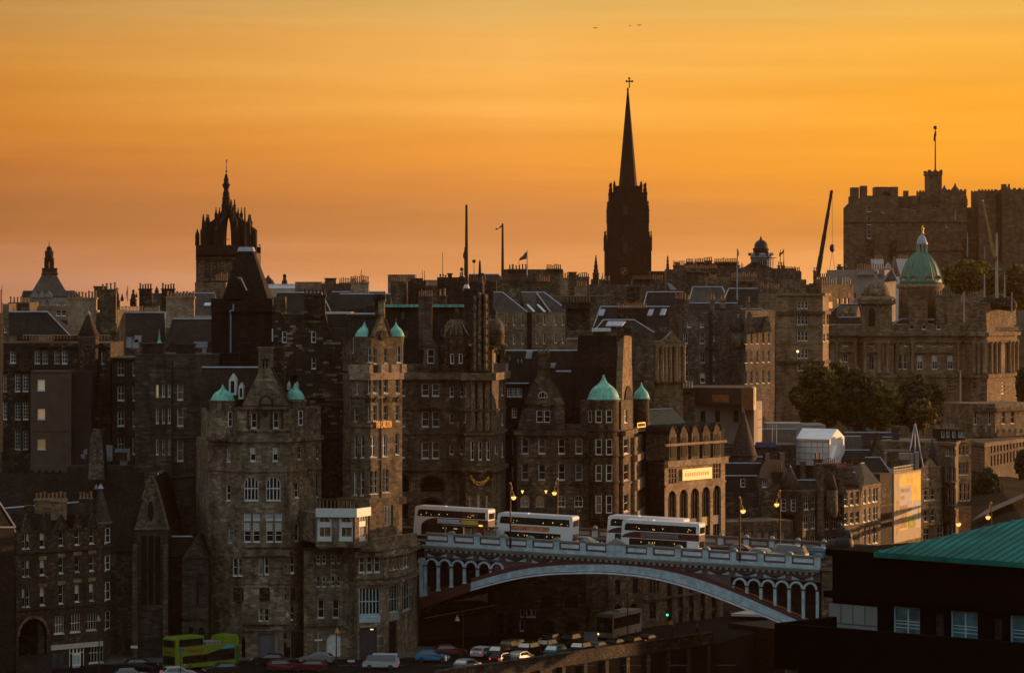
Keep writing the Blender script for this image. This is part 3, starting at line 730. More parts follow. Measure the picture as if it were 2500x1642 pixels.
for k in range(8): f.slab(m, [po[k], po[k + 1], pi_[k + 1], pi_[k]], .0, .12)
m.build('archway_ring', S_tan, t.root)
m = MB(); f.box(m, u0, u1, z0, z1, -6.2, -6); m.build('archway_back', S_black, t.root)
m = MB(); f.box(m, u1 - 1.0, u1 - .05, z0, z1, -5.9, -.5); m.build('archway_reveal', S_grey, t.root)
for x0, x1 in ((425, 455), (485, 520)):
 a = f.hit(x0)[0]; b = f.hit(x1)[0]; zz = f.hit(x0, 1400)[1]; m = MB(); f.box(m, a, b, -47.8, zz, .01, .1); m.build('door', plain('blue_door_%d' % x0, (.02, .05, .08)), t.root)
# glazed shop entrance with double doors
a, z1 = f.hit(570, 1322); b = f.hit(690)[0]; m = MB(); f.box(m, a, b, -47.8, z1, .003, .06); d = m.build('shop_entrance', M_frame, t.root)
m = MB()
for q in (.08, .33, .58, .8): f.box(m, a + (b - a) * q, a + (b - a) * (q + .13), z1 - 1.15, z1 - .1, .063, .08)
for q in (.05, .8): f.box(m, a + (b - a) * q, a + (b - a) * (q + .15), z1 - 3.9, z1 - 1.25, .063, .08)
m.build('pane', G_dark, d)
m = MB()
for q in (.24, .5):
 for r_ in (0, 1.4): f.box(m, a + (b - a) * q, a + (b - a) * (q + .2), z1 - 2.6 - r_, z1 - 1.5 - r_, .063, .075)
m.build('door_leaf', M_cyan, d)
a = f.hit(412)[0]; b = t.fs[0].len + .8; m = MB(); zt = f.hit(885, 1278)[1]; f.box(m, a, t.fs[0].len, zt - .85, zt - .25, .01, .3); m.build('shop_fascia', M_cream, t.root)
t.band(566, .3, .22, name='cornice', z=WZ(563, 431)); t.band(1020, .18, .15, z=f.hit(200, 1035)[1])
for x, y in ((350, 850), (505, 828), (637, 812), (757, 800)):
 for yy in (y, y - 225):
  a, z = f.hit(x - 32, yy); b = f.hit(x + 32)[0]; m = MB(); f.box(m, a, b, z - .1, z + .35, .003, .1); m.build('lintel', S_pale, t.root)
t.wall()
ro = roof(t.root, (132, 431, 915, 447, 402), (30, 735, 205), 5.5)
f0 = t.fs[0]
for x, w_, ya, yb in ((225, 46, 250, 400), (370, 44, 245, 400), (505, 60, 265, 395), (645, 44, 258, 385), (765, 44, 250, 378)):
 gable(t.root, f0, [(x - w_, yb + 5), (x + w_, yb + 5), (x, ya)], .35, 3, S_low, 'dormer', cope=S_dark)
chimney(t.root, 280, 545, 128, 250, 439, 8, 1.6, S_pale, M_pot, .8, cap=True)
chimney(t.root, 415, 546, 137, 300, 436, 4, 1.2, S_pale, M_pot, .8)
chimney(t.root, 645, 762, 125, 240, 444, 4, 1.4, S_grey, M_pot, .8)
chimney(t.root, 208, 262, 178, 240, 440, 0, 1, S_brown)
cxr = 826; m = MB(); m.lathe(WX(832, 445.5), 445.5, [(WX(922, 444) - WX(832, 444), WZ(318, 444)), (.02, WZ(18, 444))], 14, cap=True)
tr = m.build('turret_roof', M_slatew, t.root)
m = MB(); m.lathe(WX(832, 445.5), 445.5, [(.42, WZ(45, 444)), (.02, WZ(4, 444)), ], 10); m.build('lead_cap', M_lead, tr)
m = MB(); r_ = WX(918, 444) - WX(832, 444); m.lathe(WX(832, 445.5), 445.5, [(r_, WZ(335, 444)), (r_ + .15, WZ(318, 444) - .0)], 14); m.build('eaves', M_lead, tr)
m = MB(); r_ = WX(905, 444) - WX(832, 444); m.lathe(WX(832, 445.8), 445.8, [(r_, -47.5), (r_, WZ(336, 444))], 14); m.smooth = True; m.build('corner_turret', S_low, t.root)
twin(t.root, 832, 444.5, 76, [885], [(366, 487), (592, 712), (810, 958), (1052, 1198)], 34)
# low roof at the foot
sh = thing('low_shed', 'low lean-to shed with dark corrugated roof beside the cart archway', 'shed', (WX(270, 425), 425, -48))
m = MB(); m.add([W(135, 1420, 428), W(425, 1400, 428), W(430, 1580, 421), W(135, 1580, 421)], [(0, 1, 2, 3)]); m.build('roof', M_slate, sh)
m = MB(); m.prism([(WX(140, 428), 427.9), (WX(425, 428), 427.9), (WX(425, 428), 421.5), (WX(140, 421), 421.5)], -50, WZ(1600, 424)); m.build('wall', S_brown, sh)
t = Bld('gabled_house', 'black gabled house at the left edge with a pale blue coping strip', 'building', [(-260, 418), (118, 423)], 360, -48, S_black, 14)
t.wall(); f = t.fs[0]
gable(t.root, f, [(-420, 365), (122, 365), (-60, 80)], .5, 12, S_black, cope=M_lead)
# ================================================================== church
t = Bld('church', 'dark gothic church with steep gabled front, three tall lancets and long slate nave roof', 'church', [(1110, 448), (1383, 448)], 378, -48, S_grey, 20)
f = t.fs[0]
for x in (1190, 1246, 1302): t.win(0, [x], [(430, 1000)], 44, arch=True, nx=1, ny=1, pane=G_dark, fm=S_black, b=.12, sill=False)
t.wall()
g = gable(t.root, f, [(1106, 380), (1386, 380), (1310, 95), (1275, -10), (1247, -60), (1222, -10), (1180, 130)], .7, 24, S_rubble, cope=S_tan)
ov = [f.hit(1245 + 24 * math.cos(a), 228 + 85 * math.sin(a)) for a in [2 * math.pi * k / 16 for k in range(16)]]
m = MB(); f.slab(m, ov, .003, .08); m.build('oval_window', S_black, t.root)
for x, w_ in ((1120, 18), (1372, 18)):
 a = f.hit(x - w_)[0]; b = f.hit(x + w_)[0]; m = MB(); f.box(m, a, b, -48, WZ(500, 448), .002, 1.2); m.build('buttress', S_rubble, t.root)
# nave roof behind the tenement
use('0'); m = MB(); z0 = WZ(1290, 455)
A, B, C, D = W(-40, 1345, 452), W(352, 1345, 452), W(352, 1152, 462), W(-40, 1152, 462)
m.add([A, B, C, D, W(352, 1345, 470), W(-40, 1345, 470)], [(0, 1, 2, 3), (1, 4, 2), (3, 2, 4, 5)]); m.build('nave_roof', M_slate, t.root)
m = MB(); m.prism([(WX(-40, 452), 452.3), (WX(352, 452), 452.3), (WX(352, 452), 470), (WX(-40, 452), 470)], -48, A.z - .05); m.build('nave_wall', S_rubble, t.root)
m = MB()
for k in range(9): m.box(WX(8 + k * 17, 462), WX(14 + k * 17, 462), 461.8, 462.2, C.z - .02, C.z + .3)
m.build('ridge_cresting', M_slate, t.root)
use('J')
# crow of the small gable in front of the nave roof
use('I'); gs = F2(985, 455, 1160, 455)
gable(t.root, gs, [(985, 1420), (1165, 1420), (1140, 1040), (1110, 860), (1035, 850), (1010, 960)], .9, 4, S_rubble, 'gable')
m = lathe_px(1075, 452, [(26, 1525), (1, 1470)], 4); m.build('pinnacle_cap', M_lead, t.root)
use('J')
# right aisle with lower gable
w2 = Bld('', '', '', [(1385, 450), (1515, 450)], 620, -48, S_black, 8, root=t.root, wname='aisle_wall'); w2.wall()
roof(t.root, (1385, 450, 1520, 450, 600), (1385, 1590, 437), 3.4)
w2 = Bld('', '', '', [(1505, 447), (1715, 447)], 620, -48, S_grey, 12, root=t.root, wname='porch_wall')
w2.win(0, [1575, 1662], [(1185, 1330)], 46, arch=True, pane=G_dark, fm=M_dark, ny=1, sill=False)
w2.win(0, [1633], [(800, 1000)], 22, arch=True, pane=G_dark, fm=M_dark, ny=1, sill=False); w2.wall(); w2.band(1100, .25, .2)
gable(t.root, w2.fs[0], [(1500, 622), (1720, 622), (1622, 428)], .6, 8, S_grey, cope=S_dark)
m = lathe_px(1640, 446.2, [(6, 795), (20, 790), (3, 740), (1, 715)], 4); m.build('carved_finial', S_dark, t.root)
# ================================================================== tall dark buildings, far left
use('I')
t = Bld('office_block', 'tall dark stone block at the far left with paired sash windows and cone topped turret', 'building', [(18, 480), (350, 480)], -60, -45, S_dark, 16)
t.zt = WZ(-105, 480)
t.win(0, [146], [(-15, 118)], 64, nx=2, ny=3, pane=G_curt)
t.win(0, [55], [(245, 435), (558, 748)], 44, nx=2, ny=4)
t.win(0, [197, 284], [(245, 435), (558, 748), (870, 1082)], 60, nx=2, ny=5)
t.wall(); t.band(185, .3, .25)
w2 = Bld('', '', '', [(345, 479), (1235, 479)], -60, -45, S_dark, 16, root=t.root, wname='front_wall')
w2.zt = WZ(-105, 479)
w2.win(0, [417, 504, 637, 722], [(-18, 125)], 60, nx=2, ny=3, pane=G_curt); w2.win(0, [1027], [(-8, 132)], 66, nx=2, ny=2, blind=1); w2.win(0, [1148], [(-8, 130)], 30)
w2.wall(); w2.band(-100, .5, .4, name='cornice')
use('A'); roof(t.root, (98, 481, 790, 481, 1190), (98, 535, 922), 6)
m = lathe_px(990, 478.5, [(125, 1195), (12, 935), (4, 905)], 16); tr = m.build('turret_roof', M_slatew, t.root)
m = lathe_px(990, 478.5, [(30, 955), (6, 912), (1, 885)], 8); m.build('lead_cap', M_lead, tr)
m = lathe_px(990, 478.5, [(118, 1700), (118, 1215), (126, 1205), (126, 1192)], 16); m.build('corner_turret', S_brown, t.root)
m = MB()
zr_ = WZ(1180, 479)
for k in range(28): p = WX(260 + k * 35, 478.8); m.tube((p, 478.8, WZ(1225, 479)), (p, 478.8, zr_), .03, seg=4)
m.tube((WX(255, 478.8), 478.8, zr_), (WX(1225, 478.8), 478.8, zr_), .035, seg=4); m.build('roof_railing', plain('rail_metal', (.5, .35, .2), .3, .8), t.root)
use('I')
w2 = Bld('', '', '', [(343, 474), (795, 474)], 205, -47, M_harl, 6, root=t.root, wname='harled_wing')
w2.win(0, [460], [(305, 425)], 84, nx=1, ny=1, pane=emit('dim_lit_window', (.55, .5, .3), .2), fm=M_frame); w2.win(0, [461], [(628, 745)], 86, nx=1, ny=1, pane=emit('dim_amber_window', (.5, .33, .16), .3), fm=M_frame); w2.win(0, [463], [(966, 1082)], 88, nx=1, ny=1, pane=emit('dim_brown_window', (.3, .17, .06), .3), fm=M_frame)
w2.wall(); w2.band(206, .25, .1, mat=M_harl)
m = MB(); w2.fs[0].box(m, 0, w2.fs[0].len, WZ(884, 474), WZ(876, 474), .003, .06); m.build('pipe', M_harl, t.root)
w2 = Bld('', '', '', [(795, 475), (1020, 475)], 205, -47, plain('dark_harling', (.035, .022, .016), .9), 6, root=t.root, wname='dark_harled_wing'); w2.wall()
m = MB(); m.tube(W(14, 1110, 470), W(14, -700, 470), .1, seg=8); m.tube(W(30, 1110, 470), W(30, -560, 470), .05, seg=6)
tag(m.build('scaffold_pole', M_pot), 'pale vertical pole standing at the left edge of the view', 'pole')
t = Bld('tenement', 'dark narrow tenement between the harled wall and the patchy grey stone block', 'building', [(1015, 481), (1265, 481)], -60, -47, S_dark, 14)
t.zt = WZ(55, 481); t.win(0, [1108, 1152], [(255, 440), (565, 752)], 26, nx=1); t.wall()
t = Bld('tenement', 'dark tenement with large four pane sash windows behind rooftop plant', 'building', [(1255, 478), (1512, 478)], 58, -47, S_dark, 14)
t.win(0, [1350], [(98, 255), (380, 536), (660, 822), (950, 1100)], 76, nx=2, ny=2, blind=.1, skip=((3, 9),)); t.win(0, [1496], [(98, 258), (380, 540), (660, 828), (950, 1135)], 32, nx=1, pane=G_curt); t.wall(); t.band(58, .3, .4, name='cornice')
# plant deck
t = thing('rooftop_plant_deck', 'flat roof deck with railings and pale ventilation boxes behind the church', 'roof deck', (WX(1130, 470), 470, -48))
m = MB(); m.box(WX(755, 468), WX(1510, 468), 468, 474, -48, WZ(1275, 468)); m.build('deck', S_dark, t)
for x0, x1, y0, y1 in ((1145, 1255, 1040, 1210), (1285, 1450, 1078, 1115), (1420, 1452, 1116, 1210), (905, 950, 1140, 1185), (935, 970, 1085, 1135), (1340, 1425, 1215, 1262)):
 m = MB(); m.box(WX(x0, 469), WX(x1, 469), 469, 470.5, WZ(y1, 469), WZ(y0, 469)); m.build('ventilation_box', plain('duct_%d' % x0, (.16, .17, .18), .6), t)
m = MB()
for z in (WZ(1170, 468.2), WZ(1190, 468.2), WZ(1220, 468.2)): m.tube((WX(800, 468.2), 468.2, z), (WX(1505, 468.2), 468.2, z), .025, seg=4)
for k in range(8): x = WX(865 + k * 90, 468.2); m.tube((x, 468.2, WZ(1262, 468.2)), (x, 468.2, WZ(1165, 468.2)), .03, seg=4)
m.build('railing', M_potd, t)
# ================================================================== patchy grey stone block
use('I')
t = Bld('stone_block', 'dark patchy stone block with rows of narrow triple windows left of the green domes', 'building', [(1508, 467), (2420, 467)], 20, -48, S_grey, 14)
t.zt = WZ(20, 467)
t.win(0, [1757, 1826, 1890], [(360, 495), (628, 790), (970, 1140)], 30, nx=1, pane=G_amber, skip=((0, 0), (2, 2)))
t.win(0, [1757], [(360, 495)], 30, nx=1, pane=G_lit); t.win(0, [1890], [(970, 1140)], 30, nx=1, pane=G_blind)
t.win(0, [2013], [(360, 530), (628, 822), (978, 1212)], 66, nx=1, pane=G_amber)
t.win(0, [1793], [(1340, 1475)], 66, nx=1, pane=G_dark); t.win(0, [2302], [(1320, 1385)], 66, nx=1, ny=1, pane=G_curt)
use('K'); t.win(0, [372], [(1105, 1252)], 78, nx=1, pane=G_dark); use('I')
t.wall()
m = MB(); m.box(WX(1760, 466.7), WX(1835, 466.7), 466.2, 466.8, WZ(1400, 466.7), WZ(1380, 466.7)); m.ball(W(1795, 1388, 466.3), .12); m.build('wall_lamp', LAMPW, t.root)
m = MB(); m.tube(W(1925, 1900, 466.7), W(1925, 80, 466.7), .12, seg=6); m.tube(W(1925, 965, 466.7), W(2240, 945, 466.7), .1, seg=5); m.tube(W(1925, 1400, 466.7), W(2260, 1365, 466.7), .1, seg=5); m.build('drainpipe', M_dark, t.root)
use('A')
for x0, x1, y0 in ((1570, 1830, 1270), (1960, 2170, 1275)): chimney(t.root, x0, x1, y0, 1420, 469, 0, 3, S_dark)
m = lathe_px(1780, 473, [(75, 1318), (45, 1290), (14, 1240), (8, 1180), (2, 1110)], 6, smooth=False); tag(m.build('roof_spirelet', M_copper), 'slender green copper spirelet rising between dark chimneys', 'spirelet')
AC = []; M_plant = plain('plant_grey', (.28, .29, .31), .6)
for x0, x1, y0, y1 in ((1412, 1468, 1205, 1320), (1475, 1545, 1230, 1325), (1500, 1568, 1185, 1260), (2165, 2320, 1255, 1320), (2260, 2310, 1325, 1380)):
 m = MB(); m.box(WX(x0, 478), WX(x1, 478), 478, 479.5, WZ(y1, 478), WZ(y0, 478)); AC.append(m.build('air_conditioner', M_plant))
for o, l in zip(AC, ('tall narrow pale air handling box on the dark roof, leftmost of its cluster', 'low white air handling box in front of the taller grey one', 'grey air handling box at the back of its roof cluster left of the green spirelet', 'long pale air handling unit on the roof right of the green spirelet', 'small square vent box below the long pale unit')): tag(o, l, 'air conditioner', 'air handling boxes on the dark roofs')
# ================================================================== the hotel with green domes
use('K')
ho = thing('hotel', 'large baronial stone hotel with green copper domes beside the left end of the bridge', 'building', (WX(650, 452), 455, -48))
c = Bld('', '', '', [(425, 452), (745, 447.5), (1205, 447.5), (1355, 452), (1500, 455)], 690, -48, S_hot, 14, root=ho, wname='central_wall')
f = c.fs[1]
c.win(1, [850, 1063], [(742, 880)], 50, nx=1, blind=.8)
c.win(0, [615], [(755, 886)], 40, nx=1, pane=G_blind); c.win(2, [1297], [(738, 865)], 38, nx=1, pane=G_curt); c.win(3, [1466], [(725, 855)], 24, nx=1)
c.win(1, [834, 1044], [(1025, 1255)], 138, nx=4, ny=2, arch=True, pane=G_dark, fm=M_white, b=.12, bar=.11)
c.win(0, [613], [(1108, 1256)], 42, nx=1); c.win(2, [1270], [(1085, 1228)], 40, nx=1); c.win(3, [1466], [(1000, 1220)], 26, nx=1)
for x in (798, 883, 1010, 1094): c.win(1, [x], [(1372, 1442)], 66, nx=1, ny=1, pane=plain('white_blind_%d' % x, (.45, .47, .47)), fm=M_white); c.win(1, [x], [(1455, 1650)], 66, nx=1, ny=3, pane=G_dark, fm=M_white, blind=1)
c.win(0, [632], [(1510, 1660)], 42, nx=1); c.win(2, [1270], [(1485, 1640)], 38, nx=1, fm=M_white)
use('L')
c.win(1, [288, 338], [(475, 640)], 40, nx=1); c.win(1, [532, 585], [(465, 628)], 40, nx=1); c.win(1, [775, 826], [(452, 615)], 38, nx=1)
c.win(1, [532, 585], [(950, 1072)], 42, nx=1); c.win(1, [775, 826], [(930, 1058)], 38, nx=1)
for x in (320, 567, 810): c.win(1, [x], [(755, 880)], 98, nx=6, ny=1, pane=S_black, fm=S_dark, b=.05, bar=.1)
c.holes[1].append((*[c.fs[1].hit(x)[0] for x in (262, 385)], -50, c.fs[1].hit(300, 1205)[1], True))
# ground floor doors
def gdoor(b_, fi, x0, x1, y0, mat, name='garage_door', arch=False, y1=None):
 u0, u1, z0, z1 = b_.hole(fi, x0, x1, y0, 1480, arch); b_.holes[fi][-1] = (u0, u1, -50, z1, arch)
 m = MB(); b_.fs[fi].box(m, u0 + .01, u1 - .01, -48, z1 - .01, -.5, -.3); return m.build(name, mat, b_.root)
gdoor(c, 1, 505, 655, 1185, plain('roller_shutter', (.10, .10, .11), .6)); gdoor(c, 1, 658, 698, 1185, M_rendergrey, 'door')
gdoor(c, 1, 750, 935, 1165, G_dark, 'shop_window')
m = MB(); c.fs[1].box(m, *[c.fs[1].hit(x)[0] for x in (262, 385)], -48, c.fs[1].hit(300, 1205)[1], -4, -3.8); m.build('archway_back', S_black, ho)
for yy, h_, p_ in ((345, .35, .3), (392, .8, .55), (700, .25, .15), (1075, .35, .35), (1140, .3, .2)): c.band(yy, h_, p_, 1, 2, name='string_course')
use('K')
c.band(655, .55, .45, name='cornice', Yref=447.5); c.band(960, .3, .25, Yref=447.5)
c.wall()
for fi, x in ((0, 428), (1, 1198), (2, 1350), (3, 1495)):
 q = c.fs[fi]; u = q.hit(x)[0]; m = MB(); z = -46.5
 while z < WZ(700, 448):
  w_ = .75 if int(z * 1.6) % 2 else .4; q.box(m, max(0, u - w_), min(q.len, u + w_), z, z + .58, .002, .07); z += .62
 m.build('quoins', S_tan, ho)
for x in (745, 955, 1168):   # slim shafts dividing the bays
 a = f.hit(x - 7)[0]; b = f.hit(x + 7)[0]; m = MB(); f.box(m, a, b, WZ(1330, 447.5), WZ(690, 447.5) if x == 955 else WZ(860, 447.5), .002, .18); m.build('pilaster', S_hot, ho)
# upper gabled storey
c2 = Bld('', '', '', [(430, 453), (560, 451), (700, 448.3), (1205, 448.3), (1350, 452.5), (1500, 456)], 370, WZ(690, 448) - .2, S_hot, 9, root=ho, wname='upper_wall')
c2.win(2, [858, 1067], [(422, 566)], 50, nx=1, pane=G_dark, fm=M_white)
c2.wall(); c2.band(362, .3, .3, 2, 3, mat=S_tan, name='cornice'); c2.band(575, .25, .35, 2, 3)
g = gable(ho, c2.fs[2], [(740, 366), (1205, 366), (1020, -10), (1000, -80), (925, -80), (910, 20)], .7, 9, S_hot, cope=S_dark)
ap = [(905, 342), (1045, 342), (1040, 300), (1010, 262), (975, 250), (940, 262), (910, 300)]
m = MB(); ff = c2.fs[2]; ff.slab(m, [ff.hit(*p) for p in ap], .003, .15); p = m.build('tympanum', S_dark, ho)
ap = [(922, 335), (1028, 335), (1022, 305), (998, 276), (975, 270), (950, 276), (926, 305)]
m = MB(); ff.slab(m, [ff.hit(*p_) for p_ in ap], .152, .2); m.build('tympanum_carving', S_hot, p)
ov = [ff.hit(968 + 34 * math.cos(a), 410 + 48 * math.sin(a)) for a in [2 * math.pi * k / 14 for k in range(14)]]
m = MB(); ff.slab(m, ov, .003, .14); m.build('carved_niche', S_dark, ho)
for x in (805, 905, 1025, 1130):
 a = ff.hit(x - 9)[0]; b = ff.hit(x + 9)[0]; m = MB(); ff.box(m, a, b, ff.hit(x, 572)[1], ff.hit(x, 378)[1], .003, .16); m.build('pilaster', S_dark, ho)
# stone chimney riding on the gable
use('C')
chimney(ho, 680, 855, 765, 1040, 448.6, 0, 1.6, S_tan, cap=True); chimney(ho, 850, 985, 765, 1120, 451, 0, 2.0, S_dark)
m = MB(); k = 4.577
for x in (705, 745, 785, 825): a = WX(x - 9, 448); m.box(a, a + .2, 448.3, 448.7, WZ(1000, 448.3), WZ(840, 448.3))
m.build('chimney_ribs', S_hot, ho)
# round turrets with ogee copper domes
def ogee(cx, Y, hw, yb, yt, mat=None, seg=20, finial=None, parent=ho, xr=None):
 H = yb - yt; prof = [(hw * 1.04, yb), (hw * 1.04, yb - H * .03), (hw * .97, yb - H * .06), (hw * .95, yb - H * .14), (hw * .88, yb - H * .26), (hw * .78, yb - H * .38), (hw * .62, yb - H * .50), (hw * .42, yb - H * .60), (hw * .24, yb - H * .70), (hw * .11, yb - H * .84), (hw * .05, yt)]
 m = lathe_px(cx, Y, prof, seg); d = m.build('dome', mat or M_copper, parent)
 if finial:
  m = MB(); m.tube(W(cx, yt + 8, Y), W(cx, finial, Y), .05, .02, 5); m.ball(W(cx, yt - (yt - finial) * .35, Y), .12, 6, 4); m.build('finial', M_potd, d)
 return d
use('K')
m = lathe_px(560, 450, [(112, 690), (128, 655), (130, 560), (124, 545), (124, 318), (136, 308), (136, 300)], 20); m.build('turret', S_hot, ho)
ogee(562, 450, 112, 298, 150, finial=20); twin(ho, 560, 450, 124, [630], [(408, 552)], 38, nx=1, fm=M_white, pane=G_dark)
m = lathe_px(1270, 450.5, [(70, 690), (86, 655), (86, 318), (98, 308), (98, 296)], 18); m.build('turret', S_hot, ho)
ogee(1250, 452, 96, 288, 135, finial=None); twin(ho, 1270, 450.5, 86, [1302], [(400, 540)], 40, nx=1, fm=M_white, pane=G_dark)
# slate roof with white dormers behind the left dome
use('C')
roof(ho, (50, 452.5, 1000, 452.5, 1440), (60, 1000, 992), 6)
def wdormer(x, w_, yt, ye, yb, Y, run=3):
 m = MB(); a, b = WX(x - w_, Y), WX(x + w_, Y); zb_, ze, zt = WZ(yb, Y), WZ(ye, Y), WZ(yt, Y); mid = (a + b) / 2
 m.extr([(a, Y, zb_), (b, Y, zb_), (b, Y, ze), (mid, Y, zt), (a, Y, ze)], (0, run, 0)); d = m.build('dormer', M_white, ho)
 ff = F2(x - w_, Y, x + w_, Y); a2 = ff.len; m = MB(); ff.box(m, a2 * .25, a2 * .75, zb_ + .3, ze - .15, .003, .04); m.build('pane', G_dark, d)
wdormer(401, 40, 1062, 1130, 1300, 451); wdormer(495, 27, 1160, 1210, 1345, 450.5)
use('K'); wdormer(1187, 12, 122, 160, 200, 456); wdormer(1265, 12, 122, 160, 200, 456)
# lower corner right of the gable front, under the bay
use('L')
c = Bld('', '', '', [(940, 448.5), (1372, 449.5)], 405, -48, S_hot, 12, root=ho, wname='side_wall')
c.win(0, [1077, 1130], [(442, 525), (650, 745)], 34, nx=1); c.win(0, [1215, 1268], [(440, 520), (645, 740)], 34, nx=1)
c.win(0, [1102, 1242], [(870, 1040)], 60, nx=1, pane=G_dark)
c.win(0, [1228], [(1188, 1420)], 148, nx=3, ny=3, arch=True, pane=M_frame, fm=M_white, b=.16, sill=False)
c.win(0, [1078], [(1180, 1370)], 14, nx=1, ny=1); c.wall()
c.band(700, .2, .12); c.band(1090, .4, .3, name='cornice'); c.band(612, .15, .1)
m = MB(); f = c.fs[0]; a = f.hit(1040)[0]; b = f.hit(1115)[0]; f.box(m, a, b, WZ(1255, 449), WZ(1240, 449), .05, .1); m.build('shop_sign', M_frame, ho)
# rounded corner below the road
c = Bld('', '', '', [(1372, 449), (1450, 446), (1700, 447), (1880, 452), (2010, 461), (2030, 470)], 388, -48, S_hot, 8, root=ho, wname='corner_wall')
c.win(1, [1490, 1562, 1634], [(428, 610)], 52, nx=1, ny=2, pane=G_curt)
c.win(2, [1760, 1795, 1825], [(400, 585)], 22, nx=1, pane=G_curt); c.win(3, [1885, 1915], [(395, 568)], 26, nx=1)
c.win(1, [1562], [(752, 1015)], 196, nx=6, ny=2, pane=G_dark, fm=M_cyan, b=.14, bar=.12); c.win(2, [1792], [(735, 985)], 78, nx=3, ny=2, pane=G_dark, fm=M_cyan); c.win(3, [1912], [(715, 968)], 72, nx=3, ny=2, fm=M_cyan)
u0, z1 = c.fs[1].hit(1466, 1020); u1 = c.fs[1].hit(1664)[0]; m = MB(); c.fs[1].box(m, u0, u1, WZ(1085, 446), z1, .003, .12); m.build('apron_panel', P_blue, ho)
u0, z1 = c.fs[2].hit(1750, 995); u1 = c.fs[2].hit(1832)[0]; m = MB(); c.fs[2].box(m, u0, u1, z1 - 1, z1, .003, .12); m.build('apron_panel', P_grey, ho)
gdoor(c, 1, 1468, 1635, 1135, plain('grey_shutter', (.045, .04, .04))); gdoor(c, 2, 1750, 1830, 1080, G_dark, 'doorway')
c.band(392, .8, .5, name='cornice'); c.band(625, .4, .25); c.band(690, .3, .2); c.wall()
m = MB(); m.tube(W(1570, 1148, 445), W(1600, 1148, 445), .06); tag(m.build('strip_lamp', LAMPW), 'small lit strip lamp over the grey shutter at street level', 'lamp')
# terrace parapet rising to the right at bridge level
f = F2(1605, 444.5, 2012, 455)
m = MB(); a, z1 = f.hit(1605, 300); f.box(m, 0, f.len, z1 - 1.1, z1 + .15, -.4, .02); m.build('terrace_parapet', S_tan, ho)
m = MB(); f.box(m, 0, f.len, z1 - 1.5, z1 - 1.102, -8, .25); m.build('terrace_slab', S_hot, ho)
# white bay
f = F2(1060, 444.5, 1425, 443.8); f2 = F2(1425, 443.8, 1545, 447)
c = Bld('', '', '', [(1058, 444.6), (1425, 444), (1548, 447.5)], 0, WZ(330, 444), S_hot, 8, root=ho, wname='bay_wall'); c.zt = WZ(48, 444.5)
c.win(0, [1133], [(52, 305)], 142, nx=2, ny=1, pane=G_amber, fm=M_white, b=.34); c.win(0, [1338], [(52, 305)], 134, nx=2, ny=1, pane=G_amber, fm=M_white, b=.34)
c.win(1, [1500], [(52, 300)], 68, nx=2, ny=1, pane=G_curt, fm=M_white, b=.3); c.wall()
for x, w_, fi in ((1133, 142, 0), (1338, 134, 0), (1500, 68, 1)):
 ff = c.fs[fi]; a = ff.hit(x - w_ / 2)[0]; b = ff.hit(x + w_ / 2)[0]; z0, z1 = WZ(180, 444.5), WZ(130, 444.5); m = MB(); ff.box(m, a + .1, b - .1, z0, z1, -.2, -.08)
 r_ = (b - a) / 2 - .12; cc = (a + b) / 2; n_ = 8; zc = z1 + .003
 for k_ in range(n_):
  q = [(cc + rr * math.cos(math.pi * j / n_), zc + min(rr * math.sin(math.pi * j / n_), WZ(60, 444.5) - zc)) for rr in (r_, r_ - .13) for j in ((k_, k_ + 1) if rr == r_ else (k_ + 1, k_))]
  ff.slab(m, q, -.2, -.1)
 m.build('transom', M_white, ho)
c.band(2, 1.1, .45, mat=M_white, name='bay_fascia', z=WZ(0, 444.5)); c.band(345, .7, .25, z=WZ(318, 444.5), mat=S_hot, name='bay_plinth')
m = MB(); ff = c.fs[0]
for k_ in range(int(ff.len / .5)): ff.box(m, .1 + k_ * .5, .25 + k_ * .5, WZ(0, 444) + .002, WZ(-70, 444), -1.2, -1.0)
ff.box(m, 0, ff.len, WZ(-70, 444) + .002, WZ(-82, 444), -1.3, -.9); m.build('balustrade', S_dark, ho)
use('C')
m_ = Bld('', '', '', [(845, 462), (1745, 462)], 400, -40, S_patch, 10, root=ho, wname='patched_wall')
m_.zt = WZ(690, 462)
# wall top is stepped: build lower part then stepped slabs above
f = m_.fs[0]
m_.win(0, [1308], [(880, 1005)], 48, nx=1, pane=G_dark, fm=M_white)
use('M'); m_.win(0, [86], [(745, 870)], 18, nx=1); use('C')
m_.wall()
pts = [(845, 692), (1640, 692), (1530, 640), (1470, 540), (1440, 400), (965, 400), (930, 370), (845, 375)]
gable(ho, f, pts, .8, 7, S_patch, name='upper_gable')
pwin(ho, f, 983, 592, 718, 50, fm=M_white, pane=G_dark); pwin(ho, f, 1308, 592, 716, 50, fm=M_white, pane=G_dark); pwin(ho, f, 848, 560, 700, 14, fm=M_white, nx=1, ny=1)
chimney(ho, 1190, 1442, 182, 420, 461.5, 6, 1.6, S_patch, M_potd, .7)
m = MB(); f.box(m, 0, f.len, WZ(1075, 462), WZ(1060, 462), .002, .5); m.build('cornice', S_dark, ho)
roof(ho, (1440, 466, 1740, 466, 558), (1440, 1690, 392), 3, M_slate)
roof(ho, (1690, 464, 2000, 464, 640), (1680, 2010, 395), 3, M_slate)
m_ = Bld('', '', '', [(1500, 463), (1745, 463)], 655, -30, S_grey, 6, root=ho, wname='set_back_wall'); m_.zt = WZ(555, 463); m_.wall()
t = Bld('stair_tower', 'black square tower with steep truncated pyramid roof and pale downpipe', 'tower', [(165, 474), (845, 474)], 372, -48, S_black, 13)
t.wall()
f = t.fs[0]; m = MB(); Y = 473.5
m.box(WX(160, Y), WX(848, Y), Y, Y + 13.5, WZ(372, Y) + .01, WZ(250, Y))
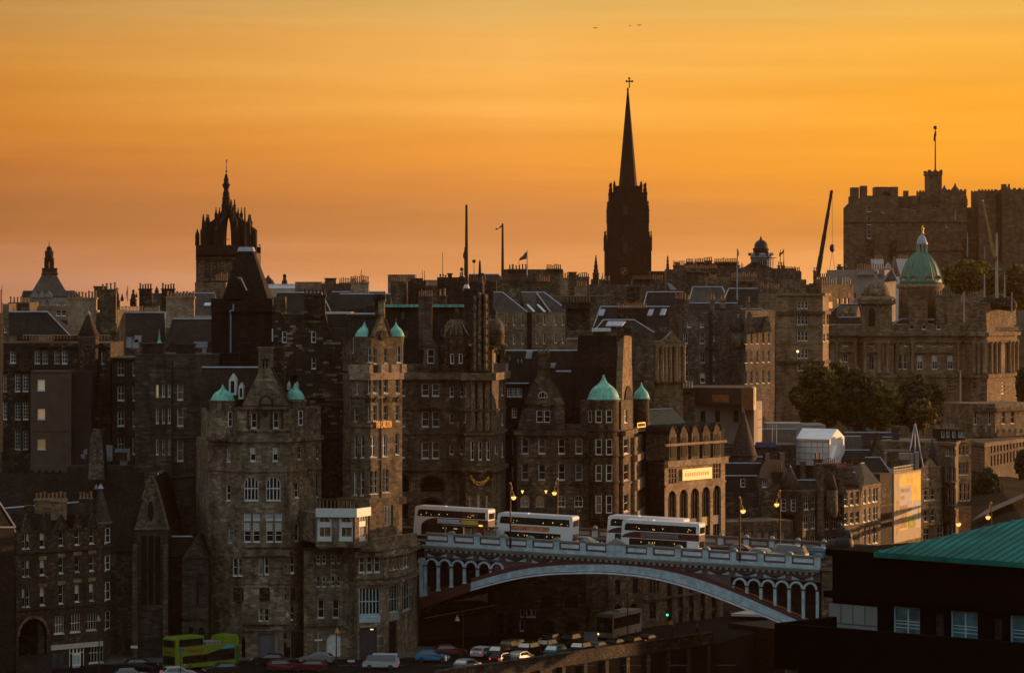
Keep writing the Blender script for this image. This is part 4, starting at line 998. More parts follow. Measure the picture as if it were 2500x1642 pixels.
for x0, x1 in ((160, 305), (748, 848)): m.box(WX(x0, Y), WX(x1, Y), Y, Y + 2, WZ(250, Y) + .01, WZ(222, Y))
m.build('parapet', S_black, t.root)
use('B')
m = MB(); Y = 475; z0 = WZ(1640, Y); z1 = WZ(1100, Y)
z1 = WZ(1068, Y + 4); a, b = WX(548, Y), WX(1085, Y); c_, d_ = WX(735, Y + 4), WX(905, Y + 4)
m.hexa([(a, Y, z0), (b, Y, z0), (b, Y + 11, z0), (a, Y + 11, z0), (c_, Y + 4, z1), (d_, Y + 4, z1), (d_, Y + 7.5, z1), (c_, Y + 7.5, z1)])
rf = m.build('roof', M_slate, t.root)
m = MB(); m.hexa([(c_ - .1, Y + 3.9, z1), (d_ + .1, Y + 3.9, z1), (d_ + .1, Y + 7.6, z1), (c_ - .1, Y + 7.6, z1), (c_ + .1, Y + 4.2, z1 + .6), (d_ - .1, Y + 4.2, z1 + .6), (d_ - .1, Y + 7.3, z1 + .6), (c_ + .1, Y + 7.3, z1 + .6)])
m.build('lead_platform', M_lead, rf)
m = MB(); q = Y - .3; m.extr([W(615, 1600, q), W(790, 1600, q), W(790, 1440, q), W(700, 1345, q), W(615, 1460, q)], (0, 4, 0)); m.build('dormer', S_black, t.root)
m = MB(); m.tube(W(740, 1366, 474.5), W(775, 1366, 474.5), .09, seg=4); m.tube(W(770, 1366, 474.6), W(835, 1505, 474.6), .1, seg=4); m.build('dormer_flashing', M_lead, t.root)
use('C'); m = MB(); m.tube(W(380, 828, 473.6), W(380, 400, 473.6), .1, seg=5); m.tube(W(380, 400, 473.6), W(370, 365, 473.2), .1, seg=5); m.tube(W(370, 362, 473.2), W(408, 355, 473.2), .1, seg=5); m.tube(W(410, 357, 473.2), W(410, 285, 473.2), .1, seg=5); m.build('downpipe', M_lead, t.root)
chimney(t.root, 275, 495, 828, 1000, 472, 0, 2, S_black); 
t = thing('flagpole', 'bare tapering pole on the lead platform of the black tower', 'flagpole', W(0, 0, 480)); use('B')
m = MB(); m.tube(W(822, 1060, 481), W(812, 575, 481), .20, .09, 6); m.build('pole', M_potd, t)
use('C')
m_ = Bld('stone_block', 'small wall and warm timber screen right of the black tower', 'building', [(845, 476), (965, 476)], 370, -40, S_black, 8); m_.wall()
m = MB(); m.box(WX(848, 477), WX(990, 477), 477, 480, WZ(360, 477), WZ(205, 477)); m.build('screen', S_brown, m_.root)
use('M')
e = Bld('', '', '', [(338, 455.5), (478, 453), (700, 457.6)], 500, -40, S_tan, 12, root=ho, wname='east_tower_wall')
e.win(0, [381], [(510, 640)], 16, nx=1, pane=G_curt); e.win(0, [370], [(742, 835)], 22, nx=1, pane=G_curt)
e.win(0, [369], [(935, 1090)], 20, nx=1); e.win(0, [418], [(935, 1090)], 24, nx=1); e.win(0, [369, 416], [(1190, 1355)], 26, nx=1, ny=3)
e.win(1, [505, 511], [(540, 636)], 1, skip=((0, 0), (0, 1)))
for xs_, w_ in (([509], 26), ([585], 30), ([668], 26)): e.win(1, xs_, [(538, 634), (722, 832)], w_, nx=1, pane=G_curt)
e.win(0, [464], [(545, 640), (728, 838)], 18, nx=1, pane=G_curt)
e.win(1, [496, 573], [(930, 1085)], 42, nx=2, ny=2, arch=True, fm=M_white, pane=G_curt, b=.16, bar=.12); e.win(1, [665], [(920, 1068)], 26, nx=1, ny=2)
e.win(1, [486, 516], [(1185, 1345)], 24, nx=1, ny=3, pane=G_dark, fm=M_frame); e.win(1, [566, 596], [(1175, 1335)], 24, nx=1, ny=3, pane=G_dark)
e.wall(); e.band(490, .9, .35, mat=S_warm, name='corbel_course'); e.band(655, .2, .15); e.band(853, .3, .2); e.band(1095, .2, .15); e.band(1372, .9, .8, mat=S_dark, name='balcony')
use('M')
for x in (464, 512, 588, 668):    # small window hoods
 ff = e.fs[1] if x > 478 else e.fs[0]; m = MB(); ff.slab(m, [ff.hit(x - 20, 695), ff.hit(x + 20, 695), ff.hit(x, 655)], .003, .25); m.build('window_hood', S_dark, ho)
f = e.fs[1]; m = MB(); u = f.hit(552)[0]; f.box(m, u - .1, u + .1, WZ(1370, 458), WZ(500, 458), .003, .14); m.build('downpipe', M_dark, ho)
# name in gilt letters, the sunlight on them painted as emission
u, z = f.hit(558, 878); wd = f.hit(614)[0] - f.hit(502)[0]
text(f, u, z, 'THE CARLTON', .95, emit('gilt_letters_painted_sun', (1.0, .42, .06), .3), ho, t=.32, wid=wd, name='hotel_sign')
# top stage: upper part between and inside the two domes
e2 = Bld('', '', '', [(345, 456.5), (480, 454), (698, 458.3)], 240, WZ(488, 454), S_brown, 10, root=ho, wname='top_stage_wall')
e2.win(0, [466], [(318, 418)], 26, nx=1, fm=M_white, pane=G_curt); e2.win(0, [352], [(245, 350)], 10, nx=1, fm=M_white)
e2.win(1, [509, 584], [(322, 425)], 22, nx=1, fm=M_white, pane=G_curt); e2.win(1, [676], [(305, 420)], 30, nx=1, fm=M_white, pane=G_curt); e2.wall()
for x0, x1, fi in ((345, 432, 0), (525, 577, 1), (598, 655, 1), (672, 706, 1), (440, 498, 0)):
 ff = e2.fs[fi]; a = ff.hit(x0)[0]; b = ff.hit(x1)[0]; m = MB(); ff.box(m, a, b, WZ(492, 456), WZ(432, 456), .05, .7); m.build('balcony_panel', S_warm, ho)
f = e2.fs[1]
gable(ho, f, [(497, 245), (622, 245), (577, 110), (573, 88), (547, 88), (545, 110)], .6, 5, S_brown, cope=S_dark)
ov = [f.hit(560 + 22 * math.cos(a), 225 + 35 * math.sin(a)) for a in [2 * math.pi * k / 14 for k in range(14)]]
m = MB(); f.slab(m, ov, .003, .2); m.build('carved_panel', S_dark, ho)
use('C'); chimney(ho, 2033, 2107, 235, 430, 459, 0, 1.2, S_warm); chimney(ho, 1985, 2036, 228, 420, 459.6, 0, 1.6, S_dark)
m = MB(); m.box(WX(1975, 458.5), WX(2110, 458.5), 458.5, 460.6, WZ(235, 459), WZ(170, 459)); m.build('chimney_head', S_dark, ho)
use('M')
def capdome(xl, xr, yb, yt, Y, xapex):
 # quarter turned ogee cap seen from the side
 hw = (xr - xl) / 2; d = ogee((xl + xr) / 2 - 4, Y, hw, yb, yt, seg=16, finial=yt - 34); return d
m = lathe_px(432, 457, [(64, 500), (66, 440), (66, 300), (72, 245), (72, 237)], 12); m.build('turret', S_brown, ho)
ogee(434, 456.5, 68, 236, 132, finial=100)
m = lathe_px(655, 459, [(48, 500), (52, 440), (52, 300), (58, 245), (58, 237)], 12); m.build('turret', S_brown, ho)
ogee(656, 458.6, 60, 235, 132, finial=98)
twin(ho, 655, 459, 52, [676], [(305, 420)], 26, nx=1, fm=M_white, pane=G_curt); twin(ho, 432, 458, 66, [470], [(318, 418)], 24, nx=1, fm=M_white, pane=G_curt)
m_ = Bld('', '', '', [(-40, 459.5), (340, 459.5)], 500, -40, S_patch, 8, root=ho, wname='north_wall'); m_.zt = WZ(500, 459.5); m_.wall(); m_.band(655, .3, .2, mat=S_dark); m_.band(708, .5, .3, mat=S_dark)
m = MB(); m.tube(W(282, 1360, 459.3), W(282, 740, 459.3), .12, seg=6); m.build('drainpipe', M_dark, ho)
m_ = Bld('', '', '', [(135, 457.5), (280, 457.5)], 915, -40, S_black, 4, root=ho, wname='dark_annex'); m_.zt = WZ(915, 457.5); m_.wall()
m_ = Bld('', '', '', [(280, 455.8), (345, 455.8)], 860, -40, S_brown, 4, root=ho, wname='corner_strip'); m_.wall()
# shop front at bridge level under the east tower
m_ = Bld('', '', '', [(470, 451), (676, 455)], 1385, -38, S_tan, 6, root=ho, wname='shopfront_wall'); m_.win(0, [603], [(1425, 1575)], 66, nx=3, ny=3, pane=G_sky, fm=M_dark); m_.wall()
# ================================================================== newspaper building with stone domes
use('M')
t = Bld('newspaper_building', 'tall sandstone block with two stone domes and a pinnacled centre, behind the first bus', 'building', [(640, 487), (1105, 487), (1150, 483), (1335, 483), (1382, 487), (1432, 496)], 512, -42, S_brown, 16)
t.zt = WZ(512, 487)
t.win(0, [705], [(570, 655), (765, 870), (985, 1090)], 30, nx=1)
t.win(0, [863, 936], [(570, 655), (765, 872), (982, 1095)], 50, nx=1, pane=G_curt)
t.win(0, [1050], [(592, 660), (782, 846), (1002, 1066)], 30, nx=1)
t.win(1, [1115], [(592, 660), (1002, 1064)], 26, nx=1); t.win(1, [1143], [(590, 655), (775, 840), (985, 1062)], 12, nx=1)
t.win(2, [1195, 1250, 1307], [(975, 1105)], 22, nx=1, pane=G_dark); t.win(2, [1180, 1240, 1298], [(1360, 1450)], 14, nx=1, pane=G_dark)
t.win(3, [1362], [(1000, 1060)], 12, nx=1); t.win(4, [1408], [(570, 650), (770, 860), (975, 1085)], 16, nx=1)
t.win(3, [1382], [(560, 640)], 1, skip=((0, 0),))
for x0, x1, y0, y1 in ((830, 995, 1222, 1330), (655, 748, 1212, 1330), (830, 990, 1382, 1520), (655, 740, 1380, 1520)):
 u0, u1, z0, z1 = t.hole(0, x0, x1, y0, y1, arch=True); m = MB(); f = t.fs[0]; f.box(m, u0, u1, z0, z1, -1.2, -.9); m.build('archway', S_black, t.root)
 m = MB(); po = arch_pts(u0 - .3, u1 + .3, z0, z1 + .3); pi_ = arch_pts(u0, u1, z0, z1)
 for k in range(8): f.slab(m, [po[k], po[k + 1], pi_[k + 1], pi_[k]], 0.003, .12)
 m.build('arch_ring', S_dark, t.root)
u0, u1, z0, z1 = t.hole(2, 1178, 1328, 545, 905); f = t.fs[2]; m = MB(); f.box(m, u0, u1, z0, z1, -1.4, -1.1); m.build('loggia_back', S_dark, t.root)
for x in (1196, 1250, 1304):
 u = f.hit(x)[0]; m = MB(); p = f.at(u, -.4, 0); m.smooth = True; m.lathe(p[0], p[1], [(.55, z0), (.48, z0 + .5), (.42, z1 - .7), (.6, z1 - .02)], 12); m.build('column', S_tan, t.root)
t.wall()
t.band(487, 1.0, .7, 0, mat=S_tan, name='cornice'); t.band(511, .4, .35, mat=S_dark, name='dentil_course'); t.band(742, .25, .2); t.band(905, .35, .3); t.band(1150, .6, .45, name='cornice')
u, z = f.hit(1248, 1250); wd = 3.8 * 1.9
m = MB(); f.box(m, *[f.hit(x)[0] for x in (1178, 1335)], *[f.hit(1250, y)[1] for y in (1290, 1190)], .003, .06); pn = m.build('sign_panel', S_dark, t.root)
text(f, u, z - .75, 'THE SCOTSMAN', .62, emit('gilt_letters_painted_shine', (.8, .42, .06), .13), t.root, t=.12, wid=f.hit(1314)[0] - f.hit(1182)[0], arc=1.0, name='building_sign')  # shine of the gilt letters put in as weak emission
a = WX(875, 485); f0 = t.fs[0]
m = MB(); ff = F2(820, 486.4, 985, 486.4); ff.slab(m, [ff.hit(*p) for p in ((822, 738), (978, 738), (955, 705), (900, 690), (845, 705))], .003, .45); m.build('segmental_pediment', S_brown, t.root)
# attic storey and mansard
t2 = Bld('', '', '', [(640, 489), (1105, 489), (1150, 486), (1335, 486), (1382, 490), (1430, 498)], 430, WZ(512, 487), S_brown, 12, root=t.root, wname='attic_wall')
t2.win(0, [1051, 1115], [(360, 425)], 26, nx=1, pane=G_dark); t2.win(3, [1358], [(350, 420)], 22, nx=1, pane=G_lit)
t2.zt = WZ(300, 489); t2.fs[0]
t2.pts[0] = (WX(995, 489), 489); t2.fs[0] = Face(t2.pts[0], t2.pts[1]); t2.wall(); t2.band(300, .5, .35, mat=S_dark, name='cornice')
m_ = Bld('', '', '', [(640, 488.5), (1000, 488.5)], 430, WZ(512, 487), S_brown, 6, root=t.root, wname='parapet_wall'); m_.wall()
use('D')
roof(t.root, (-300, 489.5, 790, 489.5, 1395), (-300, 790, 672), 6, M_slate, ridge=False)
m = MB(); m.box(WX(-90, 495), WX(280, 495), 494.6, 496, WZ(684, 495), WZ(655, 495)); m.box(WX(440, 495), WX(790, 495), 494.6, 496, WZ(684, 495), WZ(655, 495)); m.build('copper_ridge', M_copper, t.root)
g_ = F2(330, 487.4, 500, 487.4)
gable(t.root, g_, [(330, 1400), (510, 1400), (495, 1120), (460, 1060), (415, 1040), (370, 1065), (345, 1120)], .5, 3, S_brown, 'dormer'); pwin(t.root, g_, 420, 1155, 1315, 78, nx=1, pane=G_dark, fm=M_white)
for x, y in ((150, 990), (110, 770), (545, 960)): m = MB(); q = (y - 672) / 723; Yq = 495.5 - 6 * q - .25; m.box(WX(x - 18, Yq), WX(x + 18, Yq), Yq - .5, Yq, WZ(y + 50, Yq), WZ(y - 40, Yq)); m.build('skylight', G_curt, t.root)
m = MB(); m.add([W(120, 1310, 488), W(205, 1080, 489), W(200, 1050, 489), W(170, 1035, 489.2), W(110, 1035, 489.3), W(90, 1310, 488)], [tuple(range(6))])
chimney(t.root, 278, 440, 560, 1160, 489.6, 7, 1.6, S_brown, M_pot, .8); chimney(t.root, 497, 597, 555, 660, 497, 2, 1.5, S_brown, M_pot, .9)
chimney(t.root, 790, 945, 475, 1000, 490, 0, 3, S_dark)
# domes
def sdome(cx, Y, hw, yb, yt, ytf, mat=S_brown):
 m = lathe_px(cx, Y, [(hw, yb), (hw * 1.0, yb - 60), (hw * .97, yb - 90), (hw * .9, yb - 125), (hw * .72, yb - 160), (hw * .45, yb - 188), (hw * .22, yt)], 18); d = m.build('dome', mat, t.root)
 m = lathe_px(cx, Y, [(38, yt + 12), (34, yt - 20), (20, yt - 40), (30, yt - 70), (22, ytf + 20), (2, ytf)], 8); m.build('finial', S_dark, d)
 m = lathe_px(cx, Y, [(hw * .98, yb + 230), (hw * .98, yb + 25), (hw * 1.08, yb + 12), (hw * 1.08, yb)], 18); m.build('dome_drum', S_brown, t.root); return d
sdome(705, 484.5, 140, 1008, 832, 692); sdome(1128, 491, 115, 1000, 830, 690)
for a_ in (-.95, -.5, 0, .5, .95): m = MB(); m.tube(W(705 + 142 * a_, 1000, 481.8), W(705 + 60 * a_, 845, 483.5), .1, seg=4); m.build('dome_rib', S_tan, t.root)
twin(t.root, 705, 484.5, 138, [660, 752], [(1205, 1315)], 40, nx=1, ny=1, fm=M_white, pane=G_dark)
# pinnacled centre and obelisk
for x0, x1, yt in ((893, 935, 560), (945, 985, 520), (1010, 1060, 540)):
 m = MB(); m.box(WX(x0, 482.2), WX(x1, 482.2), 482.2, 484.5, WZ(1400, 482), WZ(yt, 482)); c_ = m.build('pier', S_brown, t.root)
 m = MB()
 for k in range(9): y = yt + 40 + k * 95; m.ball(W((x0 + x1) / 2, y, 482.1), .26, 5, 4, 2.2)
 m.tube(W((x0 + x1) / 2, yt + 20, 482.15), W((x0 + x1) / 2, yt + 820, 482.15), .1, seg=4); m.build('carving', S_tan, c_)
m = lathe_px(978, 483.5, [(42, 560), (42, 420), (34, 400), (24, 330)], 6, smooth=False); m.build('turret_shaft', S_dark, t.root)
m = MB(); m.lathe(WX(968, 484), 484, [(26 / sc / F * 484, WZ(430, 484)), (10 / sc / F * 484, WZ(175, 484)), (.03, WZ(155, 484))], 4, math.pi / 4); m.build('obelisk', S_dark, t.root)
m = lathe_px(1000, 484, [(34, 420), (30, 380), (36, 345), (22, 318), (3, 300)], 7); m.build('finial', S_dark, t.root)
m = MB(); ff = F2(870, 484.2, 1060, 484.2); ff.slab(m, [ff.hit(*p) for p in ((862, 1400), (1078, 1400), (1062, 700), (1010, 560), (935, 560), (890, 700))], -1.5, -.1); m.build('centre_gable', S_brown, t.root)
# ================================================================== building with green dome over round corner
use('N')
t = Bld('corner_building', 'long sandstone block with big slate roof and green ogee dome over its round corner', 'building', [(105, 500), (215, 497), (222, 495), (850, 495), (1140, 493), (1215, 500), (1345, 521)], 820, -44, S_brown, 14)
t.zt = WZ(822, 497)
t.win(0, [120, 180], [(890, 1022), (1125, 1252)], 14, nx=1)
t.win(2, [290, 437, 607, 757], [(895, 1020), (1112, 1248)], 58, nx=1)
for x in (290, 420, 605, 755): t.win(2, [x], [(1380, 1478)], 74, nx=2, ny=2, arch=True, pane=G_dark)
t.win(3, [932, 1015], [(895, 1030), (1118, 1258), (1382, 1535)], 54, nx=1); t.win(3, [1080], [(900, 1030), (1120, 1255)], 12, nx=1)
t.win(4, [1168], [(890, 1020), (1112, 1250), (1375, 1520)], 40, nx=1)
t.win(5, [1236, 1262], [(885, 1025), (1100, 1240), (1370, 1515)], 20, nx=1); t.win(5, [1322], [(900, 1000), (1100, 1235)], 12, nx=1)
t.wall(); t.band(812, .7, .5, name='cornice', z=WZ(812, 497)); t.band(1030, .25, .2, z=WZ(1030, 497)); t.band(1262, .3, .2, z=WZ(1262, 497))
f5 = t.fs[5]
for y0, y1 in ((1030, 1088), (1248, 1340), (1520, 1600)):
 m = MB(); a = f5.hit(1215)[0]; b = f5.hit(1285)[0]; z1 = f5.hit(1215, y0)[1]; z0 = f5.hit(1215, y1)[1]; f5.box(m, a, b, z0, z1, .003, .9); m.build('bay_apron', S_warm, t.root)
m = MB(); a = f5.hit(1212)[0]; b = f5.hit(1288)[0]; f5.box(m, a, b, -44, f5.hit(1215, 880)[1], .002, .5); m.build('bay', S_tan, t.root)
# lodges above cornice: left gable with chimney
f = F2(222, 496, 850, 496)
gable(t.root, f, [(222, 822), (640, 822), (630, 600), (625, 555), (498, 335), (498, 290), (400, 290), (395, 340), (290, 560), (275, 600)], .7, 7, S_brown, cope=S_dark)
pwin(t.root, f, 418, 645, 750, 58, nx=1, fm=M_white, pane=G_dark); pwin(t.root, f, 482, 645, 750, 52, nx=1, fm=M_white, pane=G_dark); pwin(t.root, f, 445, 480, 536, 78, nx=3, ny=1, arch=True, fm=M_white, pane=G_dark)
m = MB(); a = f.hit(275)[0]; b = f.hit(630)[0]; z = f.hit(300, 590)[1]; f.box(m, a, b, z - .3, z, .002, .25); m.build('string_course', S_dark, t.root)
chimney(t.root, 398, 510, 145, 340, 496.2, 3, 1.6, S_brown, M_pot, .5)
roof(t.root, (118, 499, 1100, 499, 830), (118, 1085, 127), 9, M_slate)
roof(t.root, (635, 497.5, 690, 497.5, 700), (560, 690, 306), 3, M_slate)
m_ = Bld('', '', '', [(112, 497.6), (325, 497.6)], 412, WZ(830, 497), S_black, 4, root=t.root, wname='dormer_wall'); m_.win(0, [155, 201, 246], [(448, 525)], 40, nx=2, ny=3, fm=M_white, pane=G_curt); m_.win(0, [197], [(625, 705)], 40, nx=2, ny=3, fm=M_white, pane=G_curt); m_.wall()
m = MB(); m.tube(W(118, 410, 497.4), W(325, 410, 497.4), .12, seg=4); m.build('lead_edge', M_lead, t.root)
m_ = Bld('', '', '', [(642, 497), (850, 497)], 765, WZ(825, 497), S_brown, 2, root=t.root, wname='parapet'); m_.wall()
def sky(par, pts, Y, mat=None): m = MB(); m.extr([W(*p, Y) for p in pts], (0, .15, .1)); m.build('skylight', mat or M_lead, par)
def rfY(y, ye=830, yr=127, Y=499, run=9): return Y + run * (ye - y) / (ye - yr) * .985 - .25
for pts in (((305, 135), (357, 135), (345, 195), (293, 195)), ((515, 240), (558, 240), (548, 275), (512, 275)), ((832, 445), (882, 445), (872, 512), (818, 512)), ((122, 225), (145, 225), (145, 305), (122, 305))): sky(t.root, pts, rfY(pts[2][1]) - .3)
for x, y in ((156, 195), (230, 220), (260, 218)): m = lathe_px(x, rfY(y) - .5, [(9, y + 16), (3, y - 16), (.5, y - 20)], 5); m.build('roof_vent', M_lead, t.root)
m = MB(); m.tube(W(217, 1560, 495), W(217, 840, 495), .14, seg=6); m.build('drainpipe', M_dark, t.root)
# domed round corner
m = lathe_px(972, 492.5, [(130, 1600), (130, 575), (142, 562), (142, 552)], 24); m.build('round_turret', S_brown, t.root)
ogee(972, 492.5, 140, 550, 336, seg=24, finial=None, parent=t.root)
for (cx, yt, yb) in ((972, 336, 385),): m = lathe_px(cx, 492.5, [(14, yb), (8, yb - 14), (12, yb - 28), (3, yt)], 8); m.build('finial', M_copper, t.root)
twin(t.root, 972, 492.5, 130, [930, 1018], [(642, 752), (895, 1030), (1118, 1258), (1382, 1535)], 52, nx=1, fm=M_frame, pane=G_dark); twin(t.root, 972, 492.5, 130, [858], [(645, 750)], 26, nx=1)
for y in (820, 1035, 1262):
 m = lathe_px(972, 492.5, [(131, y + 12), (142, y + 4), (142, y - 6), (131, y - 12)], 24); m.build('string_course', S_dark, t.root)
m_ = Bld('', '', '', [(1125, 494.5), (1225, 501.5)], 560, WZ(822, 497), S_brown, 6, root=t.root, wname='link_wall'); m_.win(0, [1163], [(640, 750)], 26, nx=1, pane=G_blind); m_.wall()
m = lathe_px(1300, 512, [(66, 825), (66, 562), (74, 552), (76, 545)], 18); m.build('turret', S_brown, t.root)
ogee(1300, 512, 72, 543, 400, seg=20, parent=t.root)
m = MB(); ff = F2(1240, 503.5, 1315, 507); a, z1 = ff.hit(1243, 752); b, z0 = ff.hit(1312, 820); ff.box(m, a, b, z0, z1, .2, .35); p = m.build('hanging_sign', S_dark, t.root)
m = MB(); q = .12
for (aa, bb, cc, dd) in ((a, b, z0, z0 + q), (a, b, z1 - q, z1), (a, a + q, z0, z1), (b - q, b, z0, z1), (a, b, (z0 + z1) / 2 - .05, (z0 + z1) / 2 + .05)): ff.box(m, aa, bb, cc, dd, .353, .4)
m.build('sign_rim', M_gold, p)
# tall chimneyed gable between the domes
f = F2(1120, 497, 1240, 505)
gable(t.root, f, [(1128, 620), (1225, 620), (1218, 250), (1215, 10), (1150, -30), (1140, 250)], .9, 6, S_pale)
m = MB(); f2_ = F2(1085, 499, 1150, 499); f2_.slab(m, [f2_.hit(*p) for p in ((1085, 550), (1150, 550), (1150, -20), (1085, -20))], -2, 0); m.build('chimney', S_dark, t.root)
use('F'); chimney(t.root, 300, 470, 905, 1000, 498, 0, 2, S_dark); use('N')
ov = arch_pts(*[f.hit(x)[0] for x in (1150, 1212)], f.hit(1150, 545)[1], f.hit(1150, 432)[1]); m = MB(); f.slab(m, [(ov[0][0], f.hit(1150, 545)[1])] + ov + [(ov[-1][0], f.hit(1150, 545)[1])], .003, .2); m.build('arched_niche', S_dark, t.root)
# entrance lamps
for x, l in ((268, 'left'), (472, 'right')):
 m = lathe_px(x, 494, [(2, 1365), (7, 1352), (11, 1345), (13, 1338), (1, 1336)], 10); o = m.build('wall_lantern', LAMP); tag(o, 'glowing amber lantern %s of the arched doorway under the slate roofed block' % l, 'lantern', 'pair of entrance lanterns')
# ================================================================== bank hall with arched front in low sun
use('O')
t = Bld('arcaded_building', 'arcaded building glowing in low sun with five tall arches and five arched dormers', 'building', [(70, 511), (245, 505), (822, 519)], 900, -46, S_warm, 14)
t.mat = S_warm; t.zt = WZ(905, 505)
f = t.fs[1]
for x0, x1 in ((278, 358), (387, 467), (495, 575), (601, 681), (706, 784)):
 y0 = 1165 - (x0 - 278) * .125; u0, u1, z0, z1 = t.hole(1, x0, x1, y0, y0 + 700, arch=True)
 m = MB(); f.box(m, u0, u1, z0, z1, -.6, -.4); p = m.build('arch_glazing', G_dark, t.root)
 m = MB(); w_ = u1 - u0; zt_ = z1
 for q in (.3, .62): f.box(m, u0 + w_ * q, u0 + w_ * q + .14, z0, z1 - .5, -.397, -.3)
 m.build('mullions', S_dark, p)
 m = MB(); f.box(m, u0 + .15, u1 - .15, z1 - 5.8, z1 - 4.5, -.397, -.25); m.build('spandrel_panel', M_rendergrey if x0 in (278, 495, 706) else plain('ochre_panel_%d' % x0, (.30, .20, .04)), p)
for x0, x1 in ((283, 358), (708, 780)):
 u0, u1, z0, z1 = t.hole(1, x0, x1, 955 - (x0 - 283) * .11, 1095 - (x0 - 283) * .12)
 m = MB(); f.box(m, u0, u1, z0, z1, -.45, -.3); p = m.build('window_band', G_dark, t.root); m = MB()
 for q in (.3, .66): f.box(m, u0 + (u1 - u0) * q, u0 + (u1 - u0) * q + .2, z0, z1, -.297, -.05)
 for q in (.33, .66): f.box(m, u0, u1, z0 + (z1 - z0) * q, z0 + (z1 - z0) * q + .12, -.297, -.1)
 m.build('stone_mullions', S_warm, p)
t.wall(); t.wobj
# a dark stone facing paints the shade on this side
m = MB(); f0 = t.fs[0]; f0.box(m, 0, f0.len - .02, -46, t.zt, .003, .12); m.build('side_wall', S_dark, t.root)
t.band(880, .9, .6, 1, 2, mat=S_warm, name='cornice'); t.band(1105, .3, .2, 1, 2, z=f.hit(245, 1110)[1]); t.band(1112, .35, .3, 1, 2, z=f.hit(245, 1000)[1] + 4.3)
u0, z1 = f.hit(400, 958); u1 = f.hit(680)[0]; z0 = f.hit(400, 1066)[1]
m = MB(); f.box(m, u0, u1, z0, z1, .1, .3); s_ = m.build('fascia_sign', plain('cream_sign', (.88, .60, .14), .35, 0, .06, 3, .8), t.root)
m = MB()
for k in range(11):
 u = u0 + (u1 - u0) * (.1 + .075 * k); f.box(m, u, u + (u1 - u0) * .035, z0 + (z1 - z0) * .35, z0 + (z1 - z0) * .68, .303, .33)
m.build('sign_lettering', plain('pale_ochre', (.75, .52, .16)), s_)
# attic with five arched dormers
a2 = Bld('', '', '', [(80, 514), (258, 508), (815, 521)], 545, WZ(905, 505), S_black, 10, root=t.root, wname='attic_wall'); a2.zt = WZ(600, 508); a2.wall()
for x in (330, 438, 545, 650, 752):
 ff = F2(x - 40, 506.6 + (x - 330) * .024, x + 40, 508.6 + (x - 330) * .024); m = MB()
 a = ff.hit(x - 42)[0]; b = ff.hit(x + 30)[0]; z0 = ff.hit(x, 870 - (x - 330) * .06)[1]; z1 = ff.hit(x, 550 - (x - 330) * .07)[1]
 ff.slab(m, [(a, z0), (b, z0)] + arch_pts(a, b, z0, z1), -4, 0); d = m.build('dormer', S_brown, t.root)
 m = MB(); ff.slab(m, [(a + .35, z0 + .4), (b - .35, z0 + .4)] + arch_pts(a + .35, b - .35, z0, z1 - 1.6), .003, .08); m.build('pane', G_dark, d)
 m = MB(); po = arch_pts(a - .15, b + .15, z0, z1 + .15); pi_ = arch_pts(a + .02, b - .02, z0, z1 - .02)
 for k in range(8): ff.slab(m, [po[k], po[k + 1], pi_[k + 1], pi_[k]], -4, .15)
 m.build('dormer_roof', M_slate, d)
m = MB(); m.extr([W(70, 640, 513), W(255, 640, 508), W(255, 545, 509), W(70, 545, 514)], (0, 6, 0)); m.build('side_roof', M_slate, t.root)
# curved slate roof behind it with a pale ridge
use('O'); m = MB(); m.add([W(90, 530, 530), W(470, 530, 530), W(325, 380, 540), W(100, 388, 540), W(90, 545, 550)], [(0, 1, 2, 3), (0, 3, 4)])
t = thing('hip_roofed_house', 'greenish brown hipped roof with pale ridge behind the arcaded building', 'building', (WX(250, 530), 530, -46)); m.build('roof', plain('mossy_slate', (.09, .075, .035), .9, var=.35, vs=1.2), t)
m = MB(); m.tube(W(100, 388, 539.6), W(325, 380, 539.6), .12, seg=4); m.build('ridge', M_lead, t)
m = MB(); m.box(WX(92, 531), WX(465, 531), 531, 550, -46, WZ(532, 531)); m.build('wall', S_brown, t)
# street front below, seen under the arch
use('R')
t = Bld('street_front', 'row of old stone street fronts seen under the bridge arch', 'building', [(-420, 484), (180, 484), (520, 488), (700, 492), (1290, 505)], 700, -48, S_brown, 10)
t.win(1, [270, 440], [(770, 920)], 46, nx=2, pane=G_dark, fm=S_dark, sill=False); t.win(1, [268, 425], [(1010, 1180)], 66, arch=True, pane=G_dark, fm=S_dark, sill=False)
t.win(2, [595, 628, 662], [(770, 900)], 22, nx=1, pane=G_dark, fm=S_dark, sill=False); t.win(2, [610], [(990, 1150)], 66, nx=2, ny=2, pane=G_dark, fm=S_grey, sill=False)
for x in (770, 880, 985, 1095, 1205): t.win(3, [x], [(800, 1190)], 46, nx=1, ny=3, pane=G_dark, fm=S_grey, sill=False)
t.win(0, [-130, -30], [(1015, 1180)], 60, arch=True, pane=G_dark, fm=S_black, sill=False)
t.wall(); t.band(960, .3, .3, 2, 4, Yref=488)
use('S'); w2 = Bld('', '', '', [(-40, 480), (545, 482)], 60, -48, S_dark, 8, root=t.root, wname='low_wall'); w2.zt = WZ(200, 481); w2.wall()
w2 = Bld('', '', '', [(545, 482), (745, 482.2), (760, 482.2), (1330, 483)], -110, -48, S_grey, 8, root=t.root, wname='arched_wall'); w2.win(0, [612, 700], [(250, 500)], 60, arch=True, pane=G_dark, fm=S_black, sill=False)
w2.win(2, [800, 852, 893], [(225, 290)], 34, nx=1, ny=1, pane=G_dark); w2.win(2, [797], [(310, 405)], 36, nx=1, ny=1, pane=G_dark)
w2.win(2, [1010, 1210], [(110, 215), (320, 480)], 110, arch=True, pane=S_black, fm=S_black, sill=False); w2.wall()
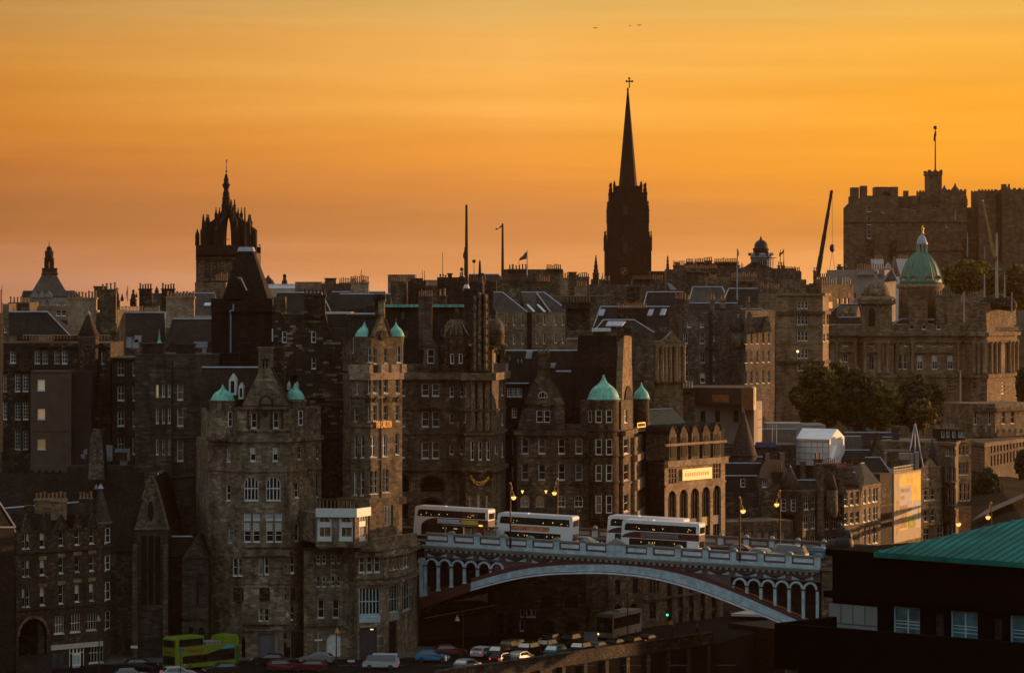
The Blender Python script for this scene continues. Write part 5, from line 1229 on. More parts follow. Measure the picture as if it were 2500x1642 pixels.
m = MB(); m.tube(W(-20, 300, 468), W(570, 190, 478), .07, seg=5); tag(m.build('pipe_rail', M_sill), 'long thin pale pipe running under the left haunch of the arch', 'pipe')
m = MB(); ff = F2(-100, 469, 540, 479); ff.box(m, 0, ff.len, -48, WZ(290, 474), -3, -.2); tag(m.build('abutment_wall', S_black), 'black masonry abutment wall under the left end of the arch', 'wall')
# ================================================================== modern block with timber top floor
use('O')
t = Bld('modern_house', 'modern grey rendered block with orange timber top storey and white balcony end', 'building', [(520, 600), (985, 600), (1100, 596), (1175, 604)], 318, -46, M_rendergrey, 14)
t.win(0, [610, 750, 925], [(400, 508)], 48, nx=1, ny=1, pane=G_dark, fm=S_dark, sill=False); t.win(2, [1148], [(395, 480), (490, 555)], 34, nx=1, ny=1, pane=G_dark, fm=S_dark); t.wall()
m = MB(); m.prism([(WX(985, 599), 599.8), (WX(1100, 595), 595.8), (WX(1175, 603), 603.6), (WX(1160, 612), 612)], -46, WZ(395, 600)); m.build('white_end', M_render, t.root)
u2 = Bld('', '', '', [(540, 599), (1100, 594), (1118, 600)], 175, WZ(318, 600) + .01, plain('dark_timber', (.05, .022, .008), .7, var=.3, vs=1.2), 13, root=t.root, wname='timber_storey'); u2.zt = WZ(175, 600); u2.zb = WZ(318, 600) - .3
u2.wall(); f = u2.fs[0]
m = MB(); u0 = f.hit(700)[0]; u1 = f.hit(860)[0]; f.box(m, u0, u1, WZ(315, 598), WZ(245, 598), .003, .08); m.build('orange_panel', plain('orange_timber', (.26, .095, .02), .6, var=.3, vs=1.5), t.root)
m = MB(); u0 = f.hit(985)[0]; f.box(m, u0, f.len, WZ(390, 596), WZ(176, 596), .003, .35); m.build('orange_box', plain('amber_timber', (.20, .085, .02), .6, var=.3, vs=1.5), t.root)
m = MB(); m.prism([(WX(1082, 594), 594.2), (WX(1118, 596), 596), (WX(1118, 600), 602), (WX(1082, 598), 600)], WZ(390, 596), WZ(176, 596)); m.build('lit_gable_end', plain('pale_timber', (.5, .34, .16), .6), t.root)
m = MB(); m.prism([(WX(1120, 599), 599), (WX(1172, 601), 601), (WX(1172, 603), 604), (WX(1120, 603), 604)], WZ(362, 600), WZ(305, 600)); m.build('balcony', M_dark, t.root)
# flat roofed block just behind, with row of pots
t = Bld('chimneyed_block', 'low dark block with a long row of pale chimney pots left of the modern house', 'building', [(170, 590), (535, 590)], 190, -46, S_brown, 10); t.wall(); t.band(182, .8, .5, mat=S_dark, name='cornice'); chimney(t.root, 175, 520, 180, 260, 592, 13, 1.2, S_brown, plain('pale_pot', (.4, .28, .16), .8), 1.0)
# ================================================================== cone turret and dark roofs
t = Bld('gabled_houses', 'dark slated houses with pointed witch hat turret behind the bridge', 'building', [(800, 556), (1145, 556), (1470, 560)], 1180, -46, S_grey, 12)
t.wall()
roof(t.root, (800, 556.5, 1140, 556.5, 1180), (800, 1130, 1020), 3); roof(t.root, (800, 560, 1170, 560, 1020), (800, 1190, 900), 3.5); roof(t.root, (820, 564, 1210, 564, 900), (820, 1210, 840), 3)
pwin(t.root, F2(930, 556.2, 1040, 556.2), 990, 1050, 1128, 46, nx=1, pane=G_dark)
m = lathe_px(998, 566, [(130, 832), (128, 822), (14, 425), (3, 375)], 18); tr = m.build('turret_roof', M_slatew, t.root)
m = lathe_px(998, 566, [(124, 1000), (124, 832)], 18); m.build('turret', S_grey, t.root)
m = lathe_px(993, 566, [(13, 440), (7, 400), (1, 372)], 8); m.build('lead_cap', M_lead, tr)
f = F2(1145, 557.5, 1420, 557.5)
gable(t.root, f, [(1140, 1040), (1430, 1040), (1415, 960), (1390, 930), (1388, 800), (1350, 800), (1348, 870), (1250, 870), (1248, 800), (1210, 812), (1205, 880), (1165, 950)], .7, 6, plain('pink_render', (.21, .125, .085), .85, var=.15))
chimney(t.root, 1268, 1370, 985, 1080, 556.5, 5, 1.2, S_dark, M_pot, 1.2)
t2 = Bld('', '', '', [(1140, 556.2), (1400, 557)], 1040, -46, S_brown, 6, root=t.root, wname='gable_wall'); t2.win(0, [1198], [(1062, 1128)], 44, nx=2, fm=M_white, pane=G_curt, skip=()); t2.wall()
# shops at bridge level behind the lamp posts
use('R'); t = Bld('shop_row', 'low pale shopfronts behind the far parapet of the bridge, right', 'building', [(1300, 540), (1965, 545)], 215, -44, S_brown, 8)
for x in (1480, 1550, 1645, 1715, 1800, 1870): t.win(0, [x], [(305, 420)], 48, nx=1, ny=1, pane=plain('shop_blind_%d' % x, (.24, .185, .13)), fm=S_grey)
t.wall()
# ================================================================== long street of tenements on the right
use('P')
S_st = S_tan
t = Bld('turreted_tenement', 'tan tenement with conical corner turret and rows of tall windows, behind the street lamps', 'building', [(-5, 560), (235, 553), (375, 557)], 880, -46, S_brown, 12)
t.zt = WZ(860, 556)
t.win(1, [272, 337], [(925, 1045), (1115, 1235), (1312, 1420)], 44, nx=2, pane=G_dark); t.wall(); 
m = lathe_px(115, 556.5, [(60, 1100), (118, 1075), (120, 1040), (120, 870), (136, 862), (134, 848)], 20); m.build('turret', S_brown, t.root)
m = lathe_px(118, 556.5, [(120, 850), (60, 745), (10, 640), (2, 622)], 20); tr = m.build('turret_roof', M_slatew, t.root)
m = lathe_px(118, 556.5, [(14, 655), (7, 630), (5, 615)], 8); m.build('lead_cap', M_lead, tr)
twin(t.root, 115, 556.5, 118, [52, 145, 208], [(945, 1060)], 44, nx=1, ny=3, fm=M_white, pane=G_curt)
roof(t.root, (180, 558, 385, 558, 860), (170, 360, 760), 4)
t = Bld('bay_tenement', 'brown tenement with bay windows, twin small gables and tall chimney wall', 'building', [(375, 557), (560, 560), (640, 558), (790, 563)], 870, -46, S_brown, 12)
t.win(0, [475, 545], [(900, 1025), (1095, 1235), (1305, 1400)], 42, nx=2, pane=G_dark); t.win(1, [600], [(895, 1000), (1005, 1100)], 30, nx=1); t.win(2, [655, 712, 765], [(880, 1010), (1075, 1190)], 32, nx=1, pane=G_dark)
t.wall(); roof(t.root, (375, 558, 790, 564, 872), (420, 740, 700), 5)
chimney(t.root, 370, 445, 600, 1300, 556.2, 0, 2.2, S_brown); m = lathe_px(520, 557, [(62, 845), (12, 705), (2, 685)], 12); m.build('cone_roof', M_slatew, t.root)
m = lathe_px(520, 557, [(5, 1130), (50, 1110), (58, 1060), (58, 850)], 12); m.build('oriel', S_brown, t.root)
gable(t.root, F2(570, 557.5, 660, 557.5), [(572, 900), (665, 900), (640, 800), (598, 745)], .4, 3, S_brown)
for x0, x1, yt, n in ((215, 270, 580, 0), (345, 430, 555, 2), (430, 560, 600, 7), (560, 730, 640, 9)): chimney(t.root, x0, x1, yt, 760, 564, n, 1.4, S_brown, plain('red_pot_%d' % x0, (.20, .07, .04)), .8)
t = Bld('tenement', 'tan tenement with pale gable coping between the bay tenement and the scaffolded corner', 'building', [(785, 566), (990, 576)], 820, -46, S_tan, 12)
t.win(0, [835, 880, 925, 950], [(850, 985), (1035, 1165), (1220, 1390)], 26, nx=1, pane=G_curt); t.wall(); t.band(1000, .3, .2); t.band(1190, .3, .2)
roof(t.root, (785, 566, 990, 576, 820), (790, 830, 600), 6, M_slatew)
m = MB(); m.extr([W(785, 600, 565), W(800, 590, 565), W(835, 740, 565), W(795, 930, 565), W(780, 930, 565)], (0, 1, 0)); m.build('gable_end', S_pale, t.root)
t = Bld('tenement', 'dark side wall and roof beside the sunlit advertising hoarding', 'building', [(985, 582), (1100, 586)], 700, -46, S_dark, 12); t.wall(); roof(t.root, (830, 588, 1100, 588, 700), (840, 990, 540), 6); t.band(1000, .3, .2, mat=S_brown); t.band(1160, .3, .2, mat=S_brown)
# corner building with hoarding
t = Bld('scaffolded_building', 'corner building wrapped in a tall printed hoarding glowing in the last sunlight', 'building', [(1098, 588), (1372, 603)], 690, -46, S_tan, 10)
t.zt = WZ(690, 590); t.wall(); f = t.fs[0]
def fq(x0, x1, y0, y1, m_, nm, par, t0=.1, t1=.2):
 u0, z1 = f.hit(x0, y0); u1 = f.hit(x1)[0]; z0 = f.hit(x0, y1)[1]; m = MB(); f.box(m, u0, u1, z0, z1, t0, t1); return m.build(nm, m_, par)
hb2 = fq(1105, 1366, 700, 1370, plain('hoarding_cloth', (.46, .36, .22), .8, var=.1), 'hoarding', t.root, .02, .3)
u0, z1 = f.hit(1105, 700)
H_y = plain('hoarding_amber', (.9, .55, .1), .8, var=.25, vs=.5); H_w = plain('hoarding_white', (.52, .48, .44), .8, var=.08); H_o = plain('hoarding_orange', (.42, .24, .10), .8, var=.5, vs=.9)
fq(1155, 1364, 712, 1250, H_y, 'poster', hb2, .303, .31); fq(1155, 1275, 822, 1010, H_w, 'poster_panel', hb2, .313, .32); fq(1285, 1362, 960, 1215, H_w, 'poster_panel', hb2, .313, .32)
fq(1165, 1255, 848, 885, H_o, 'lettering_band', hb2, .323, .33); fq(1170, 1205, 915, 950, H_o, 'poster_mark', hb2, .323, .33)
fq(1158, 1230, 1010, 1230, H_o, 'poster_picture', hb2, .313, .32); fq(1232, 1278, 965, 1100, plain('hoarding_grey', (.25, .22, .22)), 'poster_picture', hb2, .323, .33)
fq(1237, 1315, 1120, 1228, plain('hoarding_lime', (.34, .34, .05), .8, var=.4, vs=1.2), 'poster_picture', hb2, .333, .34); fq(1335, 1350, 1010, 1130, H_o, 'poster_mark', hb2, .333, .34)
for x0, x1, y0, y1 in ((1128, 1142, 960, 1080), (1128, 1142, 1170, 1290)): fq(x0, x1, y0, y1, H_o, 'side_lettering', hb2, .303, .31)
m = MB()
for y in (640, 668, 690): u0, z = f.hit(1085, y); m.tube(f.at(-.6, .5, z), f.at(f.len * .75, .5, z), .12, seg=4)
for k in range(9): m.tube(f.at(k * 1.5, .5, f.hit(1085, 700)[1]), f.at(k * 1.5, .5, f.hit(1085, 630)[1]), .06, seg=4)
m.build('scaffold_rail', plain('scaffold_metal', (.55, .45, .3), .3, .3), t.root)
for x0, x1, y0, y1 in ((1275, 1310, 500, 660), (1325, 1362, 490, 660), (1020, 1080, 640, 700), (1180, 1270, 500, 560)): m = MB(); m.box(WX(x0, 598), WX(x1, 598), 598, 600, WZ(y1, 598), WZ(y0, 598)); m.build('roof_plant', M_rendergrey, t.root)
chimney(t.root, 1030, 1052, 490, 640, 597, 0, 1, S_warm)
m_ = Bld('', '', '', [(1050, 606), (1300, 606)], 560, -46, S_brown, 8, root=t.root, wname='rear_wall'); m_.zt = WZ(480, 606); m_.wall()
# gabled tenement with tall spirelets
t = Bld('baronial_tenement', 'tall gabled tenement with two steep spire roofs, right of the hoarding', 'building', [(1366, 607), (1560, 611), (1600, 616)], 640, -46, S_tan, 12)
t.zt = WZ(640, 608)
t.win(0, [1430, 1500], [(860, 955), (1050, 1160)], 34, nx=1, pane=G_dark); t.win(0, [1468], [(868, 955)], 26, nx=1, pane=G_amber); t.win(0, [1435, 1570], [(1225, 1340)], 60, nx=2, pane=G_dark); t.win(0, [1448], [(700, 750)], 30, nx=1, pane=G_blind); t.wall(); t.band(830, .3, .2); t.band(1180, .4, .3)
m = MB(); 
for cx_, hw, yt, yb, Y in ((1325, 100, 185, 640, 611), (1495, 66, 340, 660, 614)):
 m = lathe_px(cx_, Y, [(hw, yb), (hw * .45, yb - (yb - yt) * .55), (2, yt)], 6, smooth=False); m.build('spire_roof', M_slatew, t.root)
gable(t.root, t.fs[0], [(1400, 650), (1560, 650), (1470, 545)], .5, 5, S_tan); 
for x in (1300, 1325, 1350): m = MB(); m.tube(W(1325 + (x - 1325) * .15, 215, 610), W(1325 + (x - 1325) * 3.2, 640, 607.5), .12, seg=4); m.build('spire_rib', M_lead, t.root)
use('P')
t = Bld('tenement_range', 'tall plain stone range with pale attic windows at the foot of the street, right', 'building', [(1570, 618), (1712, 612), (1745, 626), (1868, 628)], 395, -46, S_tan, 14)
t.win(0, [1650, 1690], [(450, 525), (630, 770), (830, 1000), (1190, 1290)], 26, nx=1, pane=G_curt); t.win(0, [1625], [(450, 525), (630, 770)], 18, nx=1)
t.win(2, [1762, 1795, 1830], [(430, 520), (590, 710)], 24, nx=1, pane=G_curt); t.win(2, [1770, 1810, 1845], [(790, 960)], 24, nx=1, pane=G_dark)
t.wall(); t.band(385, .6, .4, name='cornice'); t.band(770, .3, .2)
m_ = Bld('', '', '', [(1560, 621), (1810, 621)], 270, WZ(395, 612), M_slate, 10, root=t.root, wname='mansard'); m_.win(0, [1595, 1645, 1700, 1760, 1795], [(285, 350)], 32, nx=1, ny=1, pane=G_blind, fm=M_white, sill=False); m_.wall()
for x in (1540, 1620, 1680): m = MB(); m.box(WX(x - 28, 622), WX(x + 28, 622), 622, 624, WZ(262, 622), WZ(232 - (x > 1600) * 18, 622)); m.build('roof_light', G_sky, t.root)
# roofs on the hill between, at the foot of the trees
t = Bld('long_shed', 'long low grey roofed range with pale parapet under the big round trees', 'building', [(-170, 640), (460, 640)], 215, -44, M_rendergrey, 12); t.zt = WZ(228, 640); t.wall()
m = MB(); m.box(WX(-180, 639), WX(460, 639), 638.8, 653, WZ(262, 639), WZ(228, 639)); 
t = Bld('long_shed', 'low dark slate roofed hall between the white wrapped tower and the spired tenement', 'building', [(620, 636), (1200, 636)], 430, -44, S_grey, 12)
t.win(0, [740], [(470, 550)], 50, nx=1, pane=G_dark); t.win(0, [862], [(500, 545)], 60, nx=1, ny=1, pane=plain('blue_banner', (.02, .09, .25))); t.wall(); roof(t.root, (620, 636, 1200, 636, 425), (640, 1180, 300), 6)
roof(t.root, (620, 626, 830, 626, 520), (640, 800, 335), 6, M_slatew); roof(t.root, (1000, 630, 1240, 630, 500), (1010, 1180, 345), 6, M_slate)
for x0, x1, yt, n in ((1100, 1180, 240, 0), (560, 640, 525, 5), (790, 800, 500, 0)): chimney(t.root, x0, x1, yt, 480, 628, n, 1.4, S_grey, M_potd, .7)
t = Bld('dark_range', 'dark slated range with tall gable in the middle of the hillside, below the trees', 'building', [(150, 618), (1240, 618)], 560, -45, S_dark, 12); t.wall(); roof(t.root, (150, 618, 1240, 618, 560), (160, 1230, 470), 5); gable(t.root, F2(900, 616, 1010, 616), [(895, 560), (1010, 560), (985, 300)], .5, 6, S_brown)
use('O'); t = Bld('dark_range', 'dark flat roofs with blue edge and aerial poles behind the witch hat turret', 'building', [(780, 596), (1500, 596)], 740, -46, S_grey, 10); t.zt = WZ(725, 596); t.wall()
m = MB(); t.fs[0].box(m, t.fs[0].hit(1110)[0], t.fs[0].hit(1310)[0], t.zt - .4, t.zt + .5, .003, .3); m.build('blue_edge', plain('blue_sheet', (.06, .09, .19)), t.root)
m = MB()
for x in (1272, 1312): m.tube(W(x, 720, 595.8), W(x, 530, 595.8), .07, seg=4)
m.tube(W(1272, 545, 595.8), W(1312, 545, 595.8), .05, seg=4); m.build('aerial_frame', M_lead, t.root)
roof(t.root, (1080, 606, 1500, 606, 720), (1080, 1500, 575), 8, M_slatew)
t3 = Bld('', '', '', [(1215, 622), (1560, 622)], 520, -40, M_rendergrey, 8, root=t.root, wname='rear_parapet'); t3.wall()
# ================================================================== white wrapped tower
use('P')
t = thing('shrouded_tower', 'roof top structure wrapped in white sheeting with pitched top, right of centre', 'tent', (WX(400, 612), 615, -45))
M_sheet = plain('white_sheeting', (.78, .76, .73), .5, var=.12, vs=.35)
A = [(158, 610), (497, 606), (645, 622)]; pts = [(WX(x, Y), Y) for x, Y in A]; z0 = WZ(610, 610); ze = WZ(383, 606)
back = (pts[0][0] + (pts[2][0] - pts[1][0]), pts[0][1] + (pts[2][1] - pts[1][1]))
m = MB(); m.prism([pts[0], pts[1], pts[2], back], z0, ze); m.build('sheet_wall', M_sheet, t)
zr2 = WZ(268, 612); mid1 = ((pts[1][0] + pts[2][0]) / 2, (pts[1][1] + pts[2][1]) / 2); mid0 = ((pts[0][0] + back[0]) / 2, (pts[0][1] + back[1]) / 2)
def P3(p, z): return (p[0], p[1], z)
m = MB(); m.add([P3(pts[0], ze + .02), P3(pts[1], ze + .02), P3(mid1, zr2), P3(mid0, zr2), P3(pts[2], ze + .02), P3(back, ze + .02)], [(0, 1, 2, 3), (2, 4, 5, 3), (1, 4, 2), (0, 3, 5)]); m.build('sheet_roof', M_sheet, t)
f = Face(pts[0], pts[1]); m = MB()
f.box(m, -.1, f.len + .1, ze - .1, ze + .3, .003, .2)
for k in range(7): f.box(m, k * f.len / 6.2, k * f.len / 6.2 + .08, z0, ze - .15, .003, .08)
for k in range(1, 4): f.box(m, 0, f.len, z0 + (ze - z0) * k / 4, z0 + (ze - z0) * k / 4 + .08, .082, .12)
m.build('sheet_seams', plain('sheet_shadow_line', (.42, .41, .41)), t)
m = MB(); g = Face(pts[1], pts[2]); g.slab(m, [(.2, z0 + 1), (g.len * .6, ze - 2.5), (g.len * .3, ze - 1)], .003, .5); m.build('sheet_fold', M_sheet, t)
t = thing('support_block', 'dark block carrying the white sheeted structure', 'building', (WX(400, 612), 618, -46)); m = MB(); m.prism([pts[0], pts[1], pts[2], back], -46, z0 - .02); m.build('wall', S_grey, t)
# ================================================================== bank headquarters with green dome
use('H')
t = Bld('domed_bank', 'grand classical bank palace with large green dome, gilded figure and rows of pilasters', 'building', [(440, 752), (800, 752), (805, 748), (1100, 748), (1105, 752), (1780, 752), (1860, 748), (1990, 746), (2280, 760)], 690, -44, S_pale, 26)
t.zt = WZ(665, 750)
t.win(0, [640], [(738, 800), (885, 950)], 44, nx=2, ny=2); t.win(2, [888], [(738, 800), (890, 1030)], 46, nx=2, ny=2)
t.win(4, [1220], [(738, 800)], 40, nx=2); t.win(4, [1350, 1492, 1640], [(738, 800), (885, 1020)], 50, nx=2, ny=3, blind=1); t.win(4, [1160, 1208], [(882, 1020)], 34, nx=1, ny=2, pane=G_curt)
t.win(4, [1494], [(1160, 1270)], 44, nx=2, arch=True); t.win(4, [1630], [(1145, 1275)], 52, nx=2, ny=2); t.win(4, [1350], [(1160, 1275)], 44, nx=2, arch=True)
t.win(6, [1860], [(1145, 1255), (1480, 1560)], 36, nx=1, pane=G_dark); t.win(7, [2145], [(1145, 1255), (1420, 1540)], 36, nx=1); t.win(7, [2240], [(1440, 1540)], 36, nx=1)
t.wall(); t.band(665, .8, .9, name='cornice', mat=S_tan); t.band(740, .6, .4, mat=S_tan, name='frieze'); t.band(1062, .8, .8, name='cornice', mat=S_tan); t.band(1100, .6, .3); t.band(1360, .7, .5, mat=S_tan)
for x in (1820, 1880, 1955, 2000): f = t.fs[5] if x < 1860 else t.fs[6]; 
for fi, xs_ in ((1, ()), (6, (1880, 1925, 1975)), (7, (2015, 2060, 2100, 2190, 2225, 2262)), (0, (470, 560, 740)), (4, (1125, 1275, 1720)), (2, (830, 960, 1040))):
 for x in xs_:
  f = t.fs[fi]; u = f.hit(x)[0]; w_ = .45
  m = MB(); p = f.at(u, .35, 0); m.smooth = True
  m.lathe(p[0], p[1], [(w_ * 1.3, WZ(1058, 750)), (w_, WZ(1045, 750)), (w_ * .85, WZ(790, 750)), (w_ * 1.3, WZ(765, 750)), (w_ * 1.3, WZ(756, 750))], 10); m.build('column', S_pale if fi in (0, 2, 4) else S_pale, t.root)
for k in range(7):      # channelled rustication
 y = 1120 + k * 34
 t.band(y, .5, .12, 4, 8, mat=S_pale, name='rustic_course')
for x in (1350, 1492, 1640, 888, 640):
 f = t.fs[4] if x > 1000 else (t.fs[2] if x > 700 else t.fs[0]); m = MB(); f.slab(m, [f.hit(x - 60, 862), f.hit(x + 60, 862), f.hit(x, 822)], .003, .6); m.build('pediment', S_tan, t.root)
a2 = Bld('', '', '', [(430, 753), (1100, 753), (1105, 755), (1800, 755), (1990, 750), (2250, 764)], 585, WZ(665, 750), S_tan, 20, root=t.root, wname='attic_wall'); a2.zt = WZ(600, 754); a2.win(2, [1270, 1390, 1530], [(600, 640)], 40, nx=1, ny=1); a2.wall()
roof(t.root, (560, 758, 790, 758, 590), (575, 775, 525), 4); 
roof(t.root, (1100, 758, 1740, 758, 588), (1180, 1640, 540), 6, M_slate)
m = MB(); m.tube(W(1100, 585, 757.5), W(1180, 540, 763.5), .25, seg=4); m.tube(W(1640, 540, 763.5), W(1730, 580, 757.8), .25, seg=4); m.tube(W(1250, 555, 763), W(1640, 548, 763), .3, seg=4); m.build('lead_flats', M_lead, t.root)
m = lathe_px(935, 752, [(165, 660), (150, 640), (150, 410), (185, 395), (185, 350), (165, 330), (138, 322)], 8, math.pi / 8, smooth=False); m.build('corner_tower', S_tan, t.root)
m = lathe_px(935, 752, [(130, 325), (128, 290), (118, 250), (98, 215), (70, 190), (30, 175), (2, 168)], 20); m.build('tower_dome', S_tan, t.root)
m = MB(); ff = F2(840, 746.5, 960, 746.5); ff.slab(m, [(0, 0)] * 0 or [ff.hit(860, 610), ff.hit(925, 610)] + arch_pts(ff.hit(860)[0], ff.hit(925)[0], ff.hit(860, 610)[1], ff.hit(860, 440)[1]), -.3, .02); m.build('arched_opening', S_black, t.root)
m = MB(); m.tube(W(935, 170, 752), W(932, 60, 752), .5, .15, 6); m.ball(W(933, 90, 752), .6, 6, 5); m.build('rooftop_figure', M_rendergrey, t.root)
# drum and main dome
m = lathe_px(1355, 768, [(210, 560), (205, 260), (228, 240), (228, 215), (200, 205)], 24); m.build('drum', S_pale, t.root)
for x in (1180, 1530): pass
m = lathe_px(1360, 768, [(205, 205), (200, 175), (183, 120), (165, 60), (135, -5), (100, -50), (60, -85), (52, -92)], 32); dm = m.build('dome', M_copper2, t.root)
for k in range(16):
 a = 2 * math.pi * k / 16 + .1; c = (WX(1360, 768), 768); m = MB(); pr = [(183, 120), (165, 60), (135, -5), (100, -50), (60, -85)]
 P_ = [(c[0] + hw / sc / F * 768 * math.cos(a), c[1] + hw / sc / F * 768 * math.sin(a), WZ(y, 768)) for hw, y in [(200, 175)] + pr]
 for i in range(5): m.tube(P_[i], P_[i + 1], .18, seg=4)
 m.build('dome_rib', M_copper2, dm)
for a_ in (-.82, -.35, .35, .82):
 x = 1360 + 200 * a_; m = MB(); cz = math.sqrt(1 - a_ * a_); Y = 768 - 18.6 * cz; ff = F2(x - 40, Y, x + 40, Y); h = arch_pts(ff.hit(x - 34)[0], ff.hit(x + 34)[0], WZ(205, Y), WZ(125, Y)); ff.slab(m, [h[0]] + h + [h[-1]], -2, 0); l_ = m.build('lucarne', S_tan, dm)
 h = arch_pts(ff.hit(x - 16)[0], ff.hit(x + 16)[0], WZ(195, Y), WZ(155, Y)); m = MB(); ff.slab(m, h, .003, .06); m.build('lucarne_light', plain('lucarne_stone_%d' % x, (.45, .32, .2)), l_)
use('G')
m = lathe_px(1157, 768, [(70, 1305), (60, 1280), (56, 1275), (50, 1262)], 12); lt = m.build('lantern', M_copper2, t.root)
for k in range(8): a = 2 * math.pi * k / 8; c = (WX(1157, 768), 768); r_ = 43 / sc / F * 768; m = MB(); m.tube((c[0] + r_ * math.cos(a), c[1] + r_ * math.sin(a), WZ(1265, 768)), (c[0] + r_ * math.cos(a), c[1] + r_ * math.sin(a), WZ(1180, 768)), .28, seg=6); m.build('lantern_column', plain('pale_copper', (.24, .30, .22)) if k == 0 else bpy.data.materials['pale_copper'], lt)
m = lathe_px(1157, 768, [(30, 1265), (30, 1180)], 8); m.build('lantern_core', S_tan, lt)
m = lathe_px(1157, 768, [(52, 1182), (52, 1168), (44, 1150), (34, 1115), (16, 1095), (4, 1085)], 14); m.build('lantern_cap', M_lead, lt)
m = lathe_px(1163, 768, [(6, 1090), (14, 1078), (6, 1066), (13, 1040), (15, 1030), (5, 1018), (6, 1008), (1, 1003)], 8); m.build('gilded_figure', M_gold, lt)
use('H')
for x0, x1, yt, n in ((1250, 1430, 320, 8), (1500, 1690, 315, 8), (1780, 1900, 320, 5)): chimney(t.root, x0, x1, yt, 600, 758, n, 3, S_tan, M_potd, 1.0)
m_ = Bld('', '', '', [(1670, 757), (1970, 757)], 395, WZ(600, 757), M_slate, 8, root=t.root, wname='raised_roof'); m_.wall()
m = MB()
for k in range(9):
 a = -1 + k * .25; m.ball(W(2090 + a * 130, 370 + 40 * abs(a), 755), 1.9 - .5 * abs(a), 7, 5)
m.build('sculpture_group', S_dark, t.root)
m_ = Bld('', '', '', [(1985, 752), (2270, 764)], 380, WZ(600, 757), S_tan, 10, root=t.root, wname='pavilion'); m_.wall(); m_.band(620, .8, .6, mat=S_dark); gable(t.root, m_.fs[0], [(2060, 640), (2235, 640), (2150, 590)], 1, 2, S_tan)
# base wing lower right with dark tall windows
use('P')
t2 = Bld('arcaded_terrace', 'low banded stone terrace wing with close set tall openings, far right', 'building', [(1868, 700), (2000, 690), (2420, 716)], 395, -48, S_brown, 14)
t2.zt = WZ(395, 692)
for k in range(11): t2.win(1, [2065 + k * 31], [(428 - k * 6.3, 500 - k * 6.3), (520 - k * 6.3, 625 - k * 6.3)], 15, nx=1, ny=1, pane=G_dark, fm=S_dark, sill=False) if 2065 + k * 31 < 2400 else None
t2.wall(); t2.band(380, .7, .5, mat=S_tan, name='cornice')
for k in range(8): t2.band(430 + k * 30, .5, .13, 0, 1, mat=S_pale, name='rustic_course')
t3 = Bld('', '', '', [(1885, 712), (2100, 712), (2480, 722)], 100, WZ(395, 712), S_tan, 10, root=t2.root, wname='upper_wall'); t3.zt = WZ(20, 712); t3.zb = WZ(395, 712)
t3.win(0, [1908, 2045], [(105, 220)], 26, nx=1); t3.win(1, [2180, 2270], [(85, 215)], 34, nx=1); t3.wall(); t3.band(300, .8, .8, mat=S_brown); t3.band(60, .8, .6, mat=S_brown)
m = MB()
for k in range(16): t3.fs[0].box(m, k * 1.2, k * 1.2 + .5, WZ(298, 712), WZ(262, 712), .3, .7)
m.build('balustrade', S_pale, t2.root)
# ================================================================== cream block at the head of the street
use('H')
t = Bld('corner_block', 'plain tan stone block with triple windows left of the domed bank', 'building', [(-20, 690), (60, 690), (425, 690), (480, 700)], 310, -40, S_pale, 14)
t.zt = WZ(300, 690)
for y0, y1 in ((375, 442), (505, 595), (655, 750), (830, 915), (980, 1035)): t.win(1, [196, 230, 266], [(y0, y1)], 28, nx=1, pane=G_curt)
t.win(2, [437, 470], [(500, 600), (680, 755)], 16, nx=1); t.wall(); t.band(295, .5, .5, name='cornice'); t.band(465, .7, .5, mat=S_brown); t.band(940, .6, .4, mat=S_brown); t.band(610, .2, .1); t.band(770, .2, .1)
m = MB(); m.ball(W(185, 850, 689.5), .26); m.build('wall_lamp', LAMPW, t.root)
t = Bld('dormered_house', 'grey block with tall dormers whose glass mirrors the sunset, left of the domed bank', 'building', [(410, 800), (560, 806), (720, 812)], 210, -38, S_brown, 10)
t.zt = WZ(210, 715)
t.win(1, [577, 628, 665], [(345, 400)], 24, nx=1, ny=1, pane=G_sky, fm=S_grey)
t.wall()
for x, w_ in ((440, 22), (497, 24)):
 f = F2(x - 30, 797, x + 30, 799.4); m = MB(); a, b = f.hit(x - w_)[0], f.hit(x + w_)[0]; z0 = WZ(460, 798); z1 = WZ(295, 798); f.slab(m, [(a, z0), (b, z0), (b, z1 - 1), ((a + b) / 2, z1), (a, z1 - 1)], -3, 0); d = m.build('dormer', S_tan, t.root); m = MB(); f.box(m, a + .3, b - .3, z0 + .5, z1 - 2, .003, .06); m.build('pane', G_sky, d)
for x0, x1, yt, n in ((410, 560, 210, 7), (600, 700, 215, 4)): chimney(t.root, x0, x1, yt, 260, 811, n, 1.5, S_pale, plain('tan_pot_%d' % x0, (.3, .2, .11)), 1.6)
t = Bld('slated_house', 'dark steep roofed house with two small lit dormers beside the bank tower', 'building', [(430, 785), (800, 785)], 520, -40, S_brown, 8); t.wall(); roof(t.root, (440, 785, 800, 785, 520), (590, 780, 400), 6)
for x in (685, 765):
 f = F2(x - 30, 781, x + 30, 783.4); m = MB(); a, b = f.hit(x - 20)[0], f.hit(x + 20)[0]; z0 = WZ(520, 782); z1 = WZ(415, 782); f.slab(m, [(a, z0), (b, z0), (b, z1 - 1.6), ((a + b) / 2, z1), (a, z1 - 1.6)], -3, 0); d = m.build('dormer', S_tan, t.root); m = MB(); f.box(m, a + .3, b - .3, z0 + .3, z1 - 2.3, .003, .06); m.build('pane', G_sky, d)
t = Bld('white_gabled_house', 'pale cream rendered house with wide stepped chimney gable behind the bank tower', 'building', [(745, 830), (1015, 830), (1120, 836)], 70, -38, M_rendergrey, 12); t.zt = WZ(66, 800); t.win(0, [725, 800], [(295, 350)], 20, nx=1); t.wall()
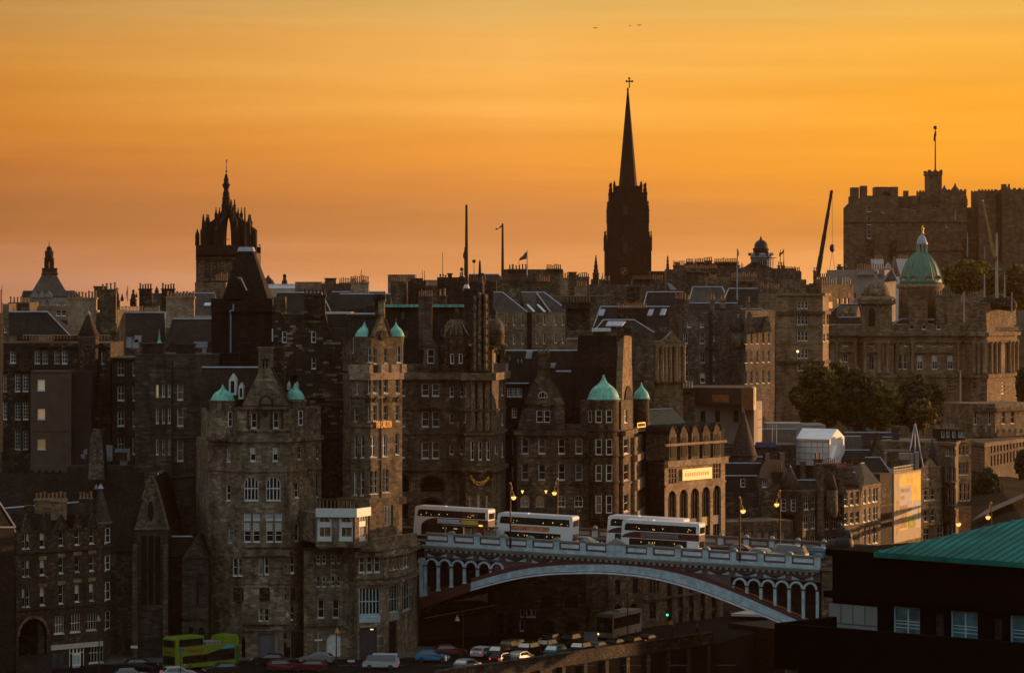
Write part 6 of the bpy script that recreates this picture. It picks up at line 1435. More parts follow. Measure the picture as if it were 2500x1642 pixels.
chimney(t.root, 750, 1010, 66, 120, 829, 12, 1.6, M_rendergrey, M_pot, 1.3); roof(t.root, (1010, 830, 1140, 830, 180), (1010, 1080, 60), 4, M_slatew)
use('G')
for x0, x1, y0, y1, l in ((722, 808, 1310, 1385, 'left small white gabled wall below the castle'), (925, 1042, 1308, 1440, 'larger white wall below the castle beside the green dome')):
 t = Bld('white_house', l, 'building', [(x0, 860), (x1, 860)], y0, -36, plain('limewash_%d' % x0, (.55, .55, .55), .8, var=.1), 8); t.wall(); chimney(t.root, x0 + 6, x1 - 6, y0 - 2, y0 + 10, 861, 5, 1.5, S_brown, M_pot, .8)
m = MB(); f = F2(830, 840, 880, 840); f.slab(m, [f.hit(*p) for p in ((832, 1410), (878, 1410), (878, 1375), (855, 1345), (832, 1375))], -3, 0); o = m.build('dormer_gable', M_render); tag(o, 'tiny white pointed dormer gable between the two white walls', 'dormer')
m = MB(); f = F2(880, 835, 970, 835); f.slab(m, [f.hit(*p) for p in ((905, 1470), (965, 1470), (935, 1380), (915, 1285), (900, 1300))], -2, 0); o = m.build('tower_roof', plain('pink_slate', (.20, .10, .075))); tag(o, 'narrow pinkish pointed roof catching the sun below the castle', 'roof')
t = Bld('stone_house', 'stone house with large gridded windows at the foot of the castle wall', 'building', [(530, 870), (705, 870)], 1290, -30, S_brown, 10); t.win(0, [570, 620, 668], [(1305, 1390)], 40, nx=4, ny=3, pane=G_curt, fm=S_tan); t.wall()

# ================================================================== unseen blocks added right of the view to shade the lower street
use('0')
t = Bld('unseen_shade_block', 'broad stone block added beyond the right edge of the view for its shade', 'building', [(2650, 470), (3100, 440)], 1050, -60, S_brown, 40); t.zt = -33
t.win(0, [2720, 2800, 2880, 2960, 3040], [(1400, 1450), (1480, 1530)], 22, nx=1); t.wall(); t.band(0, .8, .6, name='cornice', z=-36)
t = Bld('unseen_shade_range', 'plain stone range added beyond the right edge of the view for its shade', 'building', [(2590, 508), (3000, 508)], 1050, -60, S_brown, 37); t.zt = -30
t.win(0, [2660, 2740, 2820, 2900], [(1300, 1345), (1400, 1445)], 22, nx=1); t.wall(); t.band(0, .8, .6, name='cornice', z=-30.5)
# ================================================================== tenement blocks stepped up the hill behind
def T(c, name, label, x0, x1, yt, Y, yb=None, mat=None, dep=12, rf=None, ch=(), wins=(), rmat=None, pm=None, cat='building'):
 use(c); t = Bld(name, label, cat, [(x0, Y), (x1, Y)], yt, -45, mat or S_brown, dep)
 for xs_, rows, w in wins: t.win(0, xs_, rows, w, nx=1, pane=None)
 t.wall()
 if rf: roof(t.root, (x0, Y, x1, Y, yt), rf[:3], rf[3], rmat or M_slate)
 for q in ch:
  x0_, x1_, yt_, yb_, n = q[:5]; chimney(t.root, x0_, x1_, yt_, yb_, Y + (q[5] if len(q) > 5 else 2), n, 1.5, q[6] if len(q) > 6 else (mat or S_brown), pm or M_pot, .9)
 return t
T('D', 'tenement_row', 'tan rear tenement wall with three sloping slate roofs and bright strip skylights', 1120, 1965, 745, 585, mat=S_pale, dep=14, wins=(([1255, 1350, 1447], [(780, 885), (985, 1095)], 24), ([1605, 1687], [(780, 885), (980, 1090)], 24), ([1815, 1897], [(780, 885), (985, 1085)], 24)))
use('D'); t = [o for o in bpy.data.objects if o.name.startswith('tenement_row')][0]
for (xa, xb, xr0, xr1, yr) in ((1110, 1500, 1120, 1225, 520), (1480, 1760, 1425, 1600, 520), (1590, 1975, 1600, 1690, 520)):
 m = MB(); q = 585; m.add([W(xa, 742, q), W(xb, 742, q), W(xr1, yr, q + 6), W(xr0, yr, q + 6)], [(0, 1, 2, 3)]); m.add([W(xb, 742, q), W(xb, 742, q + 12), W(xr1, yr, q + 6)], [(0, 1, 2)]); rf_ = m.build('roof', M_slatew, t)
 m = MB(); m.tube(W(xb, 740, q - .1), W(xr1, yr, q + 5.9), .15, seg=4); m.tube(W(xr0, yr, q + 5.9), W(xr1, yr, q + 5.9), .13, seg=4); m.build('ridge', M_lead, rf_)
for x0, y0, x1, y1 in ((1490, 660, 1585, 735), (1605, 660, 1705, 738)): m = MB(); Yq = 585 + 6 * (742 - y0) / 222 - .35; m.extr([W(x0, y0, Yq), W(x0 + 22, y0, Yq), W(x1, y1, 584.8), W(x1 - 24, y1, 584.8)], (0, .1, .12)); m.build('strip_skylight', M_white, t)
m = MB(); m.box(WX(1495, 584.6), WX(1548, 584.6), 584.4, 585, WZ(1150, 584), WZ(745, 584)); m.build('recess_shade_slab', S_black, t)  # black slab on the wall paints the shade of a recess
chimney(t, 1190, 1410, 385, 760, 592, 14, 1.6, S_brown, M_potd, .9); chimney(t, 1410, 1600, 385, 700, 593, 10, 1.6, S_brown, M_potd, .9); chimney(t, 1600, 1750, 395, 650, 594, 6, 1.6, S_brown, M_pot, .9)
T('D', 'chimney_block', 'big dark square chimney block right of the three sloping roofs', 1935, 2195, 640, 560, mat=S_dark, ch=((1880, 2205, 625, 700, 9, -1),), pm=M_potd)
T('D', 'cornice_block', 'pale flat parapet with broad cornice lines behind the slate roof ridge', 1940, 2400, 1040, 540, mat=S_tan)
T('D', 'cornice_block', 'dark upper wall with white edge above the broad cornice', 1950, 2400, 950, 556, mat=S_brown)
T('F', 'hip_roofed_block', 'low hipped slate roof with long glazed lantern right of the dark chimney', 30, 720, 965, 545, mat=S_brown, rf=(150, 500, 828, 7), wins=())
m = MB(); use('F'); m.extr([W(175, 900, 546.8), W(360, 900, 546.8), W(400, 855, 549.6), W(205, 855, 549.6)], (0, .1, .2)); tag(m.build('roof_lantern', M_lead), 'pale striped glazed lantern on the low hipped roof', 'skylight')
m = MB(); m.box(WX(25, 543), WX(235, 543), 543, 545, WZ(955, 543), WZ(920, 543)); tag(m.build('plant_room', M_white), 'small bright white roof box at the left foot of the hipped roof', 'roof box')
# columned hall
use('F'); t = Bld('columned_hall', 'stone hall with columned end bay and small pediment, above the sunlit arcaded building', 'building', [(470, 570), (715, 570), (1040, 573)], 1070, -44, S_tan, 12)
t.win(1, [850], [(1140, 1500)], 70, nx=2, ny=3, pane=G_curt, fm=S_brown); t.wall(); t.band(1062, .7, .6, name='cornice'); t.band(1300, .3, .2, 0, 1)
f = t.fs[1]
for x in (735, 790, 830, 880, 945, 975, 1030): u = f.hit(x)[0]; p = f.at(u, .35, 0); m = MB(); m.smooth = True; m.lathe(p[0], p[1], [(.55, WZ(1530, 571)), (.42, WZ(1490, 571)), (.38, WZ(1140, 571)), (.55, WZ(1110, 571))], 10); m.build('column', S_pale, t.root)
gable(t.root, f, [(810, 1060), (1010, 1060), (920, 960)], .6, 4, S_tan); m = MB(); m.extr([W(815, 1050, 571.4), W(850, 1050, 571.4), W(915, 945, 571.4), W(880, 975, 571.4)], (0, 1, 0)); m.build('lead_verge', M_lead, t.root)
# tall gabled range
use('F'); t = Bld('tall_tenement', 'tall weathered tenement with stair tower and crow stepped gables, centre right', 'building', [(1035, 640), (1690, 640), (1740, 632), (2065, 640)], 720, -43, S_grey, 14)
t.mat = S_rubble
t.win(0, [1110, 1252], [(845, 908)], 44, nx=2); t.win(0, [1068, 1255], [(980, 1090)], 50, nx=2); t.win(0, [1066, 1256], [(1190, 1305)], 54, nx=2); t.win(0, [1260], [(1415, 1530)], 54, nx=1, blind=1); t.win(0, [1075], [(1390, 1520)], 50)
t.win(0, [1388], [(1005, 1062), (1225, 1275), (1455, 1508)], 18, nx=1, ny=1)
t.win(2, [1746, 1806, 1872, 1938, 2000], [(975, 1095), (1175, 1305), (1400, 1540)], 22, nx=1, pane=G_curt)
t.wall()
use('O'); t.root; use('F')
m = MB(); m.tube(W(1345, 1560, 639.6), W(1345, 740, 639.6), .3, seg=6); m.tube(W(1300, 1130, 639.5), W(1380, 1160, 639.5), .3, seg=5); m.build('flue_pipe', M_dark, t.root)
roof(t.root, (1040, 641, 1690, 641, 720), (1060, 1650, 640), 5); roof(t.root, (1480, 640, 2060, 640, 850), (1520, 1930, 705), 6)
gable(t.root, F2(1720, 633, 1840, 633), [(1718, 960), (1835, 960), (1790, 745), (1770, 745)], .6, 8, S_tan, cope=S_tan); gable(t.root, F2(1920, 635, 2040, 635), [(1915, 960), (2035, 960), (1995, 780), (1975, 780)], .6, 8, S_tan)
m = lathe_px(1660, 634, [(85, 965), (60, 880), (8, 770), (2, 755)], 14); m.build('turret_roof', M_slatew, t.root); m = lathe_px(1660, 634, [(40, 1160), (78, 1110), (78, 965)], 14); m.build('turret', S_rubble, t.root)
m = lathe_px(1660, 633.5, [(14, 815), (6, 780), (1, 755)], 6); m.build('lead_cap', M_lead, t.root)
for x0, x1, yt, yb, n in ((950, 1045, 590, 760, 4), (1050, 1115, 595, 760, 2), (1340, 1400, 600, 760, 2), (1755, 1800, 620, 760, 1), (1455, 1520, 595, 700, 2)): chimney(t.root, x0, x1, yt, yb, 641, n, 1.5, S_tan if n != 4 else S_brown, M_pot, .9)
T('F', 'slate_roofed_block', 'broad dark slate roof with pale ridge below the big black steeple', 590, 1110, 700, 665, mat=S_brown, rf=(640, 1050, 517, 7))
T('F', 'skylit_block', 'dark roof with pairs of skylights left of the tall weathered tenement', 40, 890, 900, 600, mat=S_brown, rf=(120, 890, 680, 7), ch=((300, 640, 695, 900, 12, -2, S_dark),))
use('F')
for x0, y0 in ((95, 720), (640, 720), (780, 715)):
 m = MB(); Yq = 604.8; m.extr([W(x0, y0 + 60, Yq - 1.8), W(x0 + 55, y0 + 60, Yq - 1.8), W(x0 + 78, y0 - 5, Yq), W(x0 + 25, y0 - 5, Yq)], (0, .1, .15)); tag(m.build('skylight', M_lead), {95: 'double skylight at the left end of the dark roof', 640: 'middle skylight on the dark roof beside the row of pots', 780: 'right skylight on the dark roof beside the patched tenement'}[x0], 'skylight', 'skylights on the dark roof')
T('F', 'rubble_gable_block', 'broad rubble walled block with blind dark dormer under the black steeple', 0, 830, 430, 700, mat=S_rubble, ch=((410, 560, 460, 600, 0, -3, S_dark), (120, 230, 385, 440, 3)))
m = MB(); use('F'); m.extr([W(860, 410, 690), W(900, 420, 690), W(975, 488, 690), W(905, 492, 690)], (0, 2, 0)); tag(m.build('glass_roof', M_lead), 'small bright sloping glass roof below the black steeple', 'skylight')
T('F', 'red_roofed_block', 'block with rusty red tiled ridge and pots just under the clock of the black steeple', 480, 830, 375, 740, mat=S_brown, ch=((700, 820, 372, 400, 5),)); use('F'); m = MB(); m.box(WX(480, 739), WX(700, 739), 738.6, 741, WZ(375, 739), WZ(330, 739)); tag(m.build('tiled_ridge', plain('red_tile', (.16, .05, .025), .85, var=.3)), 'rusty red tiled parapet strip under the clock of the black steeple', 'roof')
T('F', 'slate_roofed_block', 'dark slate roof with pale edges behind the flagpole, right of centre', 1480, 1880, 650, 668, mat=S_brown, rf=(1550, 1880, 478, 7))
T('F', 'gable_block', 'dark brown gable and roof left of the tall flagpole', 1100, 1560, 640, 690, mat=S_dark, rf=(1150, 1480, 460, 7), rmat=M_slatew)
T('F', 'chimney_terrace', 'long stone terrace with crowded chimney stacks right of the black steeple', 860, 1430, 262, 820, mat=S_brown, ch=((930, 1065, 215, 262, 6, 3), (1065, 1420, 250, 300, 18, -1), (950, 1010, 185, 230, 0, 4)), wins=(), pm=M_pot)
T('F', 'chimney_terrace', 'upper terrace with long row of pots against the sky, right of the black steeple', 1070, 1650, 195, 860, mat=S_brown, ch=((1075, 1160, 178, 200, 5, -1), (1170, 1290, 178, 200, 6, -1), (1290, 1370, 165, 200, 4, -1), (1390, 1645, 178, 200, 13, -1)), pm=M_potd)
T('F', 'stone_block', 'mid brown rubble block with a row of pots below the white lookout tower', 1320, 1880, 350, 760, mat=S_tan, ch=((1330, 1420, 360, 420, 4, -2), (1580, 1870, 345, 400, 12, -2)))
T('F', 'stone_block', 'broad plain stone gable directly below the white lookout tower', 1690, 2300, 250, 800, mat=S_rubble, ch=((1640, 1680, 215, 300, 1), (1690, 1720, 240, 300, 2), (2100, 2130, 220, 300, 1), (2135, 2180, 220, 300, 2)))
T('F', 'stone_block', 'stone block with gutter ornaments right of the two thin flags', 2190, 2365, 285, 830, mat=S_brown); T('F', 'flat_roofed_block', 'pale flat topped block above the corner block with triple windows', 2200, 2420, 375, 780, mat=S_tan, ch=((1900, 2000, 470, 500, 4, -12), (2020, 2120, 470, 500, 4, -12)))
T('F', 'stone_block', 'wide flat grey wall between the slate roof and the corner block', 1860, 2260, 470, 700, mat=S_rubble, wins=(([2095], [(625, 690), (790, 875)], 44),))
T('F', 'parapet_block', 'tan upper wall with strong cornice at the head of the street', 2170, 2500, 540, 695, mat=S_tan)
T('H', 'chimney_terrace', 'terrace of chimneys at the foot of the leaning crane', 330, 780, 200, 900, mat=S_brown, ch=((335, 375, 80, 200, 2), (395, 545, 140, 200, 8), (360, 450, 160, 200, 5, -4, S_pale), (560, 620, 40, 200, 0, 4, S_brown), (625, 665, 50, 200, 1), (650, 745, 105, 200, 6)), pm=M_pot)
T('H', 'stepped_gable_block', 'stone block with two broken chimney stacks left of the leaning crane', -20, 250, 190, 850, mat=S_brown, ch=((30, 68, 35, 190, 0), (70, 210, 80, 190, 9, 3)), pm=M_potd)
T('H', 'dark_gable_block', 'rounded dark gable wall touching the left foot of the castle', 560, 760, 120, 930, mat=S_brown, ch=((570, 600, 20, 130, 0),))
T('D', 'slate_block', 'dark slate roof in the centre skyline left of the stone pinnacle', -620, -30, 700, 560, mat=S_dark, rf=(-600, -30, 540, 7))
T('C', 'slate_block', 'long dark slate roof with pale ridge left of the tall patched chimney', 860, 1500, 365, 570, mat=S_brown, rf=(900, 1400, 157, 8)); T('C', 'slate_block', 'dark slate roof with pale ridge right of the tall patched chimney', 1450, 2120, 365, 574, mat=S_brown, rf=(1510, 2110, 150, 8), ch=((1715, 1925, 35, 400, 9, -4, S_warm),)); T('C', 'low_parapet', 'sunlit strip of parapet between the patched chimney and the slate roof', 1400, 1720, 375, 530, mat=S_warm)
T('C', 'flat_roofed_block', 'pale flat roofed modern blocks on the skyline between pinnacle and pots', 1100, 1400, 35, 700, mat=S_pale); T('C', 'flat_roofed_block', 'lower flat pale block behind the first, on the skyline', 1340, 1420, 60, 690, mat=S_pale)
T('C', 'flat_roofed_block', 'brown flat roofed block with a box penthouse and row of pots on the skyline', 1400, 1900, 55, 680, mat=S_brown, ch=((1430, 1560, -8, 60, 0), (1590, 1810, 45, 90, 11), (1850, 1880, 15, 60, 1)))
T('D', 'flat_roofed_block', 'dark flat roofed block with small penthouse, skyline left of the centre masts', -60, 245, 320, 720, mat=S_pale); T('D', 'chimney_block', 'dark stack with row of pots on the skyline, left of the thin aerials', -30, 140, 400, 660, mat=S_brown, ch=((-30, 135, 395, 420, 7),)); T('D', 'chimney_block', 'dark broad stack between the thin aerials on the skyline', 165, 365, 395, 655, mat=S_dark, ch=((165, 365, 390, 420, 0), (190, 330, 360, 395, 0)))
T('D', 'chimney_block', 'row of tall pots catching light just right of the thin aerials', 360, 490, 445, 650, mat=S_brown, ch=((362, 490, 445, 470, 8),)); use('D')
T('D', 'flat_roofed_block', 'white roofed block behind the tall pots, skyline centre', 330, 500, 380, 740, mat=M_rendergrey); T('D', 'chimney_block', 'large dark wall with chimneys left of the great flagpole', 490, 820, 350, 640, mat=S_dark, ch=((510, 600, 370, 420, 3, -2), (605, 660, 305, 360, 0), (740, 785, 340, 360, 2)), pm=M_potd)
T('D', 'ridged_block', 'brown block with pitched modern roof right of the great flagpole', 840, 1210, 360, 730, mat=S_brown, rf=(845, 1180, 320, 5)); T('D', 'chimney_block', 'dark stack topped with many pots behind the stone obelisk', 850, 1150, 400, 620, mat=S_dark, ch=((850, 1120, 395, 420, 12),), pm=M_potd)
T('D', 'flat_roofed_block', 'long flat roofed block under the small union flag on the skyline', 1210, 1900, 262, 760, mat=S_brown, ch=((1285, 1500, 258, 270, 6, -1), (1710, 1880, 255, 270, 8, -1)), pm=M_potd); T('D', 'stone_block', 'brown block under the small union flag, with lower rows of pots', 1740, 2070, 440, 690, mat=S_brown, ch=((1860, 1960, 355, 640, 4, -3, S_pale), (1950, 2070, 320, 450, 0), (1955, 2050, 290, 320, 0)))
T('D', 'chimney_block', 'stack with five tall pots left of the small crocketed spire', 2065, 2190, 345, 720, mat=S_brown, ch=((2065, 2190, 350, 380, 6),), pm=M_potd); T('D', 'chimney_block', 'pale tapered chimney in shade left of the small crocketed spire', 2040, 2170, 450, 660, mat=S_pale, ch=((2045, 2165, 448, 480, 5),))
T('D', 'stone_block', 'plain block in the middle distance behind the dark square chimney', 1750, 2400, 560, 640, mat=S_brown, ch=((1640, 1740, 420, 600, 3),))
T('A', 'slate_block', 'long dark slate roof behind the pointed turret on the far left', 990, 1860, 1260, 560, mat=S_brown, rf=(1010, 1845, 930, 9)); T('A', 'chimney_gable', 'broad chimney gable with nine pots in low sun behind the pointed turret', 750, 1085, 1170, 540, mat=S_dark, ch=((750, 1080, 760, 1180, 9, -2, S_warm),))
T('A', 'chimney_block', 'tall dark double chimney stack in the middle of the left skyline', 1115, 1305, 900, 535, mat=S_brown, ch=((1120, 1300, 665, 1150, 4, -3, S_brown), (1045, 1190, 632, 900, 0, 6, S_brown)))
T('A', 'chimney_block', 'stack on the far left skyline with low pots beside the cupola', 95, 330, 815, 600, mat=S_brown, ch=((95, 325, 815, 850, 6),)); T('A', 'narrow_house', 'narrow lit house front at the extreme left behind the pale pole', 30, 100, 830, 590, mat=S_tan, wins=(([60], [(1075, 1150)], 26),))
T('A', 'low_block', 'low pale building with strip windows behind the hipped slate roof', 330, 760, 850, 640, mat=S_pale, wins=(([650, 710], [(905, 965)], 50), ([640, 668, 696, 724], [(815, 845)], 16))); T('A', 'low_block', 'slate fronted block below the strip windowed building', 600, 800, 1010, 580, mat=S_dark)
T('A', 'picket_parapet', 'long parapet lined with upright pots under the stone pinnacles, left', 1310, 1850, 915, 600, mat=S_brown, ch=((1310, 1590, 920, 940, 18, -1), (1600, 1780, 920, 940, 8, -1)), pm=plain('pale_pot2', (.22, .15, .09)))
for x0, x1, l in ((1548, 1695, 'left one of two tall chimney stacks with five pots on the left skyline'), (1800, 1952, 'right one of two tall chimney stacks with five pots, beside the crown steeple')):
 T('A', 'chimney_stack', l, x0 + 6, x1 - 8, 700, 640, mat=S_dark, dep=3, ch=((x0, x1, 660, 720, 5, -.3, S_dark),), pm=M_potd)
T('A', 'ridge_block', 'dark block joining the two tall chimney stacks', 1560, 1960, 712, 650, mat=S_brown); T('A', 'warm_chimney', 'broad pale chimney wall in low sunlight left of the black tower', 1850, 2175, 1000, 560, mat=S_brown, ch=((1850, 2175, 750, 1100, 9, -3, S_warm),), pm=M_pot)
T('A', 'slate_block', 'brown slate roof with skylights under the crown steeple', 1950, 2400, 960, 620, mat=M_render, rf=(1955, 2400, 712, 8), rmat=M_slatew); use('A'); m = MB(); m.extr([W(2278, 852, 623), W(2350, 852, 623), W(2358, 830, 623.6), W(2290, 830, 623.6)], (0, .1, .2)); tag(m.build('skylight', M_white), 'bright white skylight on the brown roof under the crown steeple', 'skylight')
T('A', 'slate_block', 'dark slate roof left of the black tower, in the middle distance', 1850, 2400, 1260, 530, mat=S_dark, rf=(1930, 2400, 1000, 8)); T('A', 'gabled_block', 'tan gabled block below the left skyline chimneys', 760, 1100, 1200, 536, mat=S_dark)
# stone pinnacles
def pinnacle(c, cx, yb, yt, hw, Y, label, mat=None, seg=8, stages=None, name='stone_pinnacle'):
 use(c); H = yb - yt; m = lathe_px(cx, Y, stages or [(hw, yb), (hw, yb - H * .35), (hw * 1.15, yb - H * .37), (hw * .8, yb - H * .45), (hw * .6, yb - H * .62), (hw * .75, yb - H * .66), (hw * .4, yb - H * .72), (hw * .3, yb - H * .85), (hw * .45, yb - H * .9), (hw * .15, yb - H * .96), (1, yt)], seg, smooth=False)
 o = m.build(name, mat or S_dark); tag(o, label, 'pinnacle'); return o
pinnacle('A', 1308, 900, 640, 34, 700, 'stone pinnacle rising behind the tall double chimney, left skyline'); pinnacle('A', 1365, 800, 715, 18, 702, 'small ball topped pinnacle between two larger ones, left skyline'); pinnacle('A', 1490, 860, 665, 38, 704, 'stepped stone pinnacle just right of the drooping flag, left skyline'); pinnacle('A', 1525, 760, 705, 12, 703, 'tiny cross finial beside the stepped pinnacle, left skyline')
pinnacle('A', 1752, 712, 635, 24, 690, 'urn shaped finial between the two tall chimney stacks'); pinnacle('B', 1258, 1560, 1320, 80, 760, 'curved stone gable with ball finial on the skyline right of the crown steeple', stages=[(88, 1560), (60, 1500), (50, 1450), (34, 1440), (30, 1400), (18, 1380), (16, 1360), (22, 1340), (12, 1325), (1, 1318)])
use('B'); m = lathe_px(1075, 820, [(75, 1440), (70, 1420), (52, 1390), (25, 1365), (12, 1350), (3, 1330)], 12); tag(m.build('small_dome', S_dark), 'small dark dome on the skyline right of the crown steeple', 'dome')
T('B', 'low_slate_block', 'pale lead roofed range running right from the crown steeple', 1000, 1380, 1480, 740, mat=M_render, rf=(1000, 1380, 1440, 5), rmat=M_lead)
pinnacle('F', 68, 440, 100, 36, 900, 'tall crocketed church pinnacle left of the black steeple', stages=[(36, 500), (36, 320), (40, 305), (26, 295), (28, 270), (20, 250), (23, 225), (14, 200), (17, 180), (9, 160), (12, 145), (5, 125), (7, 112), (1, 100)], name='church_pinnacle')
pinnacle('F', 870, 340, 100, 18, 900, 'slender crocketed church pinnacle right of the black steeple', stages=[(20, 400), (18, 260), (22, 250), (14, 235), (16, 210), (11, 190), (13, 165), (7, 145), (10, 130), (4, 115), (1, 100)], name='church_pinnacle'); pinnacle('F', 142, 420, 295, 9, 905, 'very small pinnacle close to the left side of the black steeple', name='church_pinnacle')
T('F', 'low_nave', 'low block with white strip joining the black steeple and the right pinnacle', 680, 860, 282, 930, mat=S_dark); T('F', 'low_nave', 'stepped stone shoulder at the left foot of the black steeple', 20, 190, 370, 910, mat=S_brown)
# ================================================================== library cupola, far left
use('A'); Y = 980
t = Bld('library', 'distant pale building with steep pyramid roof and black arcaded cupola, far left', 'building', [(240, Y), (840, Y)], 760, -30, M_rendergrey, 20)
t.win(0, [362, 443, 525], [(790, 860)], 50, arch=True, nx=3, pane=G_dark); t.wall(); roof(t.root, (235, Y, 845, Y, 760), (258, 835, 686), 7)
for x in (385, 470, 545): gable(t.root, F2(x - 45, Y - .5, x + 45, Y - .5), [(x - 42, 760), (x + 42, 760), (x + 38, 730), (x, 685), (x - 38, 730)], .6, 5, M_rendergrey)
m = MB(); m.hexa([W(325, 745, Y + 1), W(770, 745, Y + 1), W(770, 745, Y + 40), W(325, 745, Y + 40), W(466, 510, Y + 18), W(632, 510, Y + 18), W(632, 510, Y + 22), W(466, 510, Y + 22)]); m.build('pyramid_roof', M_slatew, t.root)
m = MB(); Z_ = Y + 18.5; m.box(WX(462, Z_), WX(634, Z_), Z_, Y + 21.5, WZ(512, Z_), WZ(485, Z_)); m.box(WX(468, Z_), WX(628, Z_), Z_ + .3, Y + 21, WZ(484, Z_), WZ(430, Z_)); m.build('cupola_base', S_dark, t.root)
Yc = Y + 20
for k in range(8): a = 2 * math.pi * (k + .5) / 8; r_ = 46 / sc / F * Yc; c = (WX(549, Yc), Yc); m = MB(); m.tube((c[0] + r_ * math.cos(a), c[1] + r_ * math.sin(a), WZ(432, Yc)), (c[0] + r_ * math.cos(a), c[1] + r_ * math.sin(a), WZ(350, Yc)), .28, seg=5); m.build('cupola_column', S_black, t.root)
m = lathe_px(549, Yc, [(52, 362), (52, 345), (58, 330), (50, 318), (46, 300), (50, 240), (44, 240), (32, 238), (32, 220), (24, 200), (10, 188), (3, 180), (5, 160), (2, 140), (1, 118)], 10); m.build('cupola', S_black, t.root)
# ================================================================== crown steeple
use('B'); Y = 800; kx = 1 / sc / F * Y
t = Bld('crown_steeple', 'square cathedral tower with open stone crown of flying arches and central spirelet', 'steeple', [(268, Y), (942, Y)], 1085, -30, S_brown, 14.5)
t.zt = WZ(1085, Y); f = t.fs[0]
for x in (400, 475, 553): t.win(0, [x], [(1165, 1370)], 60, arch=True, nx=2, ny=6, pane=S_black, fm=S_brown, bar=.25, sill=False)
t.win(0, [700, 760], [(1165, 1370)], 60, arch=True, nx=1, pane=S_black, fm=S_brown, sill=False)
t.wall(); t.band(1105, 1.2, .5, mat=S_dark, name='corbel_course'); t.band(1400, .5, .4, mat=S_dark); t.band(1085, 2.6, .5, mat=S_black, name='parapet', z=WZ(1005, Y))
m = MB(); f.box(m, 0, f.len, WZ(1085, Y), WZ(1010, Y), -14.5, -13.5); f.box(m, 0, f.len, WZ(1085, Y), WZ(1000, Y), -.8, -.02); m.build('parapet_wall', S_black, t.root)
m = MB()
for k in range(14):
 u = k * f.len / 13.5; f.box(m, u, u + .5, WZ(1000, Y) + .01, WZ(985, Y), -14.3, -13.8)
m.build('cresting', S_black, t.root)
C0 = (WX(605, Y), Y + 7.2); RR = 330 * kx
oc = [(330, 830), (318, 815), (300, 800), (255, 775), (255, 740), (225, 745), (190, 720), (150, 690), (120, 660), (95, 640), (80, 600), (60, 570), (42, 560), (0, 560)]
ic = [(0, 666), (30, 670), (70, 698), (100, 745), (128, 830), (140, 920), (145, 1085), (330, 1085)]
for k in range(8):
 a = math.radians(22.5 + 45 * k); dx, dy = math.cos(a), math.sin(a); pp = Vector((-dy, dx, 0))
 poly = [Vector((C0[0] + dx * hw * kx, C0[1] + dy * hw * kx, WZ(y, Y))) - pp * .75 for hw, y in oc + ic]
 # split concave outline into strips between outer and inner curve
 m = MB(); rs = [330, 318, 300, 255, 225, 190, 145, 140, 128, 100, 70, 30, 0]
 def ev(cur, r):
  for (a1, b1), (a2, b2) in zip(cur, cur[1:]):
   if min(a1, a2) <= r <= max(a1, a2) and a1 != a2: return b1 + (b2 - b1) * (r - a1) / (a2 - a1)
  return cur[-1][1]
 for r0, r1 in zip(rs, rs[1:]):
  q = []
  for r in (r0, r1): q.append((r, ev(oc, r), ev(ic[:7], r) if r < 145 else 1085))
  P_ = []
  for r, yo, yi in q: P_.append((r, yo, yi))
  pts = [(P_[0][0], P_[0][1]), (P_[1][0], P_[1][1]), (P_[1][0], P_[1][2]), (P_[0][0], P_[0][2])]
  m.extr([Vector((C0[0] + dx * hw * kx, C0[1] + dy * hw * kx, WZ(y, Y))) - pp * .38 for hw, y in pts], pp * .76)
 arm = m.build('crown_arm', S_black, t.root)
 for hw, yb, yt, w_ in ((324, 860, 812, 10), (256, 800, 645, 24), (150, 700, 568, 17), (72, 600, 480, 13)):
  if hw == 150 and k % 2: hw = 118
  m = MB(); cx_, cy_ = C0[0] + dx * hw * kx, C0[1] + dy * hw * kx; m.lathe(cx_, cy_, [(w_ * kx, WZ(yb, Y)), (w_ * kx, WZ(yb - (yb - yt) * .35, Y)), (w_ * 1.2 * kx, WZ(yb - (yb - yt) * .38, Y)), (w_ * .5 * kx, WZ(yb - (yb - yt) * .6, Y)), (w_ * .6 * kx, WZ(yb - (yb - yt) * .65, Y)), (w_ * .2 * kx, WZ(yb - (yb - yt) * .85, Y)), (w_ * .45 * kx, WZ(yb - (yb - yt) * .9, Y)), (.03, WZ(yt, Y))], 6); m.build('pinnacle', S_black, arm)
for x in (275, 350, 860, 935):
 y1 = 815 if x in (275, 935) else 650
 m = lathe_px(x + (8 if x < 300 else -8 if x > 900 else 0), Y + .8, [(26, 1005), (24, 880), (14, y1 + 60 if y1 < 700 else 850), (8, y1 + 25), (8, y1 + 12), (1, y1)], 6, smooth=False); m.build('corner_pinnacle', S_black, t.root)
m = lathe_px(605, Y + 7.2, [(44, 690), (42, 560), (44, 470), (38, 462), (36, 410), (28, 400), (27, 360), (40, 352), (36, 340), (48, 320), (30, 312), (26, 275), (30, 262), (20, 250), (14, 215), (5, 200)], 8, smooth=False); sp_ = m.build('central_spirelet', S_black, t.root)
m = MB(); x, z = WX(608, Y), None; Yc = Y + 7.2; m.tube(W(608, 205, Yc), W(608, 70, Yc), .1, .06, 5); m.ball(W(608, 175, Yc), 12 * kx, 8, 6); m.ball(W(608, 132, Yc), 7 * kx, 8, 6)
m.extr([W(598, 70, Yc), W(612, 72, Yc), W(620, 32, Yc), W(611, 52, Yc), W(600, 38, Yc), W(604, 58, Yc)], (0, .15, 0)); m.build('weathercock', M_dark, sp_)
m = MB(); m.tube(W(572, 934, Y + 7), W(648, 934, Y + 7), .08, seg=4); m.build('tie_bar', M_dark, t.root)
